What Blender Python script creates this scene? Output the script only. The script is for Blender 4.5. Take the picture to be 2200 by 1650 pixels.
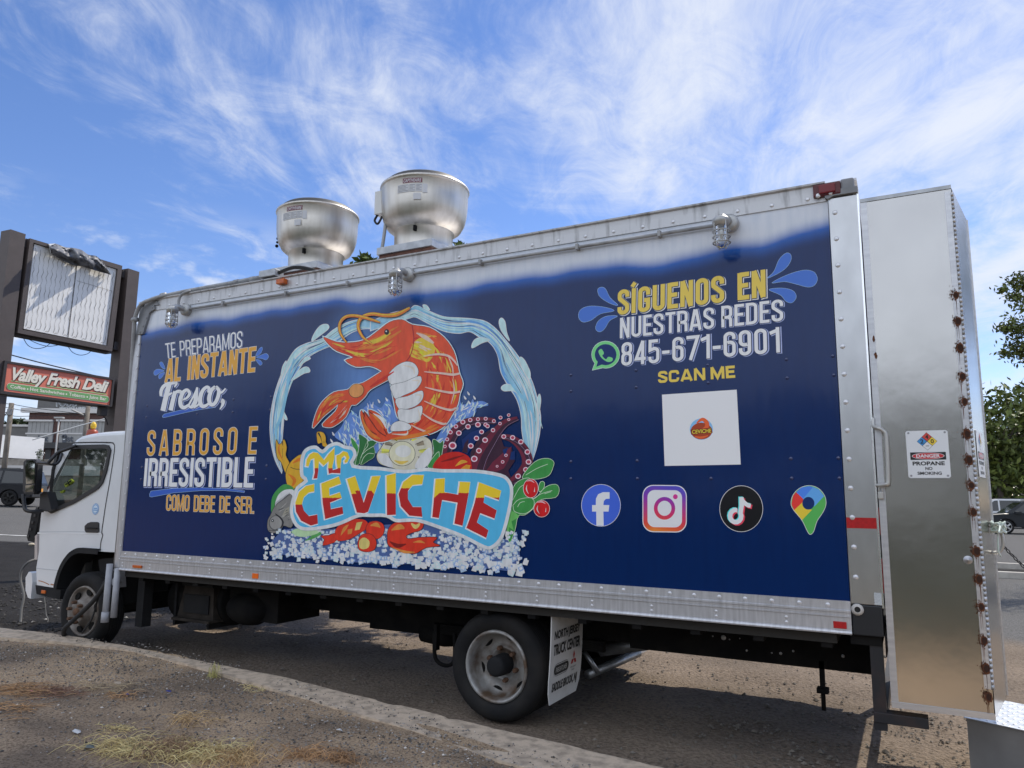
import bpy, bmesh, math, random
import numpy as np
from mathutils import Vector, Matrix, noise
from mathutils.geometry import tessellate_polygon
random.seed(7)
for o in list(bpy.data.objects): bpy.data.objects.remove(o)
SC = bpy.context.scene
COL = SC.collection
PI = math.pi
# ------------------------------------------------------------------ camera
CAM = Vector((6.786, -4.715, 1.583)); FPX = 1590.0
cd = bpy.data.cameras.new('camera'); cam = bpy.data.objects.new('camera', cd); COL.objects.link(cam)
cam.location = CAM; cam.rotation_euler = [math.radians(a) for a in (98.709, -0.665, 28.008)]
cd.sensor_width = 36; cd.lens = FPX/2200*36; cd.clip_start = .05; cd.clip_end = 3000
SC.camera = cam
RM = cam.rotation_euler.to_matrix()
# ------------------------------------------------------------------ light
SUN = Vector((0.25, 0.70, 1.0)).normalized()
sl = bpy.data.lights.new('sun', 'SUN'); sl.energy = 2.3; sl.angle = math.radians(.6); sl.color = (1, .93, .82)
so = bpy.data.objects.new('sun', sl); COL.objects.link(so)
so.rotation_euler = (-SUN).to_track_quat('-Z', 'Y').to_euler()
SC.view_settings.view_transform = 'Standard'; SC.view_settings.look = 'None'
SC.view_settings.exposure = 1.0; SC.view_settings.gamma = 1
W = bpy.data.worlds.new('World'); SC.world = W; W.use_nodes = True
def world():
    nt = W.node_tree; N = nt.nodes; L = nt.links; N.clear()
    def n(t, **k):
        x = N.new(t)
        for a, b in k.items(): setattr(x, a, b)
        return x
    def math_(op, a, b=None):
        x = n('ShaderNodeMath', operation=op)
        for i, q in enumerate((a, b)):
            if q is None: continue
            if isinstance(q, (int, float)): x.inputs[i].default_value = q
            else: L.new(q, x.inputs[i])
        return x.outputs[0]
    def ramp(f, a, b):
        x = n('ShaderNodeMapRange', interpolation_type='SMOOTHSTEP'); L.new(f, x.inputs[0])
        x.inputs[1].default_value = a; x.inputs[2].default_value = b; return x.outputs[0]
    out = n('ShaderNodeOutputWorld'); bg = n('ShaderNodeBackground'); bg.inputs[1].default_value = 0.12
    sky = n('ShaderNodeTexSky', sky_type='NISHITA'); sky.sun_disc = False
    sky.sun_elevation = math.asin(SUN.z); sky.sun_rotation = math.atan2(SUN.x, SUN.y)
    sky.air_density = 1.0; sky.dust_density = .12; sky.ozone_density = 2.2
    tc = n('ShaderNodeTexCoord'); sep = n('ShaderNodeSeparateXYZ'); L.new(tc.outputs['Generated'], sep.inputs[0])
    z = math_('MAXIMUM', sep.outputs[2], 0.0); zz = math_('ADD', z, 0.10)
    comb = n('ShaderNodeCombineXYZ')
    L.new(math_('DIVIDE', sep.outputs[0], zz), comb.inputs[0]); L.new(math_('DIVIDE', sep.outputs[1], zz), comb.inputs[1])
    rot = n('ShaderNodeVectorRotate', rotation_type='Z_AXIS'); L.new(comb.outputs[0], rot.inputs[0]); rot.inputs['Angle'].default_value = math.radians(-20)
    def nz(scale, sx, sy, off, det=8, rough=.6, dist=.0):
        mp = n('ShaderNodeMapping'); L.new(rot.outputs[0], mp.inputs[0])
        mp.inputs['Scale'].default_value = (sx, sy, 1); mp.inputs['Location'].default_value = off
        t = n('ShaderNodeTexNoise'); L.new(mp.outputs[0], t.inputs['Vector'])
        t.inputs['Scale'].default_value = scale; t.inputs['Detail'].default_value = det
        t.inputs['Roughness'].default_value = rough; t.inputs['Distortion'].default_value = dist
        return t.outputs[0]
    cirr = nz(1.25, 1.3, .7, (4.5, 12.4, 0), 10, .64, .7)
    fine = nz(5.0, 1.25, .8, (7.3, 2.0, 0), 9, .68, .9)
    cover = nz(.7, 1, .8, (3.7, 9.2, 0), 3, .5, .3)
    s = math_('ADD', math_('MULTIPLY', cirr, .62), math_('MULTIPLY', fine, .30))
    s = math_('ADD', s, math_('MULTIPLY', cover, .42))
    m1 = ramp(s, .60, .88)
    # brighter sheet of cloud towards the upper right of the view
    dot = n('ShaderNodeVectorMath', operation='DOT_PRODUCT'); L.new(tc.outputs['Generated'], dot.inputs[0])
    d = (CAM*0 + RM @ Vector(((1900-1100)/FPX, -(130-825)/FPX, -1))).normalized(); dot.inputs[1].default_value = d
    sheet = ramp(dot.outputs['Value'], .86, 1.0)
    m1b = ramp(math_('ADD', s, math_('MULTIPLY', sheet, .07)), .60, .90)
    mask = math_('MAXIMUM', m1, m1b)
    # cumulus puffs low over the horizon
    mp = n('ShaderNodeMapping'); L.new(tc.outputs['Generated'], mp.inputs[0]); mp.inputs['Scale'].default_value = (1, 1, 2.2)
    t = n('ShaderNodeTexNoise'); L.new(mp.outputs[0], t.inputs['Vector']); t.inputs['Scale'].default_value = 7.5; t.inputs['Detail'].default_value = 7; t.inputs['Roughness'].default_value = .55
    puff = ramp(t.outputs[0], .50, .62)
    band = math_('MULTIPLY', ramp(sep.outputs[2], .02, .07), math_('SUBTRACT', 1.0, ramp(sep.outputs[2], .24, .36)))
    mask = math_('MAXIMUM', mask, math_('MULTIPLY', math_('MULTIPLY', puff, band), .85))
    mask = math_('MULTIPLY', mask, .92)
    mix = n('ShaderNodeMix', data_type='RGBA')
    hs = n('ShaderNodeHueSaturation'); hs.inputs['Saturation'].default_value = 1.16; hs.inputs['Value'].default_value = .64
    L.new(sky.outputs[0], hs.inputs['Color'])
    tn = n('ShaderNodeMix', data_type='RGBA', blend_type='MULTIPLY'); tn.inputs[0].default_value = 1; L.new(hs.outputs[0], tn.inputs[6]); tn.inputs[7].default_value = (1.04, .94, 1.08, 1); L.new(tn.outputs[2], mix.inputs[6]); 
    # clouds opposite the sun are lit from the front and much brighter
    dk = n('ShaderNodeVectorMath', operation='DOT_PRODUCT'); L.new(tc.outputs['Generated'], dk.inputs[0]); dk.inputs[1].default_value = Vector((-.15, -.97, .25)).normalized()
    back = ramp(dk.outputs['Value'], -.05, .75)
    cc = n('ShaderNodeMix', data_type='RGBA'); L.new(back, cc.inputs[0]); cc.inputs[6].default_value = (3.55, 3.75, 4.15, 1); cc.inputs[7].default_value = (5.3, 5.75, 6.5, 1); L.new(cc.outputs[2], mix.inputs[7])
    bm_ = ramp(s, .40, .70); mask = math_('MAXIMUM', mask, math_('MULTIPLY', math_('MULTIPLY', bm_, back), .9))
    L.new(mask, mix.inputs[0]); L.new(mix.outputs[2], bg.inputs[0]); L.new(bg.outputs[0], out.inputs[0])
world()
# ------------------------------------------------------------------ photo pixel -> point on a real surface
def ray(x, y): return RM @ Vector(((x-1100)/FPX, -(y-825)/FPX, -1))
def onY(x, y, v=0.0):
    d = ray(x, y); return CAM + d*((v-CAM.y)/d.y)
def onX(x, y, v):
    d = ray(x, y); return CAM + d*((v-CAM.x)/d.x)
def onZ(x, y, v=0.0):
    d = ray(x, y); return CAM + d*((v-CAM.z)/d.z)
def onD(x, y, v): return CAM + ray(x, y)*v
# ------------------------------------------------------------------ materials
def lin(c):
    c = c/255.0
    return c/12.92 if c <= .04045 else ((c+.055)/1.055)**2.4
def srgb(*c): return tuple(lin(x) for x in c)
MATS = {}
def mat(name, col, rough=.6, metal=0.0, col2=None, nscale=8, nlo=.35, nhi=.65, bump=0, bscale=60, coat=0, stretch=(1, 1, 1), alpha=1, trans=0, spec=.5, bdist=.01, det=6, attr=None, emit=0):
    if name in MATS: return MATS[name]
    m = bpy.data.materials.new(name); m.use_nodes = True; MATS[name] = m
    nt = m.node_tree; N = nt.nodes; L = nt.links; b = N['Principled BSDF']
    b.inputs['Roughness'].default_value = rough; b.inputs['Metallic'].default_value = metal
    b.inputs['Coat Weight'].default_value = coat; b.inputs['Coat Roughness'].default_value = .06
    b.inputs['Specular IOR Level'].default_value = spec
    b.inputs['Base Color'].default_value = (*col, 1)
    if trans: b.inputs['Transmission Weight'].default_value = trans
    if alpha < 1: b.inputs['Alpha'].default_value = alpha
    if emit: b.inputs['Emission Color'].default_value = (*col, 1); b.inputs['Emission Strength'].default_value = emit
    tc = N.new('ShaderNodeTexCoord'); mp = N.new('ShaderNodeMapping'); L.new(tc.outputs['Object'], mp.inputs[0]); mp.inputs['Scale'].default_value = stretch
    src = None
    if attr:
        a = N.new('ShaderNodeAttribute'); a.attribute_name = attr; src = a.outputs['Color']
    if col2 is not None:
        t = N.new('ShaderNodeTexNoise'); L.new(mp.outputs[0], t.inputs['Vector']); t.inputs['Scale'].default_value = nscale; t.inputs['Detail'].default_value = det
        r = N.new('ShaderNodeMapRange'); L.new(t.outputs[0], r.inputs[0]); r.inputs[1].default_value = nlo; r.inputs[2].default_value = nhi
        mx = N.new('ShaderNodeMix'); mx.data_type = 'RGBA'; L.new(r.outputs[0], mx.inputs[0])
        if src: 
            L.new(src, mx.inputs[6]); ml = N.new('ShaderNodeMix'); ml.data_type = 'RGBA'; ml.blend_type = 'MULTIPLY'; ml.inputs[0].default_value = 1
            L.new(src, ml.inputs[6]); ml.inputs[7].default_value = (*col2, 1); L.new(ml.outputs[2], mx.inputs[7])
        else:
            mx.inputs[6].default_value = (*col, 1); mx.inputs[7].default_value = (*col2, 1)
        src = mx.outputs[2]
    if src: L.new(src, b.inputs['Base Color'])
    if bump:
        t = N.new('ShaderNodeTexNoise'); L.new(mp.outputs[0], t.inputs['Vector']); t.inputs['Scale'].default_value = bscale; t.inputs['Detail'].default_value = 5
        bp = N.new('ShaderNodeBump'); L.new(t.outputs[0], bp.inputs['Height']); bp.inputs['Strength'].default_value = bump; bp.inputs['Distance'].default_value = bdist
        L.new(bp.outputs[0], b.inputs['Normal'])
        if coat: L.new(bp.outputs[0], b.inputs['Coat Normal'])
    return m
def pane_mat(name, tint, refl=.10):
    """thin window pane: tinted see-through sheet with a mirror-like sheen"""
    m = mat(name, tint); nt = m.node_tree; N = nt.nodes; L = nt.links
    t = N.new('ShaderNodeBsdfTransparent'); t.inputs[0].default_value = (*tint, 1); g = N.new('ShaderNodeBsdfGlossy'); g.inputs['Roughness'].default_value = .02
    lw = N.new('ShaderNodeLayerWeight'); lw.inputs[0].default_value = .5; pw = N.new('ShaderNodeMath'); pw.operation = 'POWER'; L.new(lw.outputs['Facing'], pw.inputs[0]); pw.inputs[1].default_value = 4; ad = N.new('ShaderNodeMath'); ad.operation = 'MULTIPLY_ADD'; L.new(pw.outputs[0], ad.inputs[0]); ad.inputs[1].default_value = .8; ad.inputs[2].default_value = refl; mx = N.new('ShaderNodeMixShader'); L.new(ad.outputs[0], mx.inputs[0]); L.new(t.outputs[0], mx.inputs[1]); L.new(g.outputs[0], mx.inputs[2])
    L.new(mx.outputs[0], N['Material Output'].inputs[0]); return m
PAINT = {}
def paint(r, g, b, streak=.12, k=1.4):
    """hand painted / printed colour on the truck side"""
    key = (r, g, b, streak)
    if key not in PAINT:
        c = tuple(min(.86, x*k) for x in srgb(r, g, b)); d = tuple(x*(1-streak*2) for x in c)
        PAINT[key] = mat('paint_%d_%d_%d' % (r, g, b), c, .36, 0, d if streak else None, 26, .3, .75, coat=.1, stretch=(1, 1, .35), spec=.3)
    return PAINT[key]
# ------------------------------------------------------------------ mesh builder
def wl(p):
    v = Vector((0, 0, 0))
    while p: v = v + p.location; p = p.parent
    return v
class G:
    def __init__(s): s.v = []; s.f = []; s.m = []; s.mats = []; s.sm = []; s.cols = {}
    def mi(s, m):
        if m not in s.mats: s.mats.append(m)
        return s.mats.index(m)
    def add(s, vs, fs, m, smooth=False, cols=None):
        o = len(s.v); s.v += [tuple(p) for p in vs]; i = s.mi(m)
        if cols is not None:
            for k in range(len(vs)): s.cols[o+k] = cols if isinstance(cols, tuple) else cols[k]
        for f in fs: s.f.append([o+k for k in f]); s.m.append(i); s.sm.append(smooth)
        return o
    def quad(s, a, b, c, d, m): s.add([a, b, c, d], [(0, 1, 2, 3)], m)
    def box(s, x0, x1, y0, y1, z0, z1, m):
        s.add([(x0, y0, z0), (x1, y0, z0), (x1, y1, z0), (x0, y1, z0), (x0, y0, z1), (x1, y0, z1), (x1, y1, z1), (x0, y1, z1)],
              [(0, 3, 2, 1), (4, 5, 6, 7), (0, 1, 5, 4), (1, 2, 6, 5), (2, 3, 7, 6), (3, 0, 4, 7)], m)
    def bbox(s, x0, x1, y0, y1, z0, z1, m, r=.01):
        """box with bevelled edges"""
        bm = bmesh.new(); bmesh.ops.create_cube(bm, size=1)
        for v in bm.verts: v.co = Vector((x0+(v.co.x+.5)*(x1-x0), y0+(v.co.y+.5)*(y1-y0), z0+(v.co.z+.5)*(z1-z0)))
        bmesh.ops.bevel(bm, geom=bm.edges[:], offset=r, segments=2, affect='EDGES', profile=.6)
        s.bm(bm, m)
    def bm(s, bm, m, smooth=False):
        bm.verts.index_update(); s.add([v.co for v in bm.verts], [[v.index for v in f.verts] for f in bm.faces], m, smooth); bm.free()
    def bar(s, a, b, w, h, m, up=(0, 0, 1)):
        a, b = Vector(a), Vector(b); d = (b-a).normalized(); u = Vector(up); r = d.cross(u)
        if r.length < 1e-4: r = d.cross(Vector((0, 1, 0)))
        r.normalize(); u = r.cross(d).normalized(); r *= w/2; u *= h/2
        vs = [a-r-u, a+r-u, a+r+u, a-r+u, b-r-u, b+r-u, b+r+u, b-r+u]
        s.add(vs, [(0, 1, 2, 3), (7, 6, 5, 4), (0, 4, 5, 1), (1, 5, 6, 2), (2, 6, 7, 3), (3, 7, 4, 0)], m)
    def tube(s, path, r, m, n=8, cap=True):
        P = [Vector(p) for p in path]; vs = []; fs = []
        prev = None
        for i, p in enumerate(P):
            d = (P[min(i+1, len(P)-1)]-P[max(i-1, 0)]).normalized()
            if prev is None:
                q = Vector((0, 0, 1)) if abs(d.z) < .9 else Vector((1, 0, 0)); u = d.cross(q).normalized()
            else:
                u = (prev-d*prev.dot(d)).normalized()
            prev = u; w = d.cross(u); rr = r[i] if isinstance(r, (list, tuple)) else r
            for k in range(n):
                a = 2*PI*k/n; vs.append(p+(u*math.cos(a)+w*math.sin(a))*rr)
        for i in range(len(P)-1):
            for k in range(n): fs.append((i*n+k, i*n+(k+1) % n, (i+1)*n+(k+1) % n, (i+1)*n+k))
        if cap: fs += [tuple(range(n))[::-1], tuple(range((len(P)-1)*n, len(P)*n))]
        s.add(vs, fs, m, True)
    def lathe(s, prof, c, axis, m, n=32, smooth=True, cap=False):
        """prof: (radius, height along axis)"""
        c = Vector(c); ax = Vector(axis).normalized(); q = Vector((0, 0, 1)) if abs(ax.z) < .9 else Vector((1, 0, 0))
        u = ax.cross(q).normalized(); w = ax.cross(u); vs = []; fs = []
        for r, h in prof:
            for k in range(n):
                a = 2*PI*k/n; vs.append(c+ax*h+(u*math.cos(a)+w*math.sin(a))*r)
        for i in range(len(prof)-1):
            for k in range(n): fs.append((i*n+k, i*n+(k+1) % n, (i+1)*n+(k+1) % n, (i+1)*n+k))
        if cap: fs += [tuple(range(n))[::-1], tuple(range((len(prof)-1)*n, len(prof)*n))]
        s.add(vs, fs, m, smooth)
    def ball(s, c, r, m, seg=10, sc=(1, 1, 1)):
        bm = bmesh.new(); bmesh.ops.create_uvsphere(bm, u_segments=seg, v_segments=max(4, seg//2+1), radius=1)
        for v in bm.verts: v.co = Vector((c[0]+v.co.x*r*sc[0], c[1]+v.co.y*r*sc[1], c[2]+v.co.z*r*sc[2]))
        s.bm(bm, m, True)
    def poly(s, pts, m, holes=(), cols=None):
        """filled polygon (3d points, flat) with holes"""
        loops = [[Vector(p) for p in pts]]+[[Vector(p) for p in h] for h in holes]
        flat = [p for l in loops for p in l]; s.add(flat, [t for t in tessellate_polygon(loops)], m, False, cols)
    def slab(s, pts, off, m, holes=(), mside=None):
        """polygon given thickness along vector off"""
        off = Vector(off); s.poly(pts, m, holes); s.poly([Vector(p)+off for p in pts], m, [[Vector(p)+off for p in h] for h in holes])
        for l in (pts, *holes):
            k = len(l)
            vs = [Vector(p) for p in l]+[Vector(p)+off for p in l]
            s.add(vs, [(i, (i+1) % k, k+(i+1) % k, k+i) for i in range(k)], mside or m)
    def build(s, name, parent=None, smooth_angle=None, bevel=0, local=False):
        me = bpy.data.meshes.new(name); o = Vector((0, 0, 0)) if (local or not parent) else wl(parent)
        me.from_pydata([(x-o.x, y-o.y, z-o.z) for x, y, z in s.v], [], s.f)
        for m in s.mats: me.materials.append(m)
        me.polygons.foreach_set('material_index', s.m)
        me.polygons.foreach_set('use_smooth', s.sm)
        if s.cols:
            at = me.color_attributes.new('Col', 'FLOAT_COLOR', 'POINT')
            for k, c in s.cols.items(): at.data[k].color = (*c, 1)
        if bevel or smooth_angle == 'fix':
            bm = bmesh.new(); bm.from_mesh(me); bmesh.ops.remove_doubles(bm, verts=bm.verts, dist=1e-5)
            bmesh.ops.recalc_face_normals(bm, faces=bm.faces)
            if bevel:
                es = [e for e in bm.edges if len(e.link_faces) == 2 and e.calc_face_angle(0) > .5]
                bmesh.ops.bevel(bm, geom=es, offset=bevel, segments=2, affect='EDGES', clamp_overlap=True)
            bm.to_mesh(me); bm.free()
        me.update(); ob = bpy.data.objects.new(name, me); COL.objects.link(ob)
        if parent: ob.parent = parent
        return ob
def tag(o, label=None, cat=None, group=None, kind=None):
    for k, v in (('label', label), ('category', cat), ('group', group), ('kind', kind)):
        if v: o[k] = v
    return o
def thing(name, label, cat, loc=(0, 0, 0), group=None):
    o = bpy.data.objects.new(name, None); COL.objects.link(o); o.location = loc; o.empty_display_size = .2
    return tag(o, label, cat, group)
def copy_tree(o, parent=None):
    c = o.copy(); COL.objects.link(c)
    if parent: c.parent = parent
    for ch in list(o.children): copy_tree(ch, c)
    return c
def smooth(P, k=6, closed=False):
    """Catmull-Rom through points (any dimension)"""
    P = [np.array(p, float) for p in P]; n = len(P); out = []
    for i in range(n if closed else n-1):
        g = (lambda j: P[j % n]) if closed else (lambda j: P[max(0, min(n-1, j))])
        a, b, c, d = g(i-1), g(i), g(i+1), g(i+2)
        for t in np.arange(k)/k:
            out.append(.5*((2*b)+(c-a)*t+(2*a-5*b+4*c-d)*t*t+(3*b-a-3*c+d)*t**3))
    if not closed: out.append(P[-1])
    return [tuple(p) for p in out]
def ribbon(P, w, closed=False):
    """2d polyline with mitred joins -> list of (left, right) ; w number or list"""
    P = [Vector((p[0], p[1])) for p in P]; n = len(P); out = []
    for i, p in enumerate(P):
        a = P[i-1] if (closed or i > 0) else None; b = P[(i+1) % n] if (closed or i < n-1) else None
        d1 = (p-a).normalized() if a is not None and (p-a).length > 1e-9 else None
        d2 = (b-p).normalized() if b is not None and (b-p).length > 1e-9 else None
        d1 = d1 or d2; d2 = d2 or d1
        if d1 is None: continue
        t = (d1+d2); t = t.normalized() if t.length > 1e-6 else d1
        nrm = Vector((-t.y, t.x)); ww = (w[i] if isinstance(w, (list, tuple)) else w)/2
        k = 1/max(.45, nrm.dot(Vector((-d1.y, d1.x))))
        out.append((p+nrm*ww*k, p-nrm*ww*k))
    return out
def ribbon_faces(P, w, closed=False):
    r = ribbon(P, w, closed); n = len(r); vs = [q for ab in r for q in ab]
    fs = [(2*i, 2*i+1, 2*((i+1) % n)+1, 2*((i+1) % n)) for i in range(n if closed else n-1)]
    return vs, fs
def offset_poly(P, d):
    P = [Vector((p[0], p[1])) for p in P]; n = len(P)
    area = sum(P[i].x*P[(i+1) % n].y-P[(i+1) % n].x*P[i].y for i in range(n)); sg = 1 if area > 0 else -1
    out = []
    for i, p in enumerate(P):
        d1 = p-P[i-1]; d2 = P[(i+1) % n]-p
        if d1.length < 1e-9 or d2.length < 1e-9: out.append(p); continue
        d1.normalize(); d2.normalize(); t = d1+d2; t = t.normalized() if t.length > 1e-6 else d1
        nr = Vector((t.y, -t.x))*sg; k = 1/max(.5, nr.dot(Vector((d1.y, -d1.x))*sg))
        out.append(p+nr*d*k)
    return [(p.x, p.y) for p in out]
# ------------------------------------------------------------------ condensed stroke lettering
def arc(cx, cy, rx, ry, a0, a1, n=6):
    return [(cx+rx*math.cos(math.radians(a0+(a1-a0)*i/n)), cy+ry*math.sin(math.radians(a0+(a1-a0)*i/n))) for i in range(n+1)]
def glyph(ch, t, w=None):
    """returns (advance width, [(polyline, closed)]) in a cell of height 1"""
    W_ = {'I': t, 'Í': t, '1': .30, '-': .26, '.': t, ',': t, ' ': .24, 'M': .54, 'W': .56, 'E': .34, 'L': .33, 'F': .33, 'T': .38, 'A': .44, 'J': .32}
    w = w or W_.get(ch, .40); a = t/2; L, Q, B, T, M = a, w-a, a, 1-a, .52
    r = min((w/2-a), .16); r2 = r
    S = []
    def st(*p): S.append((list(p), False))
    def cl(p): S.append((list(p), True))
    TR = lambda x=Q, y=T: arc(x-r, y-r2, r, r2, 0, 90); TL = lambda x=L, y=T: arc(x+r, y-r2, r, r2, 90, 180)
    BL = lambda x=L, y=B: arc(x+r, y+r2, r, r2, 180, 270); BR = lambda x=Q, y=B: arc(x-r, y+r2, r, r2, 270, 360)
    if ch in 'O0': cl(TR()+TL()+BL()+BR())
    elif ch == 'C': st((Q, .64), *TR(), *TL(), *BL(), *BR(), (Q, .36))
    elif ch == 'G': st((Q, .66), *TR(), *TL(), *BL(), *BR(), (Q, .46), (w*.5, .46))
    elif ch == 'S': st((Q, .69), *TR(), *TL(), (L, .70), (L+.01, .64), (Q-.01, .37), (Q, .31), *BR()[::-1], *BL()[::-1], (L, .31))
    elif ch == 'D': cl([(L, B)]+BR()+TR()+[(L, T)])
    elif ch == 'B': cl([(L, B)]+BR()+TR(Q, M)+[(L, M)]); cl([(L, M-.02)]+BR(Q-.01, M-.02)+TR(Q-.01)+[(L, T)])
    elif ch == 'P': st((L, 0), (L, T), *TR()[::-1], *BR(Q, .42)[::-1], (L, .42))
    elif ch == 'R': st((L, 0), (L, T), *TR()[::-1], *BR(Q, .45)[::-1], (L, .45)); st((Q-r*1.3, .45), *TR(Q-.005, .45)[::-1][1:], (Q, 0))
    elif ch == 'E': st((L, 0), (L, 1)); st((L, T), (w, T)); st((L, M), (w*.92, M)); st((L, B), (w, B))
    elif ch == 'F': st((L, 0), (L, 1)); st((L, T), (w, T)); st((L, .5), (w*.9, .5))
    elif ch == 'L': st((L, 0), (L, 1)); st((L, B), (w, B))
    elif ch == 'T': st((w/2, 0), (w/2, 1)); st((0, T), (w, T))
    elif ch in 'IÍ': st((a, 0), (a, 1))
    elif ch == 'H': st((L, 0), (L, 1)); st((Q, 0), (Q, 1)); st((L, M), (Q, M))
    elif ch == 'N': st((L, 0), (L, 1)); st((Q, 0), (Q, 1)); st((L, 1), (Q, 0))
    elif ch == 'M': st((L, 0), (L, 1)); st((Q, 0), (Q, 1)); st((L, 1), (w/2, .12), (Q, 1))
    elif ch == 'A': st((L-.01, 0), (w/2-.02, 1)); st((Q+.01, 0), (w/2+.02, 1)); st((L+.06, .24), (Q-.06, .24))
    elif ch == 'U': st((L, 1), *BL(), *BR(), (Q, 1))
    elif ch == 'K': st((L, 0), (L, 1)); st((L, .38), (Q, 1)); st((L+.08, .55), (Q, 0))
    elif ch == 'J': st((Q, 1), *BR()[::-1], *BL()[::-1], (L, .3))
    elif ch == 'Y': st((L, 1), (w/2, .45), (Q, 1)); st((w/2, 0), (w/2, .5))
    elif ch == 'V': st((L, 1), (w/2, .05), (Q, 1))
    elif ch == 'W': st((L, 1), (w*.3, .05), (w/2, .8), (w*.7, .05), (Q, 1))
    elif ch == '8': cl(TR(Q, M)+TL(L, M)+BL()+BR()); cl(TR()+TL()+BL(L, M)+BR(Q, M))
    elif ch == '4': st((Q-.05, 0), (Q-.05, 1)); st((Q-.05, 1), (L, .24), (w, .24))
    elif ch == '5': st((Q, T), (L, T), (L, .56), *TR(Q, .62)[::-1], *BR()[::-1], *BL()[::-1], (L, .28))
    elif ch == '6': st((Q, .70), *TR(), *TL(), *BL(), *BR(), *TR(Q, .58), *TL(L, .58)[:3])
    elif ch == '9': st((L, .30), *BL(), *BR(), *TR(), *TL(), *BL(L, .42), *BR(Q, .42)[:3])
    elif ch == '7': st((0, T), (w-.02, T), (w*.34, 0))
    elif ch == '1': st((Q, 0), (Q, 1)); st((Q, .88), (0, .78))
    elif ch == '-': st((0, .42), (w, .42))
    elif ch == '.': st((a, 0), (a, t*1.1))
    elif ch == ',': st((a, t*1.1), (a*.6, -.12))
    if ch == 'Í': st((a*.2, 1.06), (a*1.5, 1.22))
    return w, S
def stroke_text(g, text, quad, fn, m, t=.14, gap=.055, ext=0.0, shift=(0, 0), base=0.0, step=.00001, widths=None):
    """quad: bottom-left, bottom-right, top-right, top-left as 2d plane coords; fn(x, y, lift) -> 3d"""
    A, B, C, D = [np.array(q, float) for q in quad]
    x = 0; items = []
    for ch in text:
        w, S = glyph(ch, t, (widths or {}).get(ch)); items.append((x, S)); x += w+gap
    tot = x-gap; wq = np.linalg.norm(B-A); hq = np.linalg.norm(D-A); asp = (wq/tot)/hq      # horizontal stretch of the cell
    k = 0
    for x0, S in items:
        for P, c in S:
            # work in units of the cap height so that strokes keep an even weight
            Q = [((x0+p[0])*asp, p[1]) for p in P]
            if ext and not c:
                a, b = Vector(Q[0]), Vector(Q[1]); Q[0] = tuple(a+(a-b).normalized()*ext)
                a, b = Vector(Q[-1]), Vector(Q[-2]); Q[-1] = tuple(a+(a-b).normalized()*ext)
            vs, fs = ribbon_faces(Q, t*(.55+.45*asp)+2*ext, c); out = []
            for v in vs:
                u = v.x/(tot*asp); h = v.y
                p = (A*(1-u)+B*u)*(1-h)+(D*(1-u)+C*u)*h
                out.append(fn(p[0]+shift[0], p[1]+shift[1], base+k*step))
            g.add(out, fs, m); k += 1
# ------------------------------------------------------------------ lettering from Blender's built-in face
def font_shape(text, bold=0.0, shear=0.0, spacing=1.0):
    cu = bpy.data.curves.new('tmp', 'FONT'); cu.body = text; cu.offset = bold; cu.shear = shear; cu.resolution_u = 3; cu.space_character = spacing
    ob = bpy.data.objects.new('tmp', cu); COL.objects.link(ob); dg = bpy.context.evaluated_depsgraph_get()
    me = bpy.data.meshes.new_from_object(ob.evaluated_get(dg)); V = [(v.co.x, v.co.y) for v in me.vertices]; Fc = [tuple(p.vertices) for p in me.polygons]
    bpy.data.objects.remove(ob); bpy.data.curves.remove(cu); bpy.data.meshes.remove(me)
    return V, Fc
def font_text(g, text, quad, fn, m, bold=0.0, shear=0.0, lift=0.0, spacing=1.0, shift=(0, 0), fit=None):
    V, Fc = font_shape(text, bold, shear, spacing)
    R_, _ = font_shape(text, 0, shear, spacing) if bold else (V, None)
    if not V: return
    xs = [v[0] for v in R_]; ys = [v[1] for v in R_]; x0, x1 = min(xs), max(xs); y0, y1 = min(ys), max(ys)
    if fit: y0, y1 = fit
    A, B, C, D = [np.array(q, float) for q in quad]; out = []
    for vx, vy in V:
        u = (vx-x0)/(x1-x0); h = (vy-y0)/(y1-y0); p = (A*(1-u)+B*u)*(1-h)+(D*(1-u)+C*u)*h
        out.append(fn(p[0]+shift[0], p[1]+shift[1], lift))
    g.add(out, Fc, m)
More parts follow.
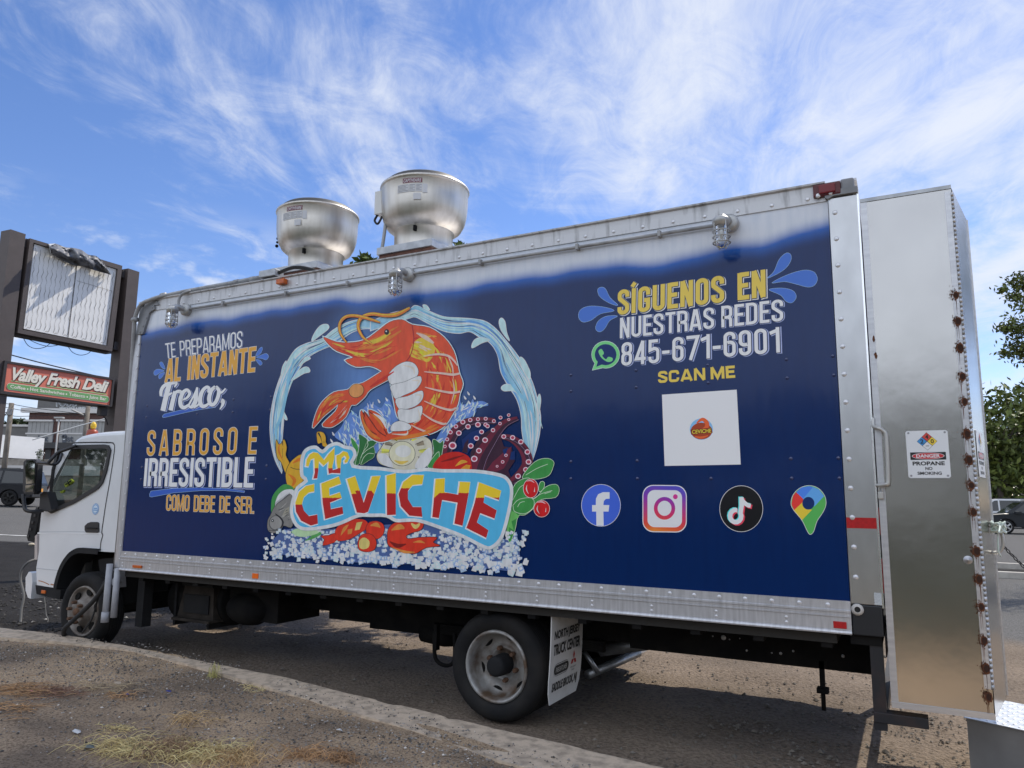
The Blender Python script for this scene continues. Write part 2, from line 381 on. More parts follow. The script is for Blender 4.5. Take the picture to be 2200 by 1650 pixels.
# ------------------------------------------------------------------ the truck
def metals():
    M = {}
    M['alu'] = mat('brushed_aluminium', (.62, .62, .63), .42, .85, (.50, .50, .52), 5, .3, .7, bump=.06, bscale=30, stretch=(1, 1, 9))
    M['rail'] = mat('rail_aluminium', (.60, .60, .62), .45, .7, (.42, .42, .43), 9, .35, .8, bump=.05, bscale=40, stretch=(6, 1, .6))
    M['grime'] = mat('grimy_aluminium', (.58, .58, .59), .5, .55, (.13, .125, .12), 7, .52, .85, stretch=(3, 1, .5))
    M['steel'] = mat('stainless', (.50, .485, .46), .20, 1.0, (.45, .435, .415), 3, .3, .7, bump=.62, bscale=1.25, stretch=(1, 1, .8), bdist=.012, det=3)
    M['spun'] = mat('spun_aluminium', (.64, .60, .54), .40, .9, (.48, .44, .38), 7, .4, .9, stretch=(2.5, 2.5, .3), bump=.04, bscale=60)
    M['galv'] = mat('galvanised', (.45, .46, .47), .45, .8, (.34, .35, .36), 14)
    M['post'] = mat('post_steel', (.56, .56, .56), .30, .95, (.47, .47, .47), 8, .3, .7, bump=.12, bscale=4, stretch=(1, 1, .5), bdist=.008, det=3)
    M['black'] = mat('chassis_black', (.006, .006, .0065), .8, 0, (.014, .013, .012), 6, spec=.15)
    M['rub'] = mat('black_rubber', (.014, .014, .015), .75, 0, (.028, .026, .024), 5)
    M['tyre'] = mat('tyre', (.011, .011, .012), .8, 0, (.030, .027, .024), 4, .4, .8, spec=.25, bump=.15, bscale=60)
    M['plas'] = mat('grey_plastic', (.013, .0135, .015), .75, 0, (.022, .022, .023), 5, spec=.2)
    M['white'] = mat('cab_white', (.74, .76, .78), .28, 0, (.66, .68, .70), 3, .3, .8, coat=.5)
    M['rim'] = mat('rim_silver', (.36, .355, .34), .5, .35, (.12, .078, .05), 7, .42, .66)
    M['rust'] = mat('rusty_steel', (.10, .055, .035), .85, .1, (.17, .09, .05), 30)
    M['wood'] = mat('weathered_wood', (.16, .07, .045), .85, 0, (.08, .035, .025), 20)
    M['gpaint'] = mat('grey_paint', (.25, .255, .27), .5, 0, (.19, .195, .205), 10)
    M['pipe'] = mat('grey_conduit', (.36, .36, .36), .55, .2, (.20, .20, .20), 12, .45, .8)
    M['pvc'] = mat('white_pvc', (.42, .43, .45), .45, 0, (.33, .33, .35), 8)
    M['red'] = mat('red_reflector', (.48, .012, .015), .3, 0, (.36, .01, .012), 60)
    M['amb'] = mat('amber_lens', (.62, .13, .01), .3, 0, (.45, .08, .01), 30)
    M['org'] = mat('orange_reflector', (.9, .16, .01), .35)
    M['glass'] = mat('lamp_glass', (.9, .92, .93), .05, 0, trans=1)
    M['win'] = pane_mat('window_glass', (.62, .68, .66), .12)
    M['dark'] = mat('dark_trim', (.02, .02, .022), .5)
    return M
M = metals()
# ------------------------------------------------------------------ ground
FWD = Vector((-math.sin(math.radians(28)), math.cos(math.radians(28)), 0)); RGT = Vector((FWD.y, -FWD.x, 0))
KRB = [(-2.6, -.16), (-2.1, -.12), (-.5, .03), (2.27, -.13), (4.15, -.38), (5.58, -.56), (9, -1.0), (30, -3.6)]
KRF = [(-2.6, -.55), (-2.1, -.46), (-1.2, -.33), (-.5, -.14), (.2, -.05), (1.0, -.10), (1.74, -.22), (2.8, -.42), (4.05, -.66), (4.72, -.84), (9, -1.5), (30, -4.4)]
def lerp(P, x): return float(np.interp(x, [p[0] for p in P], [p[1] for p in P]))
def hgt(x, y):
    q = max(0.0, -x-7); z = .038*q*q/(q+3)
    return z
def fbm(x, y, z=0.0, o=4): return noise.fractal(Vector((x, y, z)), 1.0, 2.0, o)
DIRT = (.215, .168, .126); ASPH = (.125, .122, .118); MUL = (.018, .016, .015)
def ground():
    ar = lambda a, b, s: list(np.arange(a, b, s))
    xs = ar(-300, -60, 24)+ar(-60, -20, 2)+ar(-20, -3, .28)+ar(-3, 9, .09)+ar(9, 14, .4)+ar(14, 60, 4)+ar(60, 301, 24)
    ys = ar(-200, -20, 20)+ar(-20, -2, 2)+ar(-2, 4.2, .09)+ar(4.2, 20, .28)+ar(20, 60, 3)+ar(60, 301, 24)
    vs = []; cs = []
    for y in ys:
        for x in xs:
            d = 0
            if -4 < x < 10 and -2 < y < 6.5:
                rut = math.sin(y*7.5+fbm(x*.35, y*.2)*2.2)*.008
                d = fbm(x*1.3, y*1.3)*.02+fbm(x*6, y*6, 3)*.008+rut*(1 if y > .5 else .4)
                wx = max(math.exp(-((x-4.1)/.5)**2-((y-.25)/.4)**2), math.exp(-((x+.73)/.5)**2-((y-.25)/.4)**2)); d *= 1-wx
            vs.append((x, y, hgt(x, y)+d-.004))
            s = (x+15.5)*FWD.x+(y-7.1)*FWD.y; nzv = fbm(x*.5, y*.5, 7)
            a = 0.0
            if x < 0: a = min(1, max(0, s/.3))
            a = max(a, min(1, max(0, (y-5.6+nzv*.9)/.6)))
            m = 0.0
            if x < 0: m = min(1, max(0, (-s)/.25))*min(1, max(0, (-x-1.7+nzv*.8)/.7))*min(1, max(0, (y-.25+nzv*.5)/.5))
            if x > 1.5 and 14.8 < y < 17.3: m = 1; a = 0
            c = Vector(DIRT)*(1+.35*fbm(x*.9, y*.9, 2))
            c = c.lerp(Vector(ASPH)*(1+.12*fbm(x*.6, y*.25, 5)), a).lerp(Vector(MUL)*(1+.5*fbm(x*2, y*2)), m)
            cs.append((max(.005, c.x), max(.005, c.y), max(.005, c.z)))
    nx = len(xs); g = G()
    fs = [(j*nx+i, j*nx+i+1, (j+1)*nx+i+1, (j+1)*nx+i) for j in range(len(ys)-1) for i in range(nx-1)]
    g.add(vs, fs, mat('lot_ground', DIRT, .95, 0, (.55, .54, .53), 34, .42, .68, bump=.9, bscale=42, attr='Col', bdist=.03, spec=.2), True, cs)
    tag(g.build('ground'), kind='structure')
    # verge on the near side of the kerb
    xs = ar(-60, -3, 2)+ar(-3, 9.5, .07)+ar(9.5, 60, 2); ts = ar(0, 2.6, .06)+ar(2.6, 8, .5)+ar(8, 61, 4)
    vs = []; cs = []
    for t in ts:
        for x in xs:
            y = lerp(KRF, x)+.05+fbm(x*1.6, 0, 9)*.04+fbm(x*7, 0, 4)*.02-t; edge = math.exp(-t/.12)
            z = .138+fbm(x*.8, y*.8, 3)*.022+fbm(x*5, y*5, 1)*.007+edge*.018
            if x < -2.1: z -= min(.13, (-2.1-x)*.2)
            vs.append((x, y, z)); q = fbm(x*.7, y*1.1, 4); c = Vector((.58, .42, .265)).lerp(Vector((.24, .18, .125)), min(1, max(0, .5+q*1.1+.4*fbm(x*2.3, y*3.5, 6)))).lerp(Vector((.035, .042, .022)), min(1, max(0, (t-2.7)/.5)))
            cs.append(tuple(c))
    nx = len(xs); g = G(); fs = [(j*nx+i+1, j*nx+i, (j+1)*nx+i, (j+1)*nx+i+1) for j in range(len(ts)-1) for i in range(nx-1)]
    g.add(vs, fs, mat('verge_dirt', DIRT, .95, 0, (.50, .48, .47), 70, .46, .62, bump=.8, bscale=110, attr='Col', bdist=.012, spec=.2, det=8), True, cs); tag(g.build('verge'), kind='structure')
def kerb():
    g = G(); xs = list(np.arange(-2.6, 12.01, .05)); prof = []
    cm = mat('kerb_concrete', (.60, .475, .345), .9, 0, (.36, .285, .21), 14, .42, .66, bump=.5, bscale=60, bdist=.01)
    n = len(xs); vs = []
    for x in xs:
        yb, yf = lerp(KRB, x), lerp(KRF, x)-.08; zt = .172-.0025*(x+2)+fbm(x*1.5, 0)*.008
        ch = max(0, fbm(x*3.1, 2.2)-.38)*.10+max(0, fbm(x*9, 5.2)-.3)*.03; e = .02+abs(fbm(x*8, 1.0))*.006
        k = min(1.0, (x+2.6)/.35)**.5 if x < -2.25 else 1
        vs += [(x, yb+.012, -.05), (x, yb, (zt-e)*k), (x, yb-e*.4-ch, (zt-.004)*k), (x, yb-e-ch*1.6, zt*k), (x, (yb+yf)/2, (zt+fbm(x*6, 3)*.003)*k), (x, yf, (zt-.002)*k), (x, yf-.01, -.05)]
    fs = [(i*7+j, i*7+j+1, (i+1)*7+j+1, (i+1)*7+j) for i in range(n-1) for j in range(6)]
    g.add(vs, fs, cm, False); tag(g.build('kerb'), kind='structure')
    # two low kerbs and a painted line further off in the lots
    lc = mat('far_kerb', (.48, .45, .40), .9, 0, (.38, .35, .31), 6)
    for y, nm in ((14.6, 'kerb'), (17.4, 'kerb')): g = G(); g.bbox(2.0, 60, y, y+.18, -.02, .13, lc, .02); tag(g.build(nm), kind='structure')
    g = G(); c = Vector((-15.5, 7.1, 0)); mk = mat('road_paint', (.62, .62, .6), .7, 0, (.4, .4, .38), 4)
    def st(a, b, w, off):
        P = []
        for i in range(25):
            p = c+FWD*off+RGT*(a+(b-a)*i/24); P.append(p)
        vs = [(*(p+FWD*e).xy, hgt(*(p+FWD*e).xy)+.008) for p in P for e in (0, w)]; g.add(vs, [(2*i, 2*i+1, 2*i+3, 2*i+2) for i in range(24)], mk)
    st(-14, 9, .16, 1.5); tag(g.build('road_marking'), kind='structure')
    g = G()
    for i in range(6):
        p = Vector((6+i*2.7, 30, 0)); g.box(p.x-.06, p.x+.06, 27, 32, .004, .010, mk)
    tag(g.build('road_marking'), kind='structure')
def stones():
    R = random.Random(5); g = G(); m = mat('stone', (.3, .28, .25), .9, attr='Col')
    def st(x, y, z, r, c):
        k = [(1, 0, 0), (0, 1, 0), (-1, 0, 0), (0, -1, 0), (0, 0, .7), (0, 0, -.5)]; a = R.uniform(0, 6); vs = []
        sx = R.uniform(.6, 1.3)
        for p in k: q = R.uniform(.75, 1.2)*r; vs.append((x+(p[0]*math.cos(a)*sx-p[1]*math.sin(a))*q, y+(p[0]*math.sin(a)*sx+p[1]*math.cos(a))*q, z+p[2]*q))
        g.add(vs, [(0, 1, 4), (1, 2, 4), (2, 3, 4), (3, 0, 4), (1, 0, 5), (2, 1, 5), (3, 2, 5), (0, 3, 5)], m, False, c)
    for i in range(15000):
        x = R.uniform(-2.2, 6.2); y = lerp(KRF, x)-.02-abs(R.gauss(0, .9)) if R.random() < .86 else lerp(KRF, x)+R.uniform(-.25, .16)
        if y < -3.2: continue
        r = R.choice([.003, .004, .005, .005, .007, .010]); v = R.choice([.14, .2, .26, .32, .4, .10, .08, .7 if R.random() < .25 else .3])
        st(x, y, .142+fbm(x*.8, y*.8, 3)*.022+.014*(y > lerp(KRF, x)-.08)+.012*(y > lerp(KRF, x)), r, (v, v*.90, v*.78))
    for i in range(4200):
        if R.random() < .55: x, y = R.gauss(6.6, .9), R.gauss(.7, .8)
        else: x, y = R.uniform(-1, 7), R.uniform(.3, 4.5)
        if y < lerp(KRB, x)+.08: continue
        r = abs(R.gauss(0, .0075))+.003; v = R.uniform(.09, .2); st(x, y, hgt(x, y)+.004, r, (v*1.05, v*.92, v*.76))
    for i in range(2600):
        x, y = R.uniform(-7, -1.9), R.uniform(.1, 7); r = R.uniform(.008, .03); v = R.uniform(.012, .05) if R.random() < .97 else .3; st(x, y, hgt(x, y)+.006, r, (v, v*.95, v*.9))
    tag(g.build('gravel'), 'loose small stones scattered over the dirt and dark mulch', 'gravel', kind='stuff')
def leafcard(R, c, s, up=.3):
    n = Vector((R.gauss(0, 1), R.gauss(0, 1), R.gauss(0, 1)+up)); n.normalize(); u = n.orthogonal().normalized(); v = n.cross(u); a = R.uniform(0, 6.28); u, v = u*math.cos(a)+v*math.sin(a), v*math.cos(a)-u*math.sin(a)
    return [c-u*s, c-v*s*.42, c+u*s, c+v*s*.42]
def leafm(): return mat('leaf', (.05, .08, .02), .55, attr='Col', spec=.3)
def tree(name, label, base, H, crown, leaf, nclump, per, tint, seed, group=None, hole=.0, trunk=.16, clumps=None):
    """tapered trunk with limbs, crown of leaf clumps; crown=(rx, ry, rz, zc)"""
    R = random.Random(seed); T = thing(name, label, 'tree', base, group); B = Vector(base)
    rx, ry, rz, zc = crown; bark = mat('bark', (.085, .068, .052), .95, 0, (.045, .036, .03), 14, bump=.6, bscale=20)
    g = G(); top = B+Vector((R.uniform(-.3, .3), R.uniform(-.3, .3), zc)); g.tube(smooth([tuple(B), tuple(B+Vector((.05, .04, zc*.3))), tuple(B.lerp(top, .7)), tuple(top)], 4), [trunk*(1-.72*i/12) for i in range(13)], bark, 10)
    cl = []
    for k in range(nclump):
        while 1:
            p = Vector((R.uniform(-1, 1), R.uniform(-1, 1), R.uniform(-1, 1)))
            if .35 < p.length < 1: break
        c = B+Vector((p.x*rx, p.y*ry, zc+p.z*rz)); cl.append((c, R.uniform(.55, 1.1)))
    if clumps: cl += clumps
    for c, s in cl[::3]:
        a = B.lerp(top, R.uniform(.5, .95)); g.tube(smooth([tuple(a), tuple(a.lerp(c, .5)+Vector((0, 0, -.1*rz))), tuple(c)], 3), [trunk*.34*(1-.8*i/6) for i in range(7)], bark, 6)
    g.build('trunk', T)
    g = G(); cr = min(rx, rz)*.34
    for c, s in cl:
        sh = R.uniform(.65, 1.25); k = int(per*s)
        for i in range(k):
            d = Vector((R.gauss(0, 1), R.gauss(0, 1), R.gauss(0, .75))); d *= cr*s*.62; v = sh*R.uniform(.65, 1.3); t = R.random()
            col = tuple(max(.004, q*v) for q in (tint[0]*(1+.5*t), tint[1]*(1+.25*t), tint[2]*(1-.2*t)))
            g.add(leafcard(R, c+d, leaf*R.uniform(.7, 1.25)), [(0, 1, 2, 3)], leafm(), False, col)
    g.build('crown', T); return T
def treeline(name, label, pts, H, n, leaf, tint, seed, depth=5):
    R = random.Random(seed); g = G(); P = smooth(pts, 20)
    hs = [H*(.72+.5*abs(fbm(i*.17, seed))+.25*fbm(i*.6, seed)) for i in range(len(P))]
    for i in range(n):
        k = R.randrange(len(P)); p = P[k]; h = hs[k]*(1-R.random()**2.2*.98); a = R.uniform(0, 6.28)
        w = depth*math.sqrt(max(.05, 1-(h/hs[k]*.9)**2)); c = Vector((p[0]+R.gauss(0, w*.6), p[1]+R.gauss(0, w*.6), h+hgt(p[0], p[1]))); v = R.uniform(.5, 1.35)*(.75+.5*fbm(c.x*.25, c.z*.35, c.y*.25))
        g.add(leafcard(R, c, leaf*R.uniform(.6, 1.4)), [(0, 1, 2, 3)], leafm(), False, tuple(max(.004, q*v) for q in tint))
    tag(g.build(name), label, 'trees', kind='stuff')
def trees():
    for i, (d, px, H, sd, lab) in enumerate(((58, 2150, 12.2, 3, 'leafy green tree towering over the black and white parked cars'), (66, 2290, 11, 4, 'broad green tree at the right edge behind the parked cars'), (72, 2040, 9.5, 6, 'darker green tree half hidden behind the steel locker'))):
        p = onD(px, 1085, d); tree('leafy_tree', lab, (p.x, p.y, 0), H, (5.2, 4.2, H*.42, H*.56), .30, 80, 120, (.085, .12, .034) if i != 2 else (.06, .09, .028), sd, 'trees beyond the parking lot', trunk=.28)
    pts = [onD(x, 1085, 78) for x in (1500, 1800, 2100, 2350, 2700, 3200)]; treeline('treeline', 'dark unbroken tree mass behind the parking lot on the right', [(p.x, p.y) for p in pts], 8, 9000, .5, (.045, .07, .024), 2)
    treeline('treeline', 'long row of trees across the lot on the side of the truck facing away from the sun', [(-70, -26), (-30, -30), (0, -27), (25, -30), (60, -22)], 6.2, 14000, .42, (.03, .045, .016), 8, 3)
    cl = [(onD(x, y, 12.4), s) for x, y, s in ((785, 556, .22), (797, 566, .3), (770, 572, .3), (822, 574, .3), (850, 562, .3), (875, 560, .35), (988, 530, .2), (1000, 538, .2), (960, 550, .35), (905, 570, .4))]
    tree('locust_tree', 'feathery green tree whose tips show above the truck roof between the ventilators', (1.7, 7.4, 0), 7, (3.9, 2.9, .85, 4.65), .085, 70, 300, (.075, .115, .035), 9, trunk=.16, clumps=cl)
    b = onD(2520, 1085, 16); cl = [(onD(x, y, 15), s) for x, y, s in ((2186, 612, .34), (2178, 640, .28), (2200, 655, .4), (2170, 700, .32), (2190, 712, .40), (2205, 700, .4), (2180, 745, .36), (2200, 758, .42), (2215, 620, .5), (2230, 700, .6), (2225, 760, .5), (2158, 708, .18), (2160, 760, .2), (2155, 622, .16), (2195, 600, .3))]
    tree('maple_tree', 'near broadleaf tree whose lower branches hang into the sky at the right edge', (b.x, b.y, 0), 8, (1.9, 1.9, 1.6, 7.4), .05, 30, 420, (.085, .115, .03), 12, trunk=.2, clumps=cl)
    p = onD(40, 1000, 130); tree('round_tree', 'small dark tree showing above the low grey wing of the market', (p.x, p.y, 5), 9, (6, 5, 2.0, 6.9), .6, 40, 60, (.03, .045, .02), 15, trunk=.3)
def market():
    D0 = 100; ec = onD(50, 900, D0); s = D0/FPX
    def F(x, y, d=0.0): # point on the facade plane from photo pixel, pushed towards the viewer by d
        n = FWD; o = onD(150, 900, D0); r = ray(x, y); t = ((o-CAM).dot(n))/r.dot(n); return CAM+r*t-n*d
    B = thing('market_building', 'brick and grey panelled food market behind the deli sign', 'building', F(160, 985)); 
    brick = mat('brick', (.115, .062, .052), .9, 0, (.085, .046, .04), 3); gry = mat('grey_stucco', (.17, .165, .155), .9, 0, (.15, .145, .135), 2); pan = mat('pale_panel', (.36, .355, .34), .8, 0, (.32, .315, .30), 1.5); wt = mat('pale_trim', (.62, .60, .57), .8); dk = mat('shop_dark', (.025, .025, .027), .4)
    zc = lambda p: p
    def blk(g, x0, y0, x1, y1, d0, d1, m):
        a, b, c, d = F(x0, y1), F(x1, y1), F(x1, y0), F(x0, y0); z0 = min(a.z, b.z); z1 = max(c.z, d.z); b = Vector((b.x, b.y, z0)); a = Vector((a.x, a.y, z0)); H = Vector((0, 0, z1-z0)); n0, n1 = -FWD*d0, -FWD*d1
        vs = [a+n0, b+n0, b+n0+H, a+n0+H, a+n1, b+n1, b+n1+H, a+n1+H]; g.add(vs, [(0, 1, 2, 3), (7, 6, 5, 4), (0, 4, 5, 1), (1, 5, 6, 2), (2, 6, 7, 3), (3, 7, 4, 0)], m)
    cy = lambda y: 820+y/7.333; cx = lambda x: x/7.333
    g = G(); blk(g, cx(365), cy(490), 520, 1010, 0, -22, brick); g.build('wall', B)
    g = G(); blk(g, cx(535), 844, 330, cy(470), -.6, -20, gry); blk(g, 262, 851, 520, cy(470), -.4, -21, gry); blk(g, cx(525), 842, 332, 845.5, -.4, -20, wt); g.build('upper_wall', B)
    g = G(); blk(g, -60, cy(665), cx(345), 1010, -2, -20, gry); blk(g, -60, cy(655), cx(347), cy(680), -1.8, -20.2, wt); g.build('side_wing', B)
    g = G(); blk(g, cx(360), cy(458), 520, cy(488), .5, 0, wt); g.build('cornice', B)
    for i, (a, b) in enumerate(((440, 830), (950, 1310), (1480, 1850), (2000, 2400), (2550, 2950))):
        g = G(); blk(g, cx(a), cy(630), cx(b), cy(812), .12, 0, pan)
        for k in range(1, 6): x = a+(b-a)*k/6; blk(g, cx(x-2), cy(632), cx(x+2), cy(811), .14, .1, gry)
        blk(g, cx(a-45), cy(604), cx(b+22), cy(626), .35, 0, wt); blk(g, cx(a-20), cy(812), cx(b+5), cy(830), .3, 0, wt); blk(g, cx(a-20), cy(830), cx(b), cy(998), .2, 0, pan); g.build('facade_bay', B)
    g = G(); blk(g, cx(400), cy(1000), 520, cy(1052), 1.2, 0, dk); g.build('canopy', B)
    for a, b in ((690, 780), (870, 1050), (1250, 1600)): g = G(); blk(g, cx(a), cy(1052), cx(b), 1010, .1, -.05, dk); g.build('entrance', B)
    for a in (820, 1390): 
        g = G(); blk(g, cx(a-6), cy(980), cx(a+8), cy(1005), .8, 0, wt); g.build('wall_lamp', B)
    ink = mat('sign_slate', (.075, .085, .105), .5); pl = mat('sign_pale', (.62, .64, .63), .5); rd = mat('sign_market_red', (.40, .09, .07), .5)
    def fn(x, y, l=0): return F(x, y, l)
    def q(x0, y0, x1, y1): return [(cx(x0), cy(y1)), (cx(x1), cy(y1)), (cx(x1), cy(y0)), (cx(x0), cy(y0))]
    g = G(); font_text(g, 'FOOD', q(895, 300, 1220, 388), lambda x, y, l: fn(x, y, .1+l), pl, bold=.05); font_text(g, 'FOOD', q(905, 305, 1215, 384), lambda x, y, l: fn(x, y, .2+l), ink, bold=.0)
    font_text(g, 'WHOLESALE FRESH MARKET', q(950, 400, 1580, 440), lambda x, y, l: fn(x, y, .15+l), pl, bold=.03, shear=.1); g.poly([fn(cx(x), cy(y), .1) for x, y in ((1255, 330), (1330, 345), (1400, 372), (1255, 372))], rd); g.build('shop_sign', B)
    g = G(); font_text(g, 'market', q(440, 850, 775, 945), lambda x, y, l: fn(x, y, .3+l), ink, bold=.03); g.build('lettering', B)
    g = G(); P = [(1000, 880), (1070, 880), (1065, 965), (998, 965)]; g.poly([fn(cx(x), cy(y), .3) for x, y in P], ink)
    g.tube([fn(cx(1035-25*math.cos(t)), cy(880-38*math.sin(t)), .35) for t in np.linspace(0, PI, 9)], .12, ink, 5); g.poly([fn(cx(1035+20*math.cos(t)), cy(905+18*math.sin(t)), .4) for t in np.linspace(0, PI, 9)], pl); font_text(g, 'st', q(1080, 870, 1170, 945), lambda x, y, l: fn(x, y, .3+l), ink, bold=.03); g.build('bag_logo', B)
    # bank, wall, trailer
    W0, W1 = onD(-60, 987, 62), onD(330, 987, 62); zt = onD(60, 986, 62).z
    g = G(); e = (W1-W0); e.z = 0; L = e.length; e.normalize(); a = Vector((W0.x, W0.y, 0)); b = a+e*L
    wmt = mat('wall_stone', (.38, .34, .29), .9, 0, (.26, .235, .20), 2.5)
    vs = [a-FWD*0, b, b+Vector((0, 0, zt)), a+Vector((0, 0, zt)), a+FWD*.5, b+FWD*.5, b+FWD*.5+Vector((0, 0, zt)), a+FWD*.5+Vector((0, 0, zt))]; g.add(vs, [(0, 1, 2, 3), (7, 6, 5, 4), (2, 6, 7, 3), (1, 5, 6, 2), (0, 3, 7, 4)], wmt)
    RWt = g.build('retaining_wall'); tag(RWt, 'long pale stone retaining wall behind the black SUV', 'wall')
    g = G(); c1 = mat('wall_cap', (.62, .6, .57), .8); p, q_ = a+Vector((0, 0, zt-.95))-FWD*.06, b+Vector((0, 0, zt-.95))-FWD*.06; g.bar(p, q_, .12, .8, c1); g.build('coping', RWt)
    g = G(); p = [a+FWD*.5+Vector((0, 0, zt-.01)), b+FWD*.5+Vector((0, 0, zt-.01)), b+FWD*60+Vector((0, 0, zt)), a+FWD*60-RGT*0+Vector((0, 0, zt))]; g.quad(*p, mat('terrace', ASPH, .9)); tag(g.build('terrace'), kind='structure')
    TR = thing('box_trailer', 'plain white box trailer parked above the retaining wall', 'trailer', onD(20, 989, 66)); tw = mat('trailer_white', (.82, .81, .78), .4, 0, (.76, .75, .72), 1)
    g = G(); A1 = onD(91, 988, 66); e = Vector((-.13, .99, 0)).normalized(); L = 13.0; z0, z1 = A1.z, onD(91, 941, 66).z; dn = Vector((-.99, -.13, 0))*2.4
    b = Vector((A1.x, A1.y, z0)); a = b-e*L; vs = [a, b, b+Vector((0, 0, z1-z0)), a+Vector((0, 0, z1-z0))]; vs += [v+dn for v in vs]; g.add(vs, [(0, 1, 2, 3), (7, 6, 5, 4), (2, 6, 7, 3), (1, 5, 6, 2), (0, 3, 7, 4), (0, 4, 5, 1)], tw); g.build('trailer_body', TR)
    g = G()
    for k in (0.05, .12, .8, .88): c = a+e*(L*k)+Vector((0, 0, -.15)); g.lathe([(0, 0), (.4, 0), (.42, .1), (.42, .5), (0, .5)], c+dn*.3, dn.normalized(), M['tyre'], 16)
    g.bar(a+Vector((0, 0, -.05)), b+Vector((0, 0, -.05)), .2, .12, M['black']); g.build('running_gear', TR)
    # flowering shrub at the end of the trailer
    R = random.Random(8); S = thing('shrub', 'small white flowered shrub at the end of the white trailer', 'shrub', onD(88, 992, 62.0)); g = G()
    for i in range(260): c = onD(85+R.gauss(0, 3.5), 978+R.gauss(0, 7), 61.4+R.uniform(-.4, .4)); w = R.random() < .5; g.add(leafcard(R, c, .10), [(0, 1, 2, 3)], leafm(), False, (.7, .7, .66) if w else (.05, .07, .03))
    g.build('foliage', S); g = G(); g.tube([onD(86, 992, 61.5), onD(85, 975, 61.5)], .05, mat('bark', (.1, .08, .06)), 6); g.build('stem', S)
def poles():
    wd = mat('pole_wood', (.19, .165, .135), .9, 0, (.13, .11, .09), 3); wm_ = mat('wire_black', (.012, .012, .014), .6); lg = mat('pole_grey', (.42, .41, .39), .6)
    def pole(lab, x0, y0, x1, y1, d, r):
        t = onD(x0, y0, d); b = Vector((t.x, t.y, hgt(t.x, t.y))); T = thing('utility_pole', lab, 'utility pole', b, 'wooden utility poles'); g = G(); g.tube([b, t.lerp(b, .5), t], [r*1.15, r*1.05, r], wd, 10); g.build('pole', T); return T, t
    P1, t1 = pole('short wooden utility pole left of the market beneath the deli sign', 25, 866, 17, 932, 50, .155); P2, t2 = pole('wooden utility pole in front of the market facade', 189.5, 871, 183, 929, 46, .13)
    g = G(); a = onD(21, 885, 49.8); g.box(a.x-.12, a.x+.12, a.y-.12, a.y+.12, a.z-.2, a.z+.2, mat('insulator', (.2, .2, .2))); g.build('insulator', P1)
    g = G(); g.tube([onD(183, 893, 46), onD(154, 880, 44)], .05, lg, 6); g.build('lamp_arm', P2)
    def wire(lab, pts, d, r=.012, d2=None, m=None):
        g = G(); n = len(pts); P = [onD(x, y, d+((d2 or d)-d)*i/(n-1)) for i, (x, y) in enumerate(pts)]; g.tube(smooth([tuple(p) for p in P], 5), r, m or wm_, 5); tag(g.build('overhead_wire'), lab, 'wire', 'overhead wires')
    wire('thick black wire sloping down just above the deli sign', [(-30, 749), (12, 759.5), (90, 780), (169, 799), (267, 821), (330, 834)], 34, .028)
    wire('faint upper wire left of the market', [(-40, 860), (15, 867.5), (25, 868), (70, 876), (180, 890)], 50, .02); wire('faint middle wire left of the market', [(-40, 866), (0, 873), (25, 877.5), (60, 883), (185, 895)], 50, .02); wire('low wire from the short pole to the brick wall', [(-40, 893), (0, 892), (21, 892), (50, 894.5), (180, 888)], 50, .02)
    wire('slack black service wire curling down from the short pole to the left edge', [(-10, 905), (5, 899), (12, 890), (20, 882)], 49.8, .03); wire('short black service wire meeting the short pole', [(-10, 892), (5, 889), (20, 883)], 49.8, .025); wire('pale guy wire running down across the market front', [(70, 945), (90, 939), (150, 921), (224, 900), (232, 897), (258, 897)], 40, .035, None, mat('wire_pale', (.6, .6, .58), .5))
    for lab, x0, y0, x1, y1, d in (('thin lamp post with a flat head between two market bays', 127, 900, 116, 976, 60), ('thin lamp post with a flat head right of the sign post', 262, 904, 259, 930, 60)):
        t = onD(x0, y0, d); T = thing('lamp_post', lab, 'lamp post', (t.x, t.y, hgt(t.x, t.y)), 'parking lot lamp posts'); g = G(); g.tube([(t.x, t.y, hgt(t.x, t.y)), tuple(t)], .06, lg, 8); g.build('post', T); g = G(); h = t+Vector((0, 0, .1)); g.bar(h-RGT*.35, h+RGT*.35, .3, .12, lg); g.build('lamp_head', T)
    p = onD(112, 973, 56); b = Vector((p.x, p.y, hgt(p.x, p.y)+3.2))
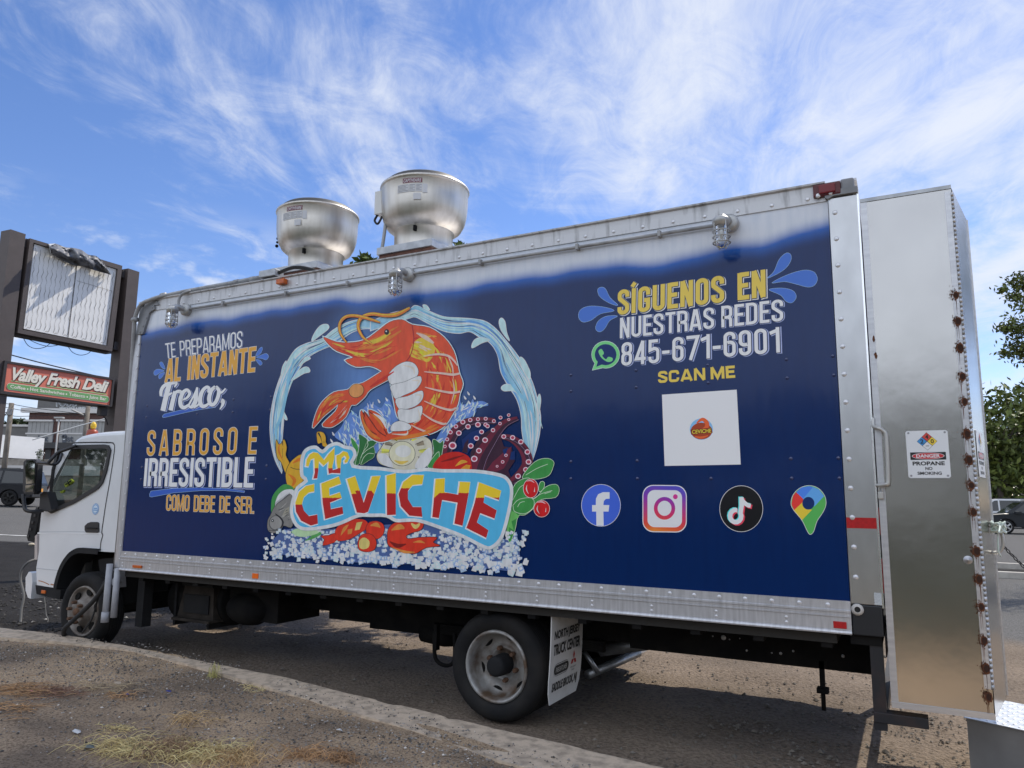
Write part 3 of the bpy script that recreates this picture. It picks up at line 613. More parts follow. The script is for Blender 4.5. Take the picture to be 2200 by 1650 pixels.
def deli_sign():
    L0 = onD(29, 500, 12.9); R0 = onD(278, 582, 15); u = R0-L0; u.z = 0; u.normalize(); n = Vector((u.y, -u.x, 0)); 
    if n.dot(CAM-L0) < 0: n = -n
    zg = lambda p: hgt(p.x, p.y)
    S = thing('deli_sign', 'brown two post sign with an empty white light box above a red deli panel', 'sign', (L0.x, L0.y, zg(L0)))
    br = mat('sign_brown', (.092, .073, .068), .6, 0, (.075, .06, .056), 4); dk = mat('sign_darkbrown', (.05, .043, .042), .6)
    def post(c, top):
        g = G(); h = .13; vs = []
        for z in (zg(c)-.1, top):
            for a, b in ((-1, -1), (1, -1), (1, 1), (-1, 1)): p = c+u*a*h+n*b*h; vs.append((p.x, p.y, z))
        g.add(vs, [(3, 2, 1, 0), (4, 5, 6, 7), (0, 1, 5, 4), (1, 2, 6, 5), (2, 3, 7, 6), (3, 0, 4, 7)], br); g.build('post', S)
    post(L0, L0.z); post(R0, R0.z)
    def onP(x, y, d=0.0): # photo pixel on the sign plane, d towards the viewer
        o = L0+n*d; r = ray(x, y); t = (o-CAM).dot(n)/r.dot(n); return CAM+r*t
    def slabp(g, P, d0, d1, m, holes=()): g.slab([onP(x, y, d0) for x, y in P], n*(d1-d0), m, [[onP(x, y, d0) for x, y in h] for h in holes])
    # upper light box
    O = [(66, 512), (262.5, 571), (242, 752), (39, 711)]; O = [(65, 512), (263, 571), (241, 755), (38, 715)]
    I = [(72, 521), (253, 578), (231, 743), (48, 708)]
    g = G(); slabp(g, O, .14, -.12, br, [I]); slabp(g, [(38, 713), (241, 753), (239, 760), (25, 719)], .05, -.12, dk); slabp(g, O, -.12, -.20, dk); g.build('light_box', S)
    g = G(); slabp(g, [(52, 519), (58, 512), (45, 716), (25, 718), (27, 700)], .02, -.2, dk); g.build('side_return', S)
    g = G(); slabp(g, [(74, 524), (250, 579), (229, 742), (51, 706)], .10, .0, mat('sign_white_panel', (.86, .85, .82), .6, 0, (.80, .79, .76), 3)); wp = g
    ld = mat('led_chain', (.24, .22, .19), .6, 0, (.4, .38, .35), 40); A, B, C, D = [np.array(p, float) for p in ((51, 706), (229, 742), (250, 579), (74, 524))]
    R = random.Random(4)
    for i in range(18):
        uu = (i+.5)/18; P = []
        for j in range(19):
            v = .03+.93*j/18; p = (A*(1-uu)+B*uu)*(1-v)+(D*(1-uu)+C*uu)*v; P.append((p[0]+(1.5 if j % 2 else -1.5)*R.uniform(.4, 1.2), p[1]+R.uniform(-1, 1)))
        vs, fs = ribbon_faces(P, [.45 if (k//2) % 2 else 1.1 for k in range(len(P))]); g.add([onP(v.x, v.y, .104) for v in vs], fs, ld)
    for q in range(9):
        uu = (q*2+1)/18; p = A*(1-uu)+B*uu; vs, fs = ribbon_faces([(p[0]-4+2*k, p[1]-5-1.2*abs(k-2)*-1) for k in range(5)], .8); g.add([onP(v.x, v.y, .104) for v in vs], fs, ld)
    vs, fs = ribbon_faces([(167, 555), (146, 726)], 1.6); g.add([onP(v.x, v.y, .107) for v in vs], fs, dk); vs, fs = ribbon_faces([(165, 603), (240, 625)], .7); g.add([onP(v.x, v.y, .107) for v in vs], fs, ld)
    g.build('panel_face', S)
    g = G()
    for P in ([(44, 522), (62, 527)], [(27, 698), (37, 702)], [(258, 588), (272, 592)], [(240, 742), (252, 746)]): g.bar(onP(*P[0], -.02), onP(*P[1], -.02), .14, .16, dk)
    for x in (62, 102, 161, 197): p = onP(x, 711+(x-50)*.2, .0); g.bar(p, p+Vector((0, 0, -.06)), .06, .03, dk)
    g.build('bracket', S)
    g = G()
    for P in ([(48, 722), (60, 742), (78, 749), (98, 745), (110, 735)], [(52, 724), (80, 738), (105, 744), (132, 740)], [(146, 744), (156, 757), (172, 763), (188, 760), (197, 752)]): g.tube(smooth([tuple(onP(x, y, -.05)) for x, y in P], 4), .006, dk, 5)
    g.build('loose_wire', S)
    # lower red panel
    O = [(11, 774.5), (247, 812.7), (241, 874), (0, 845.5)]; I = [(16.1, 780.3), (242.5, 816.5), (236.6, 870.7), (8.5, 840)]
    g = G(); slabp(g, O, .18, -.16, mat('sign_frame', (.040, .034, .034), .5), [I]); slabp(g, O, -.16, -.18, dk); g.build('panel_frame', S)
    K_ = lambda P: [(x/7.333, 750+y/7.333) for x, y in P]; cr = mat('deli_cream', (.84, .80, .68), .5); cs = mat('deli_shadow', (.07, .028, .02), .6); gn = mat('deli_green', (.17, .40, .14), .5); gl = mat('deli_lime', (.42, .56, .24), .5)
    g = G(); slabp(g, I, .155, .14, mat('deli_red', (.74, .20, .13), .5)); F = lambda x, y, l=0: onP(x, y, .158+l)
    V, _ = font_shape('H'); cap = (0, max(v[1] for v in V)); q = K_([(190, 478), (1690, 676), (1712, 512), (214, 292)])
    font_text(g, 'Valley Fresh Deli', q, F, cs, bold=.055, shear=.28, lift=.002, fit=cap, shift=(1.3, 1.5), spacing=.93); font_text(g, 'Valley Fresh Deli', q, F, cr, bold=.035, shear=.28, lift=.006, fit=cap, spacing=.93)
    for a, b in (((175, 500), (600, 560)), ((735, 578), (1680, 714))): vs, fs = ribbon_faces(K_([a, b]), 2.2); g.add([F(v.x, v.y, .001) for v in vs], fs, gl)
    e0, e1 = (160, 588), (1668, 790)
    for w, m, l in ((108, cr, .002), (96, gn, .004)):
        d = Vector((e1[0]-e0[0], e1[1]-e0[1])).normalized(); nn = Vector((-d.y, d.x)); P = [(e0[0]+nn.x*w/2*math.cos(t)-d.x*w/2*math.sin(t), e0[1]+nn.y*w/2*math.cos(t)-d.y*w/2*math.sin(t)) for t in np.linspace(0, PI, 12)]+[(e1[0]-nn.x*w/2*math.cos(t)+d.x*w/2*math.sin(t), e1[1]-nn.y*w/2*math.cos(t)+d.y*w/2*math.sin(t)) for t in np.linspace(0, PI, 12)]
        g.poly([F(x, y, l) for x, y in K_(P)], m)
    for tx, x0, x1 in (('Coffee', 162, 398), ('Hot Sandwiches', 472, 1012), ('Tobacco', 1086, 1338), ('Juice Bar', 1404, 1672)):
        yb = lambda x: 612+(x-162)*.1315; font_text(g, tx, K_([(x0, yb(x0)), (x1, yb(x1)), (x1+4, yb(x1)-46), (x0+4, yb(x0)-50)]), F, cr, bold=.022, lift=.006, fit=cap)
    for x in (435, 1046, 1374): yq = 594+(x-162)*.1315; P = [(x+13*math.cos(t), yq+13*math.sin(t)) for t in np.linspace(0, 2*PI, 12)[:-1]]; g.poly([F(*p, .006) for p in K_(P)], cr)
    g.build('deli_panel', S)
    g = G(); a = onP(220, 878, -.02); g.bbox(a.x-.06, a.x+.06, a.y-.07, a.y+.07, a.z-.14, a.z+.03, dk, .01); g.tube(smooth([tuple(onP(x, y, 0)) for x, y in ((221, 884), (222, 893), (228, 902), (231, 912), (229, 908))], 4), .012, dk, 5); g.build('junction_box', S)
    # slumped grey banner over the top of the light box
    Rn = random.Random(9); g = G(); top = smooth([(104.5, 524), (120, 523.5), (140, 531), (157, 532.5), (175, 537), (190, 547), (206, 550), (218, 560), (230, 576), (238, 590)], 6); bot = smooth([(110, 545), (122, 552), (140, 562), (160, 570), (178, 573), (198, 579), (218, 585), (230, 588), (237, 590.5), (238, 591)], 6)
    k = min(len(top), len(bot)); m = 14; vs = []
    for i in range(k):
        for j in range(m+1):
            t = j/m; x = top[i][0]*(1-t)+bot[i][0]*t; y = top[i][1]*(1-t)+bot[i][1]*t; d = .16+.22*math.sin(PI*min(1, t*1.05))*(.6+.4*math.sin(i*.3))+.10*fbm(i*.17, t*3.0, 1)+.06*abs(fbm(i*.5, t*5, 3)); vs.append(onP(x, y, d))
    g.add(vs, [(i*(m+1)+j, (i+1)*(m+1)+j, (i+1)*(m+1)+j+1, i*(m+1)+j+1) for i in range(k-1) for j in range(m)], mat('grey_banner', (.13, .135, .15), .5, 0, (.10, .105, .12), 5), True)
    g.add([onP(x, y, .2+.05*(q % 2)) for q, (x, y) in enumerate([(104, 524), (120, 523), (120, 527), (108, 528), (112, 545), (109, 545)])], [(0, 1, 2, 3), (0, 3, 4, 5)], mat('banner_hem', (.6, .6, .6), .5)); tag(g.build('banner'), 'crumpled grey banner slumped over the top of the empty light box', 'banner')
def car(name, label, px, d, ang, L, H, paintc, kind, group=None, plate=None):
    """small suv: x forward, y left"""
    base = onD(px[0], px[1], d); zg = hgt(base.x, base.y); T = thing(name, label, 'car', (0, 0, 0), group); W_ = .92
    pm = mat('car_paint_'+kind, paintc, .35, .0, coat=.2, spec=.25); gl = mat('car_glass', (.012, .014, .016), .05, 0, coat=.5); tr = mat('car_trim', (.02, .02, .021), .6)
    R_ = .37; ax = (L*.30, -L*.29); h = L/2
    def archs(x0): return [(x0+(.46)*math.cos(t), .36+.44*math.sin(t)) for t in np.linspace(PI*1.0, 0, 9)]
    low = [(-h+.03, .42), (-h, .6), (-h+.02, .98), (-h+.12, 1.04), (h*.38, 1.06), (h*.62, 1.05), (h*.93, .97), (h-.02, .80), (h, .50), (h-.06, .32)]
    und = [(h-.06, .32)]+archs(ax[0])[::-1]+archs(ax[1])[::-1]+[(-h+.03, .42)]
    side = low+und[1:-1]
    g = G(); secs = [(-W_, .04), (-W_+.05, .0), (W_-.05, .0), (W_, .04)]
    cx_ = sum(p[0] for p in side)/len(side)
    def ins(k): return [(x*(1-k/2.2), z-(k*.6 if z > .9 else 0)) for x, z in side]
    for (y0, k0), (y1, k1) in zip(secs, secs[1:]):
        A, B = ins(k0), ins(k1); n = len(A)
        for i in range(n): j = (i+1) % n; g.add([(A[i][0], y0, A[i][1]), (A[j][0], y0, A[j][1]), (B[j][0], y1, B[j][1]), (B[i][0], y1, B[i][1])], [(0, 1, 2, 3)], pm if i < len(low)-1 else tr, False)
    for y, k in ((-W_, .04), (W_, .04)): g.poly([(x, y, z) for x, z in ins(k)], pm)
    gh = [(-h+.08, 1.03), (-h+.30, H-.10), (-h+.55, H), (h*.05, H), (h*.22, H-.06), (h*.58, 1.04)]
    wy = [W_-.03, W_-.17, W_-.2, W_-.2, W_-.19, W_-.06]
    n = len(gh); vs = [(x, -w, z) for (x, z), w in zip(gh, wy)]+[(x, w, z) for (x, z), w in zip(gh, wy)]
    g.add(vs, [(i, i+1, n+i+1, n+i) for i in range(n-1)]+[tuple(range(n)), tuple(range(n, 2*n))[::-1]], pm); body = g.build('body', T, local=True)
    g = G()
    for s in (-1, 1):
        def sp(x, z):
            t = (z-1.04)/(H-1.04); return (x, s*(W_-.03-.165*t+.006), z)
        for P in ([(-h+.32, 1.09), (-h+.42, H-.16), (-h*.42, H-.10), (-h*.40, 1.09)], [(-h*.36, 1.09), (-h*.38, H-.10), (h*.06, H-.10), (h*.06, 1.09)], [(h*.10, 1.09), (h*.10, H-.10), (h*.18, H-.12), (h*.46, 1.09)]): g.poly([sp(*p) for p in P], gl)
    def cap(i, a, b, e): # glass on greenhouse face i
        (x0, z0), (x1, z1) = gh[i], gh[i+1]; q = lambda t, s: (x0+(x1-x0)*t+e, s*(wy[i]+(wy[i+1]-wy[i])*t-.08), z0+(z1-z0)*t+.006)
        g.add([q(a, -1), q(a, 1), q(b, 1), q(b, -1)], [(0, 1, 2, 3)], gl)
    cap(0, .1, .95, -.01); cap(4, .08, .95, .01); g.build('windows', T, local=True)
    for x in ax:
        for s in (-1, 1):
            g = G(); c = (x, s*(W_+.01), R_); d_ = (0, -s, 0); g.lathe([(.0, .06), (.10, .05), (.235, .035), (.25, .0), (.30, -.01), (R_-.02, .01), (R_, .04), (R_, .2), (.2, .22)], c, d_, M['tyre'], 28); w_ = g.build('wheel', T, local=True)
            g = G(); rm = mat('alloy_'+kind, (.03, .03, .03) if kind == 'jet' else (.5, .5, .5), .35, .7)
            for k in range(5): a = 2*PI*k/5; p = Vector((x, s*(W_+.0), R_)); g.bar(p+Vector((.05*math.cos(a), s*.02, .05*math.sin(a))), p+Vector((.235*math.cos(a), s*.01, .235*math.sin(a))), .07, .03, rm, (0, 1, 0))
            g.lathe([(.236, .0), (.252, -.012), (.26, .0)], (x, s*(W_+.004), R_), d_, rm, 28); g.build('rim', w_, local=True)
    for s in (-1, 1):
        g = G(); g.bbox(-h-.012, -h+.08, s*.80-.08, s*.80+.08, .80, .95, mat('car_tail', (.35, .02, .02), .2), .01); g.build('tail_lamp', T, local=True)
        g = G(); g.bbox(h-.16, h-.02, s*.72-.14, s*.72+.14, .68, .82, mat('car_head', (.7, .72, .74), .1), .02); g.build('headlight', T, local=True)
    g = G(); g.bbox(h-.08, h+.02, -.45, .45, .55, .78, tr, .02); g.build('grille', T, local=True)
    g = G(); g.bbox(-h-.03, -h+.1, -.85, .85, .42, .62, tr, .02); g.build('bumper', T, local=True); g = G(); g.bbox(h-.1, h+.03, -.85, .85, .32, .46, tr, .02); g.build('bumper', T, local=True)
    if plate: g = G(); g.box(-h-.036, -h-.028, -.16, .16, .68, .84, mat('plate_orange', (.75, .33, .04), .5)); g.build('number_plate', T, local=True)
    for s in (-1, 1):
        g = G(); g.bbox(h*.30, h*.42, s*(W_+.02)-.09, s*(W_+.02)+.09, 1.03, 1.16, pm, .02); g.build('door_mirror', T, local=True)
        g = G(); g.bar((-h*.7, s*.68, H+.03), (h*.1, s*.68, H+.03), .03, .03, tr); g.build('roof_rail', T, local=True)
    T.location = (base.x, base.y, zg); T.rotation_euler = (0, 0, ang); return T
def cars():
    a0 = math.atan2(-RGT.y, -RGT.x)
    car('parked_suv', 'black SUV with an orange plate beyond the truck mirror', (-26, 1083), 36.5, a0+math.radians(8), 4.7, 1.78, (.012, .013, .017), 'jet', plate=True)
    car('parked_suv', 'black SUV with bright alloy wheels parked nearest at the right edge', (2219, 1136), 39, a0-math.radians(18), 4.85, 1.74, (.016, .019, .023), 'black')
    car('parked_suv', 'white SUV mostly hidden behind the black one at the right', (2150, 1112), 48, a0-math.radians(22), 4.8, 1.85, (.66, .67, .68), 'white')
def small_things():
    # tread plate step box behind the locker
    p0 = Vector((7.007, .80, 0)); q = onZ(2200, 1572, .28); e = Vector((q.x-p0.x, q.y-p0.y, 0)).normalized(); nn = Vector((-e.y, e.x, 0)); T = thing('step_box', 'grey metal step box with a tread plate top under the steel locker', 'step', p0)
    bx = mat('box_grey', (.30, .295, .29), .55, .1, (.25, .245, .24), 6); g = G(); Lx, Dp, H = 1.5, .62, .285
    def P(a, b, z): v = p0+e*a+nn*b; return (v.x, v.y, z)
    vs = [P(0, 0, 0), P(Lx, 0, 0), P(Lx, Dp, 0), P(-.02, Dp, 0), P(0, 0, H), P(Lx, 0, H), P(Lx, Dp, H), P(-.02, Dp, H)]; g.add(vs, [(0, 1, 5, 4), (1, 2, 6, 5), (2, 3, 7, 6), (3, 0, 4, 7), (4, 5, 6, 7)], bx); g.build('box', T)
    g = G(); tp = mat('tread_plate', (.66, .68, .70), .35, .85, (.5, .52, .54), 20); o = .012; vs = [P(-o, -o, H), P(Lx+o, -o, H), P(Lx+o, Dp+o, H), P(-o, Dp+o, H)]; vs += [(x, y, z+.006) for x, y, z in vs]; g.add(vs, [(4, 5, 6, 7), (0, 1, 5, 4), (1, 2, 6, 5), (2, 3, 7, 6), (3, 0, 4, 7)], tp)
    for i in range(36):
        for j in range(15):
            c = p0+e*(.02+i*.042)+nn*(.02+j*.042); a = PI/4 if (i+j) % 2 else -PI/4; d = (e*math.cos(a)+nn*math.sin(a))*.015; w = (nn*math.cos(a)-e*math.sin(a))*.004; z = H+.0062
            q = [c-d, c-w, c+d, c+w]; g.add([(v.x, v.y, z) for v in q]+[(c.x, c.y, z+.003)], [(0, 1, 4), (1, 2, 4), (2, 3, 4), (3, 0, 4)], tp)
    g.build('tread_top', T)
    # rope and chain on the locker ring
    R = random.Random(2); rm = mat('rope_green', (.50, .60, .53), .9, 0, (.62, .66, .62), 40); g = G(); c = Vector((7.104+.029+.045, -.004+.18+.22-.03, 1.445)); c = Vector((7.104, -.004, 1.445))+Vector((.17, .985, 0))*.41+Vector((.985, -.17, 0))*.045; P = []
    for i in range(60): t = i*.9; P.append(tuple(c+Vector((.036*math.cos(t)*R.uniform(.6, 1.1), .06*math.sin(t)*R.uniform(.4, 1), .032*math.sin(t*1.7)*R.uniform(.5, 1.1)))))
    g.tube(smooth(P, 4), .0055, rm, 5); g.tube(smooth([tuple(c), tuple(c+Vector((.0, -.12, .01))), tuple(c+Vector((-.02, -.26, -.02)))], 4), .005, rm, 5); g.tube(smooth([tuple(c), tuple(c+Vector((-.01, -.03, -.12))), tuple(c+Vector((.0, -.02, -.16)))], 4), .005, rm, 5); tag(g.build('rope'), 'pale green rope wound in a knot round the ring of the locker door', 'rope')
    g = G(); A, B = Vector((7.24, .46, 1.34)), Vector((8.3, 1.6, .86)); n = 60; cm = mat('chain_dark', (.03, .03, .032), .5, .6)
    for i in range(n):
        t = i/n; p = A.lerp(B, t)+Vector((0, 0, -.25*math.sin(PI*t))); q_ = A.lerp(B, (i+1)/n)+Vector((0, 0, -.25*math.sin(PI*(i+1)/n))); d = (q_-p); u = d.normalized(); w = u.cross(Vector((0, 0, 1))).normalized()
        if i % 2: w = u.cross(w)
        g.tube([p+d*.5+u*.017*math.cos(s)+w*.008*math.sin(s) for s in np.linspace(0, 2*PI, 9)], .0035, cm, 4, False)
    tag(g.build('chain'), 'dark chain slung from the ring on the locker door towards the parking lot', 'chain')
    # cables at the front
    g = G(); k = M['rub']; P = [onY(252, 1222, .0), onY(228, 1254, -.02), onY(205, 1286, -.04), onY(180, 1312, -.06), onY(155, 1335, -.08), onY(138, 1352, -.10)]; P += [P[-1]+Vector((-.12, .10, -.10)), P[-1]+Vector((-.2, .3, -.17))]; g.tube(smooth([tuple(p) for p in P], 6), .022, k, 8); g.tube(smooth([tuple(onY(x, y, v)) for x, y, v in ((254, 1222, .02), (226, 1247, .0), (212, 1280, .0), (204, 1310, .0), (194, 1335, -.03), (176, 1360, -.05))], 6), .009, k, 6); tag(g.build('power_cable'), 'thick black power cable slanting across the front wheel to the kerb', 'cable')
    gc = mat('cord_grey', (.10, .098, .095), .7)
    g = G(); P = [onD(76, 1202, 9.6), onD(62, 1207, 9.5), onD(48, 1222, 9.45), (onD(44, 1245, 9.4)), onD(51, 1280, 9.3), onD(46, 1310, 9.2), onD(44, 1338, 9.1), onD(40, 1342, 9.0)]; g.tube(smooth([tuple(p) for p in P], 6), .015, gc, 8); tag(g.build('hose'), 'grey hose hanging from the nose of the cab to the kerb end', 'hose')
    g = G(); P = [onD(95, 1283, 9.3), onD(97, 1300, 9.25), onD(99, 1320, 9.2), onD(103, 1330, 9.15), onD(101, 1342, 9.1), onD(96, 1347, 9.05)]; g.tube(smooth([tuple(p) for p in P], 6), .007, gc, 6); tag(g.build('cord'), 'thin grey cord dangling under the white bumper', 'cord')
    # dry grass clumps
    gm = mat('dry_straw', (.46, .36, .17), .8, attr='Col')
    def clump(lab, x, y, rx, ry, n, col, ln, sd, rise=.03):
        R = random.Random(sd); c = onZ(x, y, .145); g = G()
        for i in range(int(n*1.5)):
            a = R.uniform(0, 6.28); b = c+Vector((R.gauss(0, rx), R.gauss(0, ry), 0)); l = ln*R.uniform(.4, 1.2); d = Vector((math.cos(a), math.sin(a), 0)); w = Vector((-d.y, d.x, 0)); h = rise*R.uniform(.2, 1.4); P = []; cv = R.uniform(-.6, .6); z0 = .145+fbm(b.x*.8, b.y*.8, 3)*.022
            for k in range(5): t = k/4; P.append(Vector((b.x, b.y, z0))+d*l*t+w*cv*l*t*t+Vector((0, 0, h*math.sin(PI*min(1, t*1.05)))))
            v = R.uniform(.6, 1.3); g.tube(P, [.0024, .0022, .0019, .0015, .0008], gm, 3, False); m0 = len(g.v)-15
            for q in range(m0, len(g.v)): g.cols[q] = tuple(min(.9, s*v*1.55) for s in col)
        o = g.build('dry_grass'); tag(o, lab, 'dry grass', 'clumps of dry grass on the dirt verge')
    Y_ = (.50, .39, .18); O_ = (.36, .21, .10); B_ = (.26, .17, .095)
    clump('large yellow straw clump at the bottom left, leftmost of the big three', 272, 1606, .14, .07, 130, Y_, .16, 1); clump('tangled brown and yellow straw clump in the middle of the big three', 375, 1612, .07, .06, 110, B_, .13, 2, .05); clump('widest pale straw clump reaching the bottom edge', 420, 1622, .12, .09, 170, Y_, .16, 3, .04); clump('straw clump right of the widest one at the bottom edge', 512, 1632, .08, .07, 90, (.42, .28, .13), .12, 4, .04)
    clump('reddish straw smear near the left edge', 40, 1482, .16, .08, 110, O_, .16, 5, .012); clump('dark reddish straw patch beside the reddish smear', 122, 1488, .11, .06, 80, (.20, .11, .07), .10, 6, .012); clump('thin pale straw wisps behind the plum blue scrap', 232, 1478, .14, .08, 40, (.34, .26, .16), .16, 7, .02); clump('small flat yellow straw patch above the large yellow clump', 258, 1560, .07, .03, 50, Y_, .05, 8, .008); clump('orange straw tuft by itself below the kerb', 405, 1552, .07, .08, 40, (.40, .27, .13), .16, 9, .03)
    clump('small yellow straw patch close to the kerb', 552, 1478, .08, .05, 45, (.50, .40, .20), .05, 10, .008); clump('tiny upright yellow tuft close to the kerb', 458, 1454, .012, .012, 16, (.42, .38, .14), .05, 11, .09); clump('faint orange straw line low at the left edge', 30, 1522, .14, .06, 40, O_, .14, 12, .01); clump('orange straw tuft at the bottom left of the rear wheel', 662, 1624, .08, .05, 60, O_, .13, 13, .03); clump('brown straw tuft at the bottom under the rear wheel', 738, 1632, .05, .04, 45, (.30, .17, .08), .08, 14, .03)
    clump('straw scraps around the blue scrap', 262, 1496, .06, .04, 35, O_, .08, 15, .012)
    # litter
    R = random.Random(6)
    def scrap(name, lab, x, y, s, m, cat, grp):
        c = onZ(x, y, .155); g = G(); n = 7; vs = [(c.x+s*math.cos(2*PI*i/n)*R.uniform(.5, 1.2), c.y+s*.6*math.sin(2*PI*i/n)*R.uniform(.5, 1.2), .150+R.uniform(0, .012)+fbm(c.x*.8, c.y*.8, 3)*.022) for i in range(n)]+[(c.x, c.y, .165+fbm(c.x*.8, c.y*.8, 3)*.022)]; g.add(vs, [(i, (i+1) % n, n) for i in range(n)], m); tag(g.build(name), lab, cat, grp)
    bl = mat('blue_plastic', (.02, .04, .22), .4); wp = mat('white_scrap', (.62, .61, .58), .8); tn = mat('tan_scrap', (.45, .36, .26), .8)
    scrap('plastic_scrap', 'blue plastic scrap lying in the orange straw', 274, 1492, .022, bl, 'litter', 'scraps on the verge'); scrap('plastic_scrap', 'slim dark blue scrap alone on the dirt', 362, 1485, .03, bl, 'litter', 'scraps on the verge'); scrap('plastic_scrap', 'pinkish scrap in the reddish straw at the left', 68, 1486, .03, mat('pink_scrap', (.45, .17, .13), .7), 'litter', 'scraps on the verge')
    for lab, x, y, s, m in (('white paper flake above the straw clump at the bottom', 502, 1589, .025, wp), ('white paper strip beside the flake at the bottom', 460, 1603, .03, wp), ('long white sliver on the dirt at the bottom left', 165, 1567, .045, wp), ('tan cardboard chip left of the blue scraps', 253, 1466, .04, tn), ('white flake near the kerb by the rear wheel', 730, 1569, .028, wp), ('pale chip on the dirt near the left edge by the kerb', 15, 1374, .03, tn), ('grey green flat lid on the dirt at the bottom left', 193, 1600, .05, mat('lid', (.11, .13, .12), .6))): scrap('paper_scrap', lab, x, y, s, m, 'litter', 'scraps on the verge')
    g = G(); c = onZ(66, 1187, 0); g.ball((c.x, c.y, hgt(c.x, c.y)+.03), .07, mat('pale_stone', (.45, .38, .28), .9), 8, (1.4, 1, .6)); tag(g.build('stone'), 'pale stone on the dark mulch in front of the cab', 'stone')
# ------------------------------------------------------------------ painted side of the box
def K(x0, y0, s): return lambda P: [(x0+x/s, y0+y/s) for x, y in P]
KA = K(560, 640, 2.7045); KB = K(620, 640, 7.857); KC = K(640, 800, 7.857); KD = K(860, 640, 6.875)
KE = K(560, 900, 4.714); KF = K(880, 860, 4.229); KG = K(300, 680, 6.875); KH = K(300, 880, 6.875); KI = K(1200, 520, 3.4375); KJ = K(1200, 960, 3.143)
def pz(P): return [(q.x, q.z) for q in (onY(x, y) for x, y in P)]
LIFT = .0009; UP = .00001
def side_fn(x, z, lift=0.0): return (x, -LIFT-lift, z)
NAVY = (.0006, .020, .108)
def side_panel_mesh():
    zb = pz([(295, 724), (400, 700), (540, 675), (645, 660), (734, 650), (776, 652), (895, 632), (1060, 613), (1200, 592), (1316, 575), (1433, 564), (1549, 540), (1636, 529), (1700, 510), (1800, 484)])
    bx = [p[0] for p in zb]; bz = [p[1] for p in zb]
    glow = [(pz(KA([c]))[0], r, a) for c, r, a in (((580, 480), .68, .95), ((660, 640), .58, .8), ((480, 380), .5, .6), ((1110, 520), .42, .6), ((560, 240), .45, .75), ((1010, 150), .36, .5), ((760, 700), .5, .6))]
    x0, x1, z0, z1 = 0.0, 6.45, 1.005, 3.42; nx, nz = 520, 190
    xs = np.linspace(x0, x1, nx+1); zs = np.linspace(z0, z1, nz+1); X, Z = np.meshgrid(xs, zs)
    B = np.interp(X, bx, bz); rnd = np.random.RandomState(3)
    wob = sum(np.sin(X*f+p)*a for f, p, a in ((3.1, .3, .012), (7.7, 1.1, .008), (17, 2.2, .005)))
    w = np.clip((Z-B-wob+.10)/.19, 0, 1); w = w*w*(3-2*w)
    col = np.zeros(X.shape+(3,)); navy = np.array(NAVY); mid = np.array(srgb(30, 92, 178)); white = np.array(srgb(214, 218, 226))
    a = np.clip(w*2, 0, 1)[..., None]; b = np.clip(w*2-1, 0, 1)[..., None]
    col = navy*(1-a)+mid*a; col = col*(1-b)+white*b
    gl = np.zeros(X.shape)
    for (gx, gz), r, s in glow:
        d = np.hypot(X-gx, (Z-gz))/r; gl = np.maximum(gl, s*np.clip(1-d, 0, 1)**1.3)
    gl = gl[..., None]*(1-w[..., None]); col = col*(1-gl)+np.array(srgb(98, 142, 205))*gl
    g = G(); m = mat('airbrushed_side', NAVY, .17, 0, (.82, .86, .90), 6, .42, .8, bump=.22, bscale=6, coat=.12, spec=.32, stretch=(4, 1, .7), attr='Col', bdist=.004)
    vs = [(X[j, i], 0, Z[j, i]) for j in range(nz+1) for i in range(nx+1)]
    fs = [(j*(nx+1)+i, j*(nx+1)+i+1, (j+1)*(nx+1)+i+1, (j+1)*(nx+1)+i) for j in range(nz) for i in range(nx)]
    g.add(vs, fs, m, False, [tuple(c) for c in col.reshape(-1, 3)])
    return g
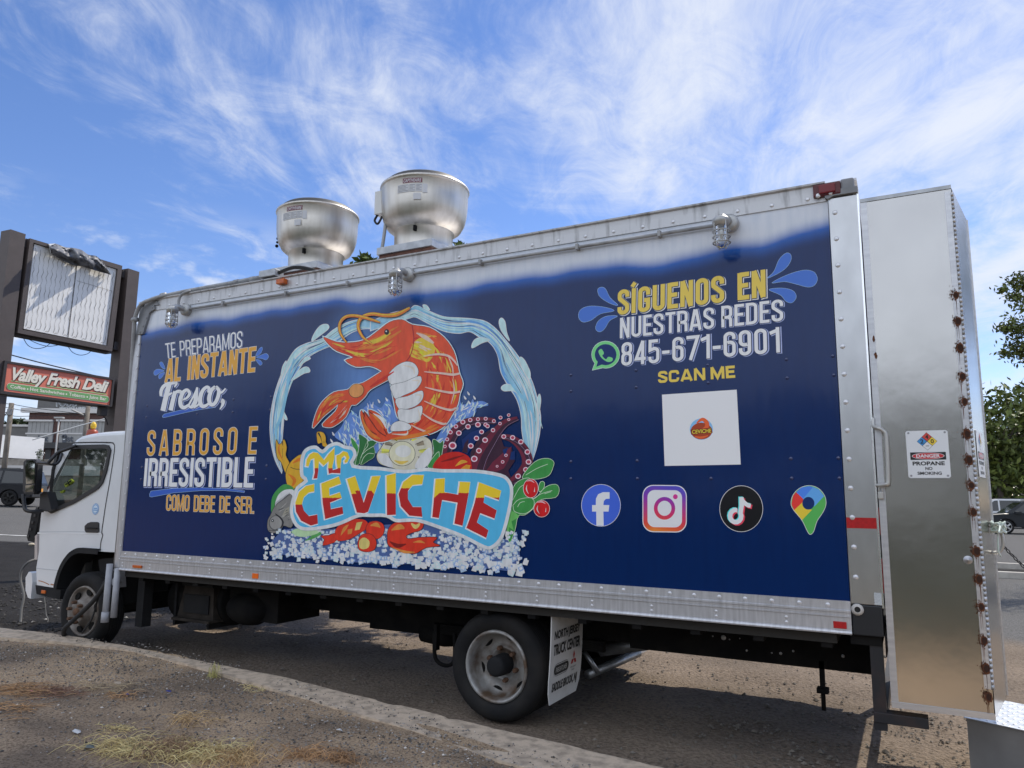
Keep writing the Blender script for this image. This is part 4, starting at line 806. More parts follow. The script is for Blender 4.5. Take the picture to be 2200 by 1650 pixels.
class Art:
    """stack of thin paint layers on the side panel, each a hair above the last"""
    def __init__(s, base): s.g = G(); s.l = base
    def up(s, n=1): s.l += UP*n
    def fill(s, P, m, sm=0, closed=True, holes=(), cols=None):
        if sm: P = smooth(P, sm, True)
        s.g.poly([side_fn(x, z, s.l) for x, z in pz(P)], m, [[side_fn(x, z, s.l) for x, z in pz(h)] for h in holes], cols); s.up()
    def line(s, P, w, m, sm=5, closed=False):
        """w in photo pixels (number or list for tapering)"""
        if sm:
            if isinstance(w, (list, tuple)): Q = smooth([(*p, q) for p, q in zip(P, w)], sm, closed); P = [q[:2] for q in Q]; w = [max(.05, q[2]) for q in Q]
            else: P = smooth(P, sm, closed)
        vs, fs = ribbon_faces(P, w, closed); q = pz([(v.x, v.y) for v in vs])
        s.g.add([side_fn(x, z, s.l) for x, z in q], fs, m); s.up()
    def ell(s, c, rx, ry, m, n=24, rot=0):
        P = []
        for i in range(n):
            a = 2*PI*i/n; x, y = rx*math.cos(a), ry*math.sin(a); P.append((c[0]+x*math.cos(rot)-y*math.sin(rot), c[1]+x*math.sin(rot)+y*math.cos(rot)))
        s.fill(P, m)
    def streaks(s, A, B, n, mats, w=(1, 3), ln=(.1, .35), lo=0, hi=1, seed=1):
        """brush strokes running along the band between curves A and B"""
        R = random.Random(seed); A = smooth(A, 8); B = smooth(B, 8)
        def at(C, t):
            q = t*(len(C)-1); i = min(len(C)-2, int(q)); f = q-i
            return (C[i][0]*(1-f)+C[i+1][0]*f, C[i][1]*(1-f)+C[i+1][1]*f)
        for _ in range(n):
            v = R.uniform(.06, .94); l = R.uniform(*ln); t0 = R.uniform(lo, hi-l); dv = R.uniform(-.15, .15); P = []; W = []
            for i in range(7):
                t = t0+l*i/6; vv = min(.97, max(.03, v+dv*i/6)); a, b = at(A, t), at(B, t)
                P.append((a[0]*(1-vv)+b[0]*vv, a[1]*(1-vv)+b[1]*vv)); W.append(R.uniform(*w)*(.15+math.sin(PI*i/6)))
            s.line(P, W, R.choice(mats), 3)
    def build(s, name, parent, label=None):
        o = s.g.build(name, parent)
        if label: o['label'] = label
        return o
def two_tone():
    if 'two_tone' in MATS: return MATS['two_tone']
    m = mat('two_tone', (1, 1, 1), .35, coat=.25); nt = m.node_tree; N = nt.nodes; L = nt.links; b = N['Principled BSDF']
    a = N.new('ShaderNodeAttribute'); a.attribute_name = 'Col'; se = N.new('ShaderNodeSeparateColor'); L.new(a.outputs['Color'], se.inputs[0])
    tc = N.new('ShaderNodeTexCoord'); mp = N.new('ShaderNodeMapping'); L.new(tc.outputs['Object'], mp.inputs[0]); mp.inputs['Scale'].default_value = (1, 1, .25)
    t = N.new('ShaderNodeTexNoise'); L.new(mp.outputs[0], t.inputs['Vector']); t.inputs['Scale'].default_value = 90
    md = N.new('ShaderNodeMath'); md.operation = 'MULTIPLY_ADD'; L.new(t.outputs[0], md.inputs[0]); md.inputs[1].default_value = .05; L.new(se.outputs[0], md.inputs[2])
    r = N.new('ShaderNodeValToRGB'); L.new(md.outputs[0], r.inputs[0]); e = r.color_ramp.elements
    e[0].position = .515; e[0].color = (*srgb(196, 26, 28), 1); e[1].position = .535; e[1].color = (*srgb(250, 214, 40), 1)
    x = e.new(.53); x.color = (*srgb(238, 150, 30), 1)
    L.new(r.outputs[0], b.inputs['Base Color']); return m
def build_art(panel):
    P_ = paint
    WH = P_(212, 219, 240, 0); WS = P_(150, 160, 195, 0); DK = P_(20, 34, 80, 0); YE = P_(224, 180, 78, 0); OC = P_(200, 146, 50, 0); OE = P_(214, 214, 226, 0)
    BD = P_(62, 102, 180, 0); BE = P_(150, 180, 226, 0); BL = P_(14, 14, 18, 0)
    # ---- lettering
    def block(text, q, K_, t, face, edge=None, ext=.02, sh=None, gap=.055, widths=None, label=None):
        g = G(); Q = pz(K_(q)); h = (Vector(Q[3])-Vector(Q[0])).length
        if sh:
            stroke_text(g, text, Q, side_fn, sh[0], t, gap, .028, (sh[1]*h, sh[2]*h), .0000, widths=widths)
            stroke_text(g, text, Q, side_fn, DK, t, gap, .022, (sh[1]*h*.25, sh[2]*h*.25), .0005, widths=widths)
        if edge: stroke_text(g, text, Q, side_fn, edge, t, gap, ext, (0, 0), .0010, widths=widths)
        stroke_text(g, text, Q, side_fn, face, t, gap, 0, (0, 0), .0015, widths=widths)
        o = g.build('lettering', panel); o['label'] = label or ('lettering '+text)
    block('TE PREPARAMOS', [(396, 620), (1517, 458), (1525, 210), (378, 400)], KG, .095, WH, gap=.06, sh=(WS, .028, -.012), label='thin white lettering TE PREPARAMOS')
    block('AL INSTANTE', [(370, 978), (1705, 815), (1727, 445), (398, 632)], KG, .148, OC, OE, .016, gap=.045, label='ochre lettering AL INSTANTE')
    block('SABROSO E', [(104, 680), (1722, 652), (1748, 252), (125, 312)], KH, .115, OC, OE, .018, gap=.205, widths={' ': .06}, label='wide spaced ochre lettering SABROSO E')
    block('IRRESISTIBLE', [(56, 1132), (1676, 1150), (1700, 700), (86, 722)], KH, .135, WH, sh=(WS, .035, -.028), gap=.045, label='large white lettering IRRESISTIBLE')
    block('COMO DEBE DE SER.', [(390, 1490), (1692, 1536), (1698, 1291), (402, 1257)], KH, .12, OC, OE, .02, gap=.05, label='ochre lettering COMO DEBE DE SER.')
    block('SÍGUENOS EN', [(433, 540), (1533, 405), (1530, 202), (437, 358)], KI, .15, YE, sh=(OE, .035, -.03), gap=.06, label='yellow lettering SIGUENOS EN')
    block('NUESTRAS REDES', [(452, 712), (1662, 582), (1660, 422), (454, 562)], KI, .125, WH, sh=(WS, .04, -.02), gap=.06, widths={' ': .12}, label='white lettering NUESTRAS REDES')
    block('845-671-6901', [(462, 915), (1638, 815), (1632, 627), (466, 745)], KI, .125, WH, sh=(WS, .05, -.02), gap=.085, label='white phone number')
    block('SCAN ME', [(735, 1042), (1306, 1002), (1301, 912), (735, 956)], KI, .21, YE, gap=.09, widths={'S': .74, 'C': .80, 'A': .92, 'N': .84, 'M': 1.0, 'E': .66, ' ': .2}, label='small yellow lettering SCAN ME')
    A = Art(.0002)
    fres = [([(318, 1175), (318, 1110), (345, 1045), (400, 1000), (470, 985), (545, 985), (515, 1045)], [40, 50, 52, 50, 48, 40, 18]), ([(440, 1000), (400, 1150), (345, 1392)], [70, 72, 74]), ([(385, 1148), (440, 1150), (482, 1125)], [34, 40, 16]),
            ([(528, 1105), (495, 1230), (460, 1385)], [58, 62, 66]), ([(505, 1170), (545, 1115), (600, 1110), (608, 1140)], [30, 44, 52, 30]),
            ([(625, 1235), (695, 1205), (740, 1140), (705, 1085), (645, 1120), (605, 1220), (612, 1315), (660, 1345), (735, 1300)], [24, 34, 46, 44, 54, 62, 60, 52, 36]),
            ([(725, 1310), (790, 1190), (850, 1060)], [30, 26, 24]), ([(852, 1045), (835, 1180), (820, 1270), (770, 1335), (720, 1320)], [26, 60, 64, 50, 30]), ([(800, 1345), (860, 1310), (900, 1260)], [30, 30, 24]),
            ([(1018, 1125), (1025, 1060), (985, 1045), (925, 1110), (893, 1230), (920, 1320), (985, 1315), (1040, 1260)], [40, 46, 46, 54, 62, 58, 44, 24]),
            ([(1120, 1035), (1060, 1095), (1028, 1210), (1050, 1295), (1105, 1290), (1155, 1200), (1172, 1095), (1125, 1035)], [48, 54, 60, 56, 52, 56, 54, 48]), ([(1165, 1120), (1215, 1120), (1272, 1062)], [30, 34, 20]),
            ([(1205, 1240), (1232, 1255), (1225, 1310), (1185, 1372)], [62, 60, 40, 14])]
    for dx, dy, m, k in ((17, 10, WS, 8), (5, 3, DK, 12), (0, 0, WH, 0)):
        for P, w in fres: A.line(KG([(x+dx, y+dy) for x, y in P]), [(q+k)/6.875 for q in w], m, 6)
    A.build('lettering', panel, 'white script lettering Fresco')
    for K_, P in ((KG, [(340, 1470), (365, 1443), (600, 1385), (860, 1345), (1120, 1325), (1120, 1340), (900, 1372), (700, 1412), (370, 1490), (345, 1490)]), (KH, [(148, 1250), (170, 1205), (500, 1165), (900, 1155), (1300, 1170), (1550, 1203), (1545, 1222), (1250, 1192), (900, 1195), (500, 1228), (180, 1290), (152, 1283)])):
        A = Art(.0002); A.fill(K_(offset_poly(P, 4)), BE); A.fill(K_(P), P_(44, 84, 170, 0)); A.build('underline', panel)
    for lab, K_, PS in (('small blue teardrops left of AL INSTANTE', KG, [[(375, 775), (345, 690), (318, 672), (298, 690), (322, 745)], [(362, 800), (270, 778), (220, 805), (213, 850), (240, 868), (300, 832)], [(370, 826), (300, 850), (282, 890), (295, 920), (332, 895)]]), ('small blue teardrops right of AL INSTANTE', KG, [[(1718, 582), (1750, 505), (1798, 453), (1816, 480), (1780, 552)], [(1728, 606), (1800, 570), (1870, 548), (1905, 590), (1870, 640), (1815, 622)], [(1722, 640), (1775, 645), (1812, 690), (1785, 720), (1752, 690)]]), ('large blue teardrops at the top right of the lettering', KI, [[(1543, 266), (1590, 220), (1630, 130), (1680, 83), (1713, 92), (1715, 135), (1680, 190), (1620, 232)], [(1578, 301), (1690, 243), (1810, 209), (1885, 222), (1911, 272), (1890, 318), (1840, 332), (1760, 312), (1670, 292)], [(1556, 352), (1650, 341), (1730, 360), (1755, 405), (1725, 447), (1680, 437), (1640, 392)]]), ('large blue teardrops left of the yellow lettering', KI, [[(438, 466), (380, 452), (308, 405), (290, 355), (312, 335), (345, 345), (380, 410)], [(410, 507), (330, 480), (225, 475), (162, 503), (149, 555), (180, 590), (240, 577), (310, 530)], [(434, 547), (350, 550), (292, 588), (275, 640), (303, 663), (340, 640), (378, 580)]])):
        A = Art(.0002)
        for P in PS: Q = smooth(P, 5, True); A.fill(K_(offset_poly(Q, 3 if K_ is KG else 2)), BE); A.fill(K_(Q), BD)
        A.build('splash_marks', panel, lab)
    # ---- social marks and the blank scan panel
    A = Art(.0002); GR = P_(110, 190, 120, 0); NV = P_(4, 37, 92, 0)
    A.ell(KI([(348, 832)])[0], 105/3.4375, 102/3.4375, P_(190, 220, 200, 0)); A.fill(KI([(272, 880), (247, 949), (330, 930)]), P_(190, 220, 200, 0)); A.ell(KI([(348, 832)])[0], 102/3.4375, 99/3.4375, GR); A.fill(KI([(276, 880), (251, 945), (330, 925)]), GR)
    A.ell(KI([(348, 832)])[0], 80/3.4375, 78/3.4375, NV); A.fill(KI([(290, 885), (279, 922), (320, 905)]), NV)
    A.fill(KI([(298, 800), (318, 790), (336, 822), (324, 840), (350, 866), (368, 848), (400, 858), (394, 880), (362, 885), (318, 856), (297, 818)]), GR, 4)
    A.build('app_mark', panel, 'green round phone handset mark beside the number')
    A = Art(.0002); A.fill([(1422.3, 847.9), (1582.8, 837.1), (1591.5, 998), (1428, 1001)], P_(214, 219, 240, 0))
    # little round seafood emblem in the middle of the sticker
    q = lambda P: [(1507+x, 921+y) for x, y in P]
    A.ell((1507, 922), 25, 23, P_(120, 170, 215, 0)); A.ell((1507, 926), 23, 18, P_(150, 60, 30, 0))
    A.line(q([(-10, -12), (2, -20), (12, -12), (10, -2), (0, 2)]), [3, 7, 9, 8, 3], P_(225, 90, 45, 0)); A.fill(q([(-24, 2), (22, -2), (24, 9), (-22, 13)]), P_(110, 30, 24, 0))
    font_text(A.g, 'CEVICHE', pz(q([(-20, 11), (21, 8), (21, 0), (-20, 3)])), lambda x, z, l: side_fn(x, z, A.l+l), P_(245, 190, 60, 0), bold=.02); A.line(q([(-14, 17), (0, 19), (14, 15)]), [2, 5, 2], P_(225, 90, 45, 0))
    A.build('scan_panel', panel, 'white square sticker with a tiny round emblem under the scan lettering')
    A = Art(.0002); c = KJ([(287, 395)])[0]
    A.ell(c, 133/3.143, 143/3.143, WH, 40); A.ell(c, 130/3.143, 140/3.143, P_(60, 92, 190, 0), 40)
    A.fill(KJ([(256, 531), (255, 437), (227, 437), (227, 393), (252, 393), (253, 350), (268, 320), (300, 306), (345, 306), (345, 350), (320, 352), (306, 366), (303, 393), (343, 393), (338, 437), (303, 437), (305, 533)]), WH)
    A.build('app_mark', panel, 'blue round mark with a white letter f')
    A = Art(.0002)
    def rsq(x0, y0, x1, y1, r, n=6): return arc(x1-r, y1-r, r, r, 0, 90, n)+arc(x0+r, y1-r, r, r, 90, 180, n)+arc(x0+r, y0+r, r, r, 180, 270, n)+arc(x1-r, y0+r, r, r, 270, 360, n)
    IM = mat('rainbow_print', (1, 1, 1), .35, attr='Col', coat=.25)
    def grad(x, y):
        u = (x-572)/290; v = (y-262)/312
        stops = [(0, (82, 80, 200)), (.3, (165, 40, 170)), (.5, (225, 40, 110)), (.75, (240, 90, 50)), (1, (252, 195, 60))]; q = min(1, max(0, v*.85+(.5-abs(u-.3))*.25-.05))
        for (a, ca), (b, cb) in zip(stops, stops[1:]):
            if q <= b: f = (q-a)/(b-a); return srgb(*[i*(1-f)+j*f for i, j in zip(ca, cb)])
        return srgb(252, 195, 60)
    def gfill(P, hole):
        n = len(P); q = pz(KJ(P)); h = pz(KJ(hole)); vs = [side_fn(*p, A.l) for p in q]+[side_fn(*p, A.l) for p in h]
        A.g.add(vs, [(i, (i+1) % n, n+(i+1) % n, n+i) for i in range(n)], IM, False, [grad(*p) for p in P+hole]); A.up()
    sk = lambda P: [(x, y+(x-716)*.012) for x, y in P]
    A.fill(KJ(sk(rsq(567, 258, 866, 577, 72))), WH); gfill(sk(rsq(573, 264, 860, 571, 68)), sk(rsq(601, 292, 834, 543, 48)))
    A.l += .0001; cc = lambda x, y, rx, ry, n=32: [(x+rx*math.cos(2*PI*i/n), y+ry*math.sin(2*PI*i/n)) for i in range(n)]
    gfill(cc(716, 415, 72, 77), cc(716, 415, 47, 51)); A.fill(KJ(cc(789, 337, 16, 17, 16)), P_(190, 45, 130, 0))
    A.build('app_mark', panel, 'white rounded square camera mark with rainbow rim')
    A = Art(.0002); c = KJ([(1234, 418)])[0]
    A.ell(c, 147/3.143, 157/3.143, WH, 40); A.ell(c, 144/3.143, 154/3.143, BL, 40)
    for dx, dy, m in ((9, 8, P_(225, 60, 80, 0)), (-7, -4, P_(90, 215, 220, 0)), (0, 0, WH)):
        A.line(KJ([(x+dx, y+dy) for x, y in arc(1197, 468, 38, 42, -75, -390, 12)+[(1237, 400), (1236, 340)]]), 29/3.143, m, 0); A.line(KJ([(1238+dx, 342+dy), (1252+dx, 372+dy), (1275+dx, 392+dy), (1298+dx, 398+dy)]), [10/3.143, 24/3.143, 28/3.143, 28/3.143], m, 4)
    A.build('app_mark', panel, 'black round mark with a white music note')
    A = Art(.0002); pin = smooth([(1690, 263), (1752, 280), (1795, 330), (1805, 385), (1785, 440), (1745, 500), (1722, 570), (1700, 590), (1682, 570), (1645, 495), (1592, 430), (1571, 385), (1585, 325), (1630, 280)], 4, True)
    A.fill(KJ(offset_poly(pin, 3)), WH); A.fill(KJ(pin), P_(78, 160, 78, 0))
    A.fill(KJ([(1604, 306), (1640, 274), (1690, 265), (1718, 271), (1652, 352)]), P_(70, 120, 210, 0)); A.fill(KJ([(1718, 271), (1760, 288), (1793, 333), (1728, 402), (1652, 352)]), P_(88, 150, 225, 0))
    A.fill(KJ([(1604, 306), (1652, 352), (1648, 376), (1590, 428), (1573, 388), (1584, 328)]), P_(215, 55, 50, 0)); A.fill(KJ([(1590, 428), (1648, 374), (1680, 420), (1712, 424), (1645, 494)]), P_(245, 180, 55, 0))
    A.ell(KJ([(1687, 381)])[0], 41/3.143, 43/3.143, NV); A.build('app_mark', panel, 'four coloured map pin mark')
    # ---- the seafood mural
    build_mural(panel)
def build_mural(panel):
    P_ = paint; RD = random.Random(11)
    W1 = P_(226, 236, 246); W2 = P_(176, 212, 240); W3 = P_(128, 182, 228); W4 = P_(96, 150, 205); INK = P_(24, 24, 34, 0); NV = P_(4, 37, 92, 0)
    A = Art(.0002)
    # ring of water
    Lo = [(122, 1015), (82, 930), (60, 820), (58, 700), (78, 580), (108, 480), (150, 385), (200, 305), (262, 268), (360, 238), (420, 190), (490, 150), (570, 128), (650, 128)]
    Li = [(124, 1005), (112, 930), (124, 820), (132, 720), (138, 630), (160, 545), (185, 480), (225, 410), (270, 350), (335, 308), (440, 262), (520, 205), (590, 180), (650, 178)]
    Ro = [(640, 140), (760, 90), (860, 70), (900, 46), (960, 70), (1060, 110), (1160, 118), (1240, 124), (1310, 140), (1370, 185), (1430, 255), (1482, 320), (1535, 400), (1578, 490), (1605, 580), (1625, 680), (1622, 770), (1602, 870), (1578, 945)]
    Ri = [(640, 190), (760, 150), (860, 118), (900, 110), (960, 140), (1060, 190), (1150, 205), (1215, 195), (1270, 225), (1335, 262), (1378, 330), (1398, 430), (1440, 510), (1490, 590), (1515, 680), (1520, 770), (1532, 840), (1550, 895), (1574, 940)]
    for O, I, sd in ((Lo, Li, 3), (Ro, Ri, 4)):
        out = smooth(O, 5)+smooth(I, 5)[::-1]
        A.fill(KA(offset_poly(out, 4)), P_(205, 222, 240)); A.fill(KA(out), P_(140, 184, 226))
        A.streaks(KA(O), KA(I), 70, [W1, W2, W2, W3, W4], (1.2, 4.5), (.1, .4), seed=sd); A.streaks(KA(O), KA(I), 16, [NV], (.5, 1.2), (.08, .2), seed=sd+9)
    for P in ([(300, 250), (315, 205), (350, 162), (388, 155), (395, 178), (350, 215)], [(1445, 248), (1400, 190), (1387, 140), (1400, 118), (1420, 140), (1430, 200)], [(1560, 470), (1512, 385), (1510, 345), (1535, 365), (1565, 430)], [(945, 42), (965, 45), (982, 70), (955, 64)],
              [(1230, 290), (1240, 250), (1275, 232), (1330, 245), (1285, 262)], [(1400, 520), (1430, 502), (1480, 520), (1515, 570), (1470, 540), (1415, 540)], [(285, 430), (250, 440), (180, 480), (230, 420), (262, 402), (282, 410)], [(290, 352), (260, 370), (225, 395), (262, 345)], [(140, 700), (132, 660), (150, 690), (154, 708)], [(1640, 760), (1618, 690), (1628, 600), (1620, 560), (1608, 620)], [(150, 370), (120, 460), (130, 400)]):
        A.fill(KA(offset_poly(smooth(P, 5, True), 3)), W1); A.fill(KA(smooth(P, 5, True)), W2)
    A.line(KA([(196, 350), (165, 450), (150, 560), (120, 690), (90, 770), (100, 860)]), [2, 5, 6, 7, 6, 2], W3); A.line(KA([(1420, 450), (1490, 540), (1560, 620), (1600, 720)]), [2, 6, 7, 2], W3)
    A.build('mural', panel, 'painted ring of splashing blue water')
    # splash behind the shrimp
    A = Art(.0026)
    for pts, sd in (([(430, 800), (470, 750), (500, 690), (540, 660), (565, 690), (600, 640), (650, 615), (700, 640), (740, 585), (775, 650), (800, 720), (790, 820), (700, 900), (560, 880), (480, 840)], 5), ([(1000, 880), (1040, 790), (1100, 700), (1130, 620), (1160, 575), (1170, 620), (1220, 610), (1290, 600), (1325, 625), (1260, 640), (1250, 670), (1180, 730), (1110, 800), (1060, 860)], 6)):
        A.fill(KA(pts), P_(96, 132, 196), 5)
        for i in range(230):
            R = RD; cx = R.uniform(min(p[0] for p in pts)+20, max(p[0] for p in pts)-20); cy = R.uniform(min(p[1] for p in pts)+30, max(p[1] for p in pts)-10)
            from mathutils.geometry import intersect_point_tri_2d
            n = len(pts); ins = False; j = n-1
            for k in range(n):
                if (pts[k][1] > cy) != (pts[j][1] > cy) and cx < (pts[j][0]-pts[k][0])*(cy-pts[k][1])/(pts[j][1]-pts[k][1])+pts[k][0]: ins = not ins
                j = k
            if not ins: continue
            an = R.uniform(-.7, .7)+(.6 if sd == 6 else -.35); l = R.uniform(16, 48); dx, dy = math.sin(an)*l, -math.cos(an)*l
            A.line(KA([(cx-dx*.6, cy-dy*.6), (cx+l*.1, cy), (cx+dx*.6, cy+dy*.6)]), [.4, R.uniform(1.5, 4), .6], R.choice([W1, W2, P_(190, 208, 240), P_(120, 150, 210)]), 4)
    for x, y in ((690, 600), (650, 630), (735, 590), (1190, 580), (1210, 555), (1245, 580), (1215, 608), (415, 830), (425, 790)): A.fill(KA(smooth([(x-7, y-12), (x+8, y+4), (x+5, y+12), (x-4, y+6)], 3, True)), W1)
    # octopus arms
    OD = P_(54, 26, 46); OM = P_(104, 30, 52); OL = P_(150, 60, 84); SK = P_(226, 186, 196, 0); SR = P_(170, 50, 70, 0)
    A.fill(KF([(330, 640), (350, 520), (540, 640), (560, 470), (640, 330), (760, 250), (860, 190), (830, 330), (860, 420), (930, 430), (960, 550), (900, 640), (940, 740), (700, 660)]), OD)
    A.fill(KF([(700, 640), (760, 560), (850, 480), (930, 420), (905, 540), (860, 620), (790, 650)]), OM); A.fill(KF([(850, 450), (900, 430), (865, 520)]), NV); A.fill(KF([(925, 470), (960, 460), (962, 540), (915, 540)]), NV)
    A.fill(KF([(490, 470), (480, 360), (560, 290), (640, 265), (700, 270), (620, 350), (560, 440), (530, 490)]), NV)
    A.fill(KF([(480, 470), (505, 390), (540, 350), (530, 480)]), OD)
    arms = [([(360, 600), (345, 480), (375, 370), (440, 260), (540, 200), (660, 185), (780, 190)], [95, 90, 86, 84, 74, 62, 50]), ([(610, 640), (660, 500), (740, 370), (810, 270), (880, 205), (985, 165)], [150, 130, 105, 84, 66, 36]), ([(830, 330), (920, 345), (1000, 400), (1060, 490), (1070, 590), (1010, 680), (930, 740)], [36, 60, 78, 90, 96, 90, 60])]
    for P, w in arms:
        Q = smooth([(*p, q) for p, q in zip(P, w)], 6); A.line(KF([q[:2] for q in Q]), [(q[2]+6)/4.229 for q in Q], INK, 0); A.line(KF([q[:2] for q in Q]), [q[2]/4.229 for q in Q], OM, 0)
        A.line(KF([(x+w_*.18, y+w_*.2) for x, y, w_ in Q]), [q[2]*.5/4.229 for q in Q], OD, 0)
        A.line(KF([(x+w_*.33, y+w_*.3) for x, y, w_ in Q]), .6, P_(150, 120, 150, 0), 0)
    for x, y, r in ((325, 420, 16), (345, 355, 18), (375, 290, 20), (425, 238, 20), (488, 198, 23), (555, 180, 20), (625, 172, 18), (695, 168, 18), (770, 190, 18), (395, 412, 36), (452, 298, 26), (535, 240, 25), (625, 222, 26), (695, 222, 20), (560, 415, 26), (612, 345, 24), (658, 288, 22), (712, 235, 20), (830, 158, 18), (905, 135, 16), (592, 532, 30), (634, 458, 26), (690, 362, 26), (762, 272, 20), (825, 212, 16), (905, 175, 14), (860, 330, 22), (940, 340, 24), (1015, 378, 24), (1075, 470, 26), (1085, 560, 26), (1060, 630, 24), (990, 690, 26), (880, 500, 15), (850, 560, 16), (800, 600, 12)):
        c = KF([(x, y)])[0]; A.ell(c, r/4.229, r*.95/4.229, SK, 14); A.ell(c, r*.66/4.229, r*.6/4.229, SR, 12); A.ell(c, r*.3/4.229, r*.28/4.229, OL, 8)
    # leaves
    GD = P_(40, 104, 52); GM = P_(58, 138, 66); GL = P_(104, 178, 92); GV = P_(190, 220, 180, 0)
    for K_, P, m in ((KC, [(905, 1110), (960, 1150), (1020, 1250), (1030, 1400), (985, 1560), (960, 1500), (985, 1350), (930, 1230)], GM), (KC, [(1040, 1050), (1110, 1080), (1180, 1140), (1200, 1250), (1150, 1400), (1000, 1580), (990, 1500), (1030, 1350), (1050, 1200)], GD), (KC, [(1190, 1170), (1340, 1160), (1290, 1250), (1310, 1330), (1290, 1430), (1200, 1490), (1080, 1560), (1060, 1480), (1120, 1330)], GD),
                     (KF, [(225, 480), (215, 370), (240, 360), (280, 390), (310, 370), (300, 470), (270, 560), (170, 600)], GD), (KF, [(170, 600), (220, 520), (270, 470), (265, 560), (220, 615)], GM),
                     (KF, [(1030, 700), (1090, 610), (1170, 545), (1260, 530), (1312, 560), (1305, 610), (1270, 680), (1180, 712), (1080, 712)], GM), (KF, [(930, 1080), (925, 900), (960, 770), (1040, 715), (1100, 720), (1050, 830), (1120, 890), (1160, 880), (1240, 790), (1330, 765), (1362, 810), (1330, 880), (1200, 900), (1130, 980), (1050, 1040), (990, 1050), (960, 1180), (915, 1290), (890, 1180)], GM), (KF, [(1180, 780), (1200, 740), (1228, 750), (1220, 800), (1185, 830)], GM)):
        A.fill(K_(offset_poly(smooth(P, 3, True), 4)), GV); A.fill(K_(smooth(P, 3, True)), m)
    A.fill(KF([(905, 1010), (960, 1010), (1000, 1060), (930, 1100), (950, 1180), (905, 1150), (908, 1290), (888, 1170)]), GL)
    for K_, P in ((KC, [(1180, 1160), (1190, 1240), (1120, 1330), (1070, 1450)]), (KC, [(1290, 1245), (1180, 1310), (1090, 1390)]), (KC, [(1290, 1375), (1200, 1370), (1120, 1440), (1080, 1540)]), (KC, [(1030, 1320), (1000, 1440), (980, 1550)]), (KF, [(1060, 680), (1160, 620), (1260, 580)]), (KF, [(1120, 900), (1200, 850), (1300, 820)]), (KF, [(940, 960), (1000, 900), (1120, 890), (1130, 970), (1050, 1030), (960, 1010), (945, 960)]), (KF, [(985, 970), (1010, 930), (1050, 920)]), (KF, [(1230, 850), (1290, 830)]), (KF, [(940, 910), (1000, 800), (1040, 770)])): A.line(K_(P), 1.0, GV, 4)
    for x, y, rx, ry in ((1105, 800, 66, 84), (1205, 985, 70, 74)):
        c = KF([(x, y)])[0]; A.ell(c, rx/4.229+1, ry/4.229+1, P_(235, 190, 190, 0)); A.ell(c, rx/4.229, ry/4.229, P_(196, 26, 30)); A.line(KF([(x-rx*.5, y-ry*.4), (x-rx*.6, y+ry*.1), (x-rx*.3, y+ry*.6)]), [.5, 2, .5], W1); A.line(KF([(x+rx*.55, y-ry*.1), (x+rx*.5, y+ry*.4)]), [.5, 2, .5], W1); A.line(KF([(x-rx*.6, y-ry*.75), (x, y-ry*.85), (x+rx*.5, y-ry*.6)]), [.5, 3, .5], P_(240, 170, 175))
    # crab, lime and fish
    CR = P_(236, 158, 40); CD = P_(206, 112, 28)
    for P in ([(165, 215), (190, 260), (215, 250), (245, 210), (270, 290), (260, 370), (300, 460), (270, 560), (215, 440), (180, 400), (165, 320)], [(580, 135), (640, 140), (665, 190), (665, 235), (690, 285), (640, 275), (625, 240), (590, 250), (578, 200)], [(275, 660), (262, 560), (290, 470), (350, 400), (430, 365), (500, 480), (460, 600), (340, 710), (310, 700)]):
        A.fill(KE(offset_poly(smooth(P, 4, True), 5)), INK); A.fill(KE(smooth(P, 4, True)), CR)
    for P, w in (([(200, 250), (190, 320), (230, 420)], [1, 4, 1]), ([(290, 560), (350, 620), (320, 690)], [2, 8, 2]), ([(330, 450), (400, 410), (440, 420)], [2, 7, 2])): A.line(KE(P), w, CD, 5)
    A.line(KE([(310, 490), (360, 508), (440, 510)]), 1.2, INK, 4); A.line(KE([(225, 225), (230, 270)]), [3, .6], INK, 0); A.line(KE([(590, 140), (615, 185), (625, 235)]), [4, 2, .6], INK, 0); A.line(KE([(230, 300), (225, 395)]), .7, INK, 0); A.line(KE([(630, 235), (660, 235)]), .7, INK, 0)
    A.fill(KE(smooth([(112, 900), (125, 790), (190, 700), (260, 660), (340, 700), (330, 780), (200, 860), (150, 900), (120, 950)], 4, True)), P_(62, 140, 70)); A.fill(KE(smooth([(150, 890), (180, 780), (250, 720), (340, 720), (330, 790), (220, 830)], 4, True)), P_(222, 232, 214))
    FG = P_(124, 122, 118); FD = P_(84, 84, 84)
    A.fill(KE(offset_poly(smooth([(80, 1120), (80, 1030), (110, 970), (150, 890), (230, 820), (320, 775), (330, 1080), (240, 1080), (200, 1130), (130, 1155)], 4, True), 4)), INK); A.fill(KE(smooth([(80, 1120), (80, 1030), (110, 970), (150, 890), (230, 820), (320, 775), (330, 1080), (240, 1080), (200, 1130), (130, 1155)], 4, True)), FG)
    for i in range(13): x = 150+i*12; y = 880-i*8.5; A.line(KE([(x, y), (x+2, y-34)]), [1.4, .5], INK, 0)
    A.ell(KE([(165, 1055)])[0], 16, 17, FD); A.ell(KE([(160, 1052)])[0], 13, 14.5, P_(142, 140, 136)); A.ell(KE([(128, 1030)])[0], 3, 3.2, INK, 12); A.ell(KE([(127, 1029)])[0], 1.3, 1.3, W1, 8)
    A.line(KE([(90, 1128), (140, 1130), (180, 1110)]), 1, INK, 4); A.line(KE([(155, 960), (205, 1000), (235, 1050), (210, 1110)]), [2, 3, 3, 1], INK, 5); A.fill(KE([(225, 980), (260, 910), (300, 885), (290, 950), (240, 990)]), P_(150, 146, 130))
    A.streaks(KE([(160, 900), (310, 800)]), KE([(250, 1060), (325, 1020)]), 12, [FD, P_(160, 158, 150)], (.8, 2.2), (.2, .5), seed=8)
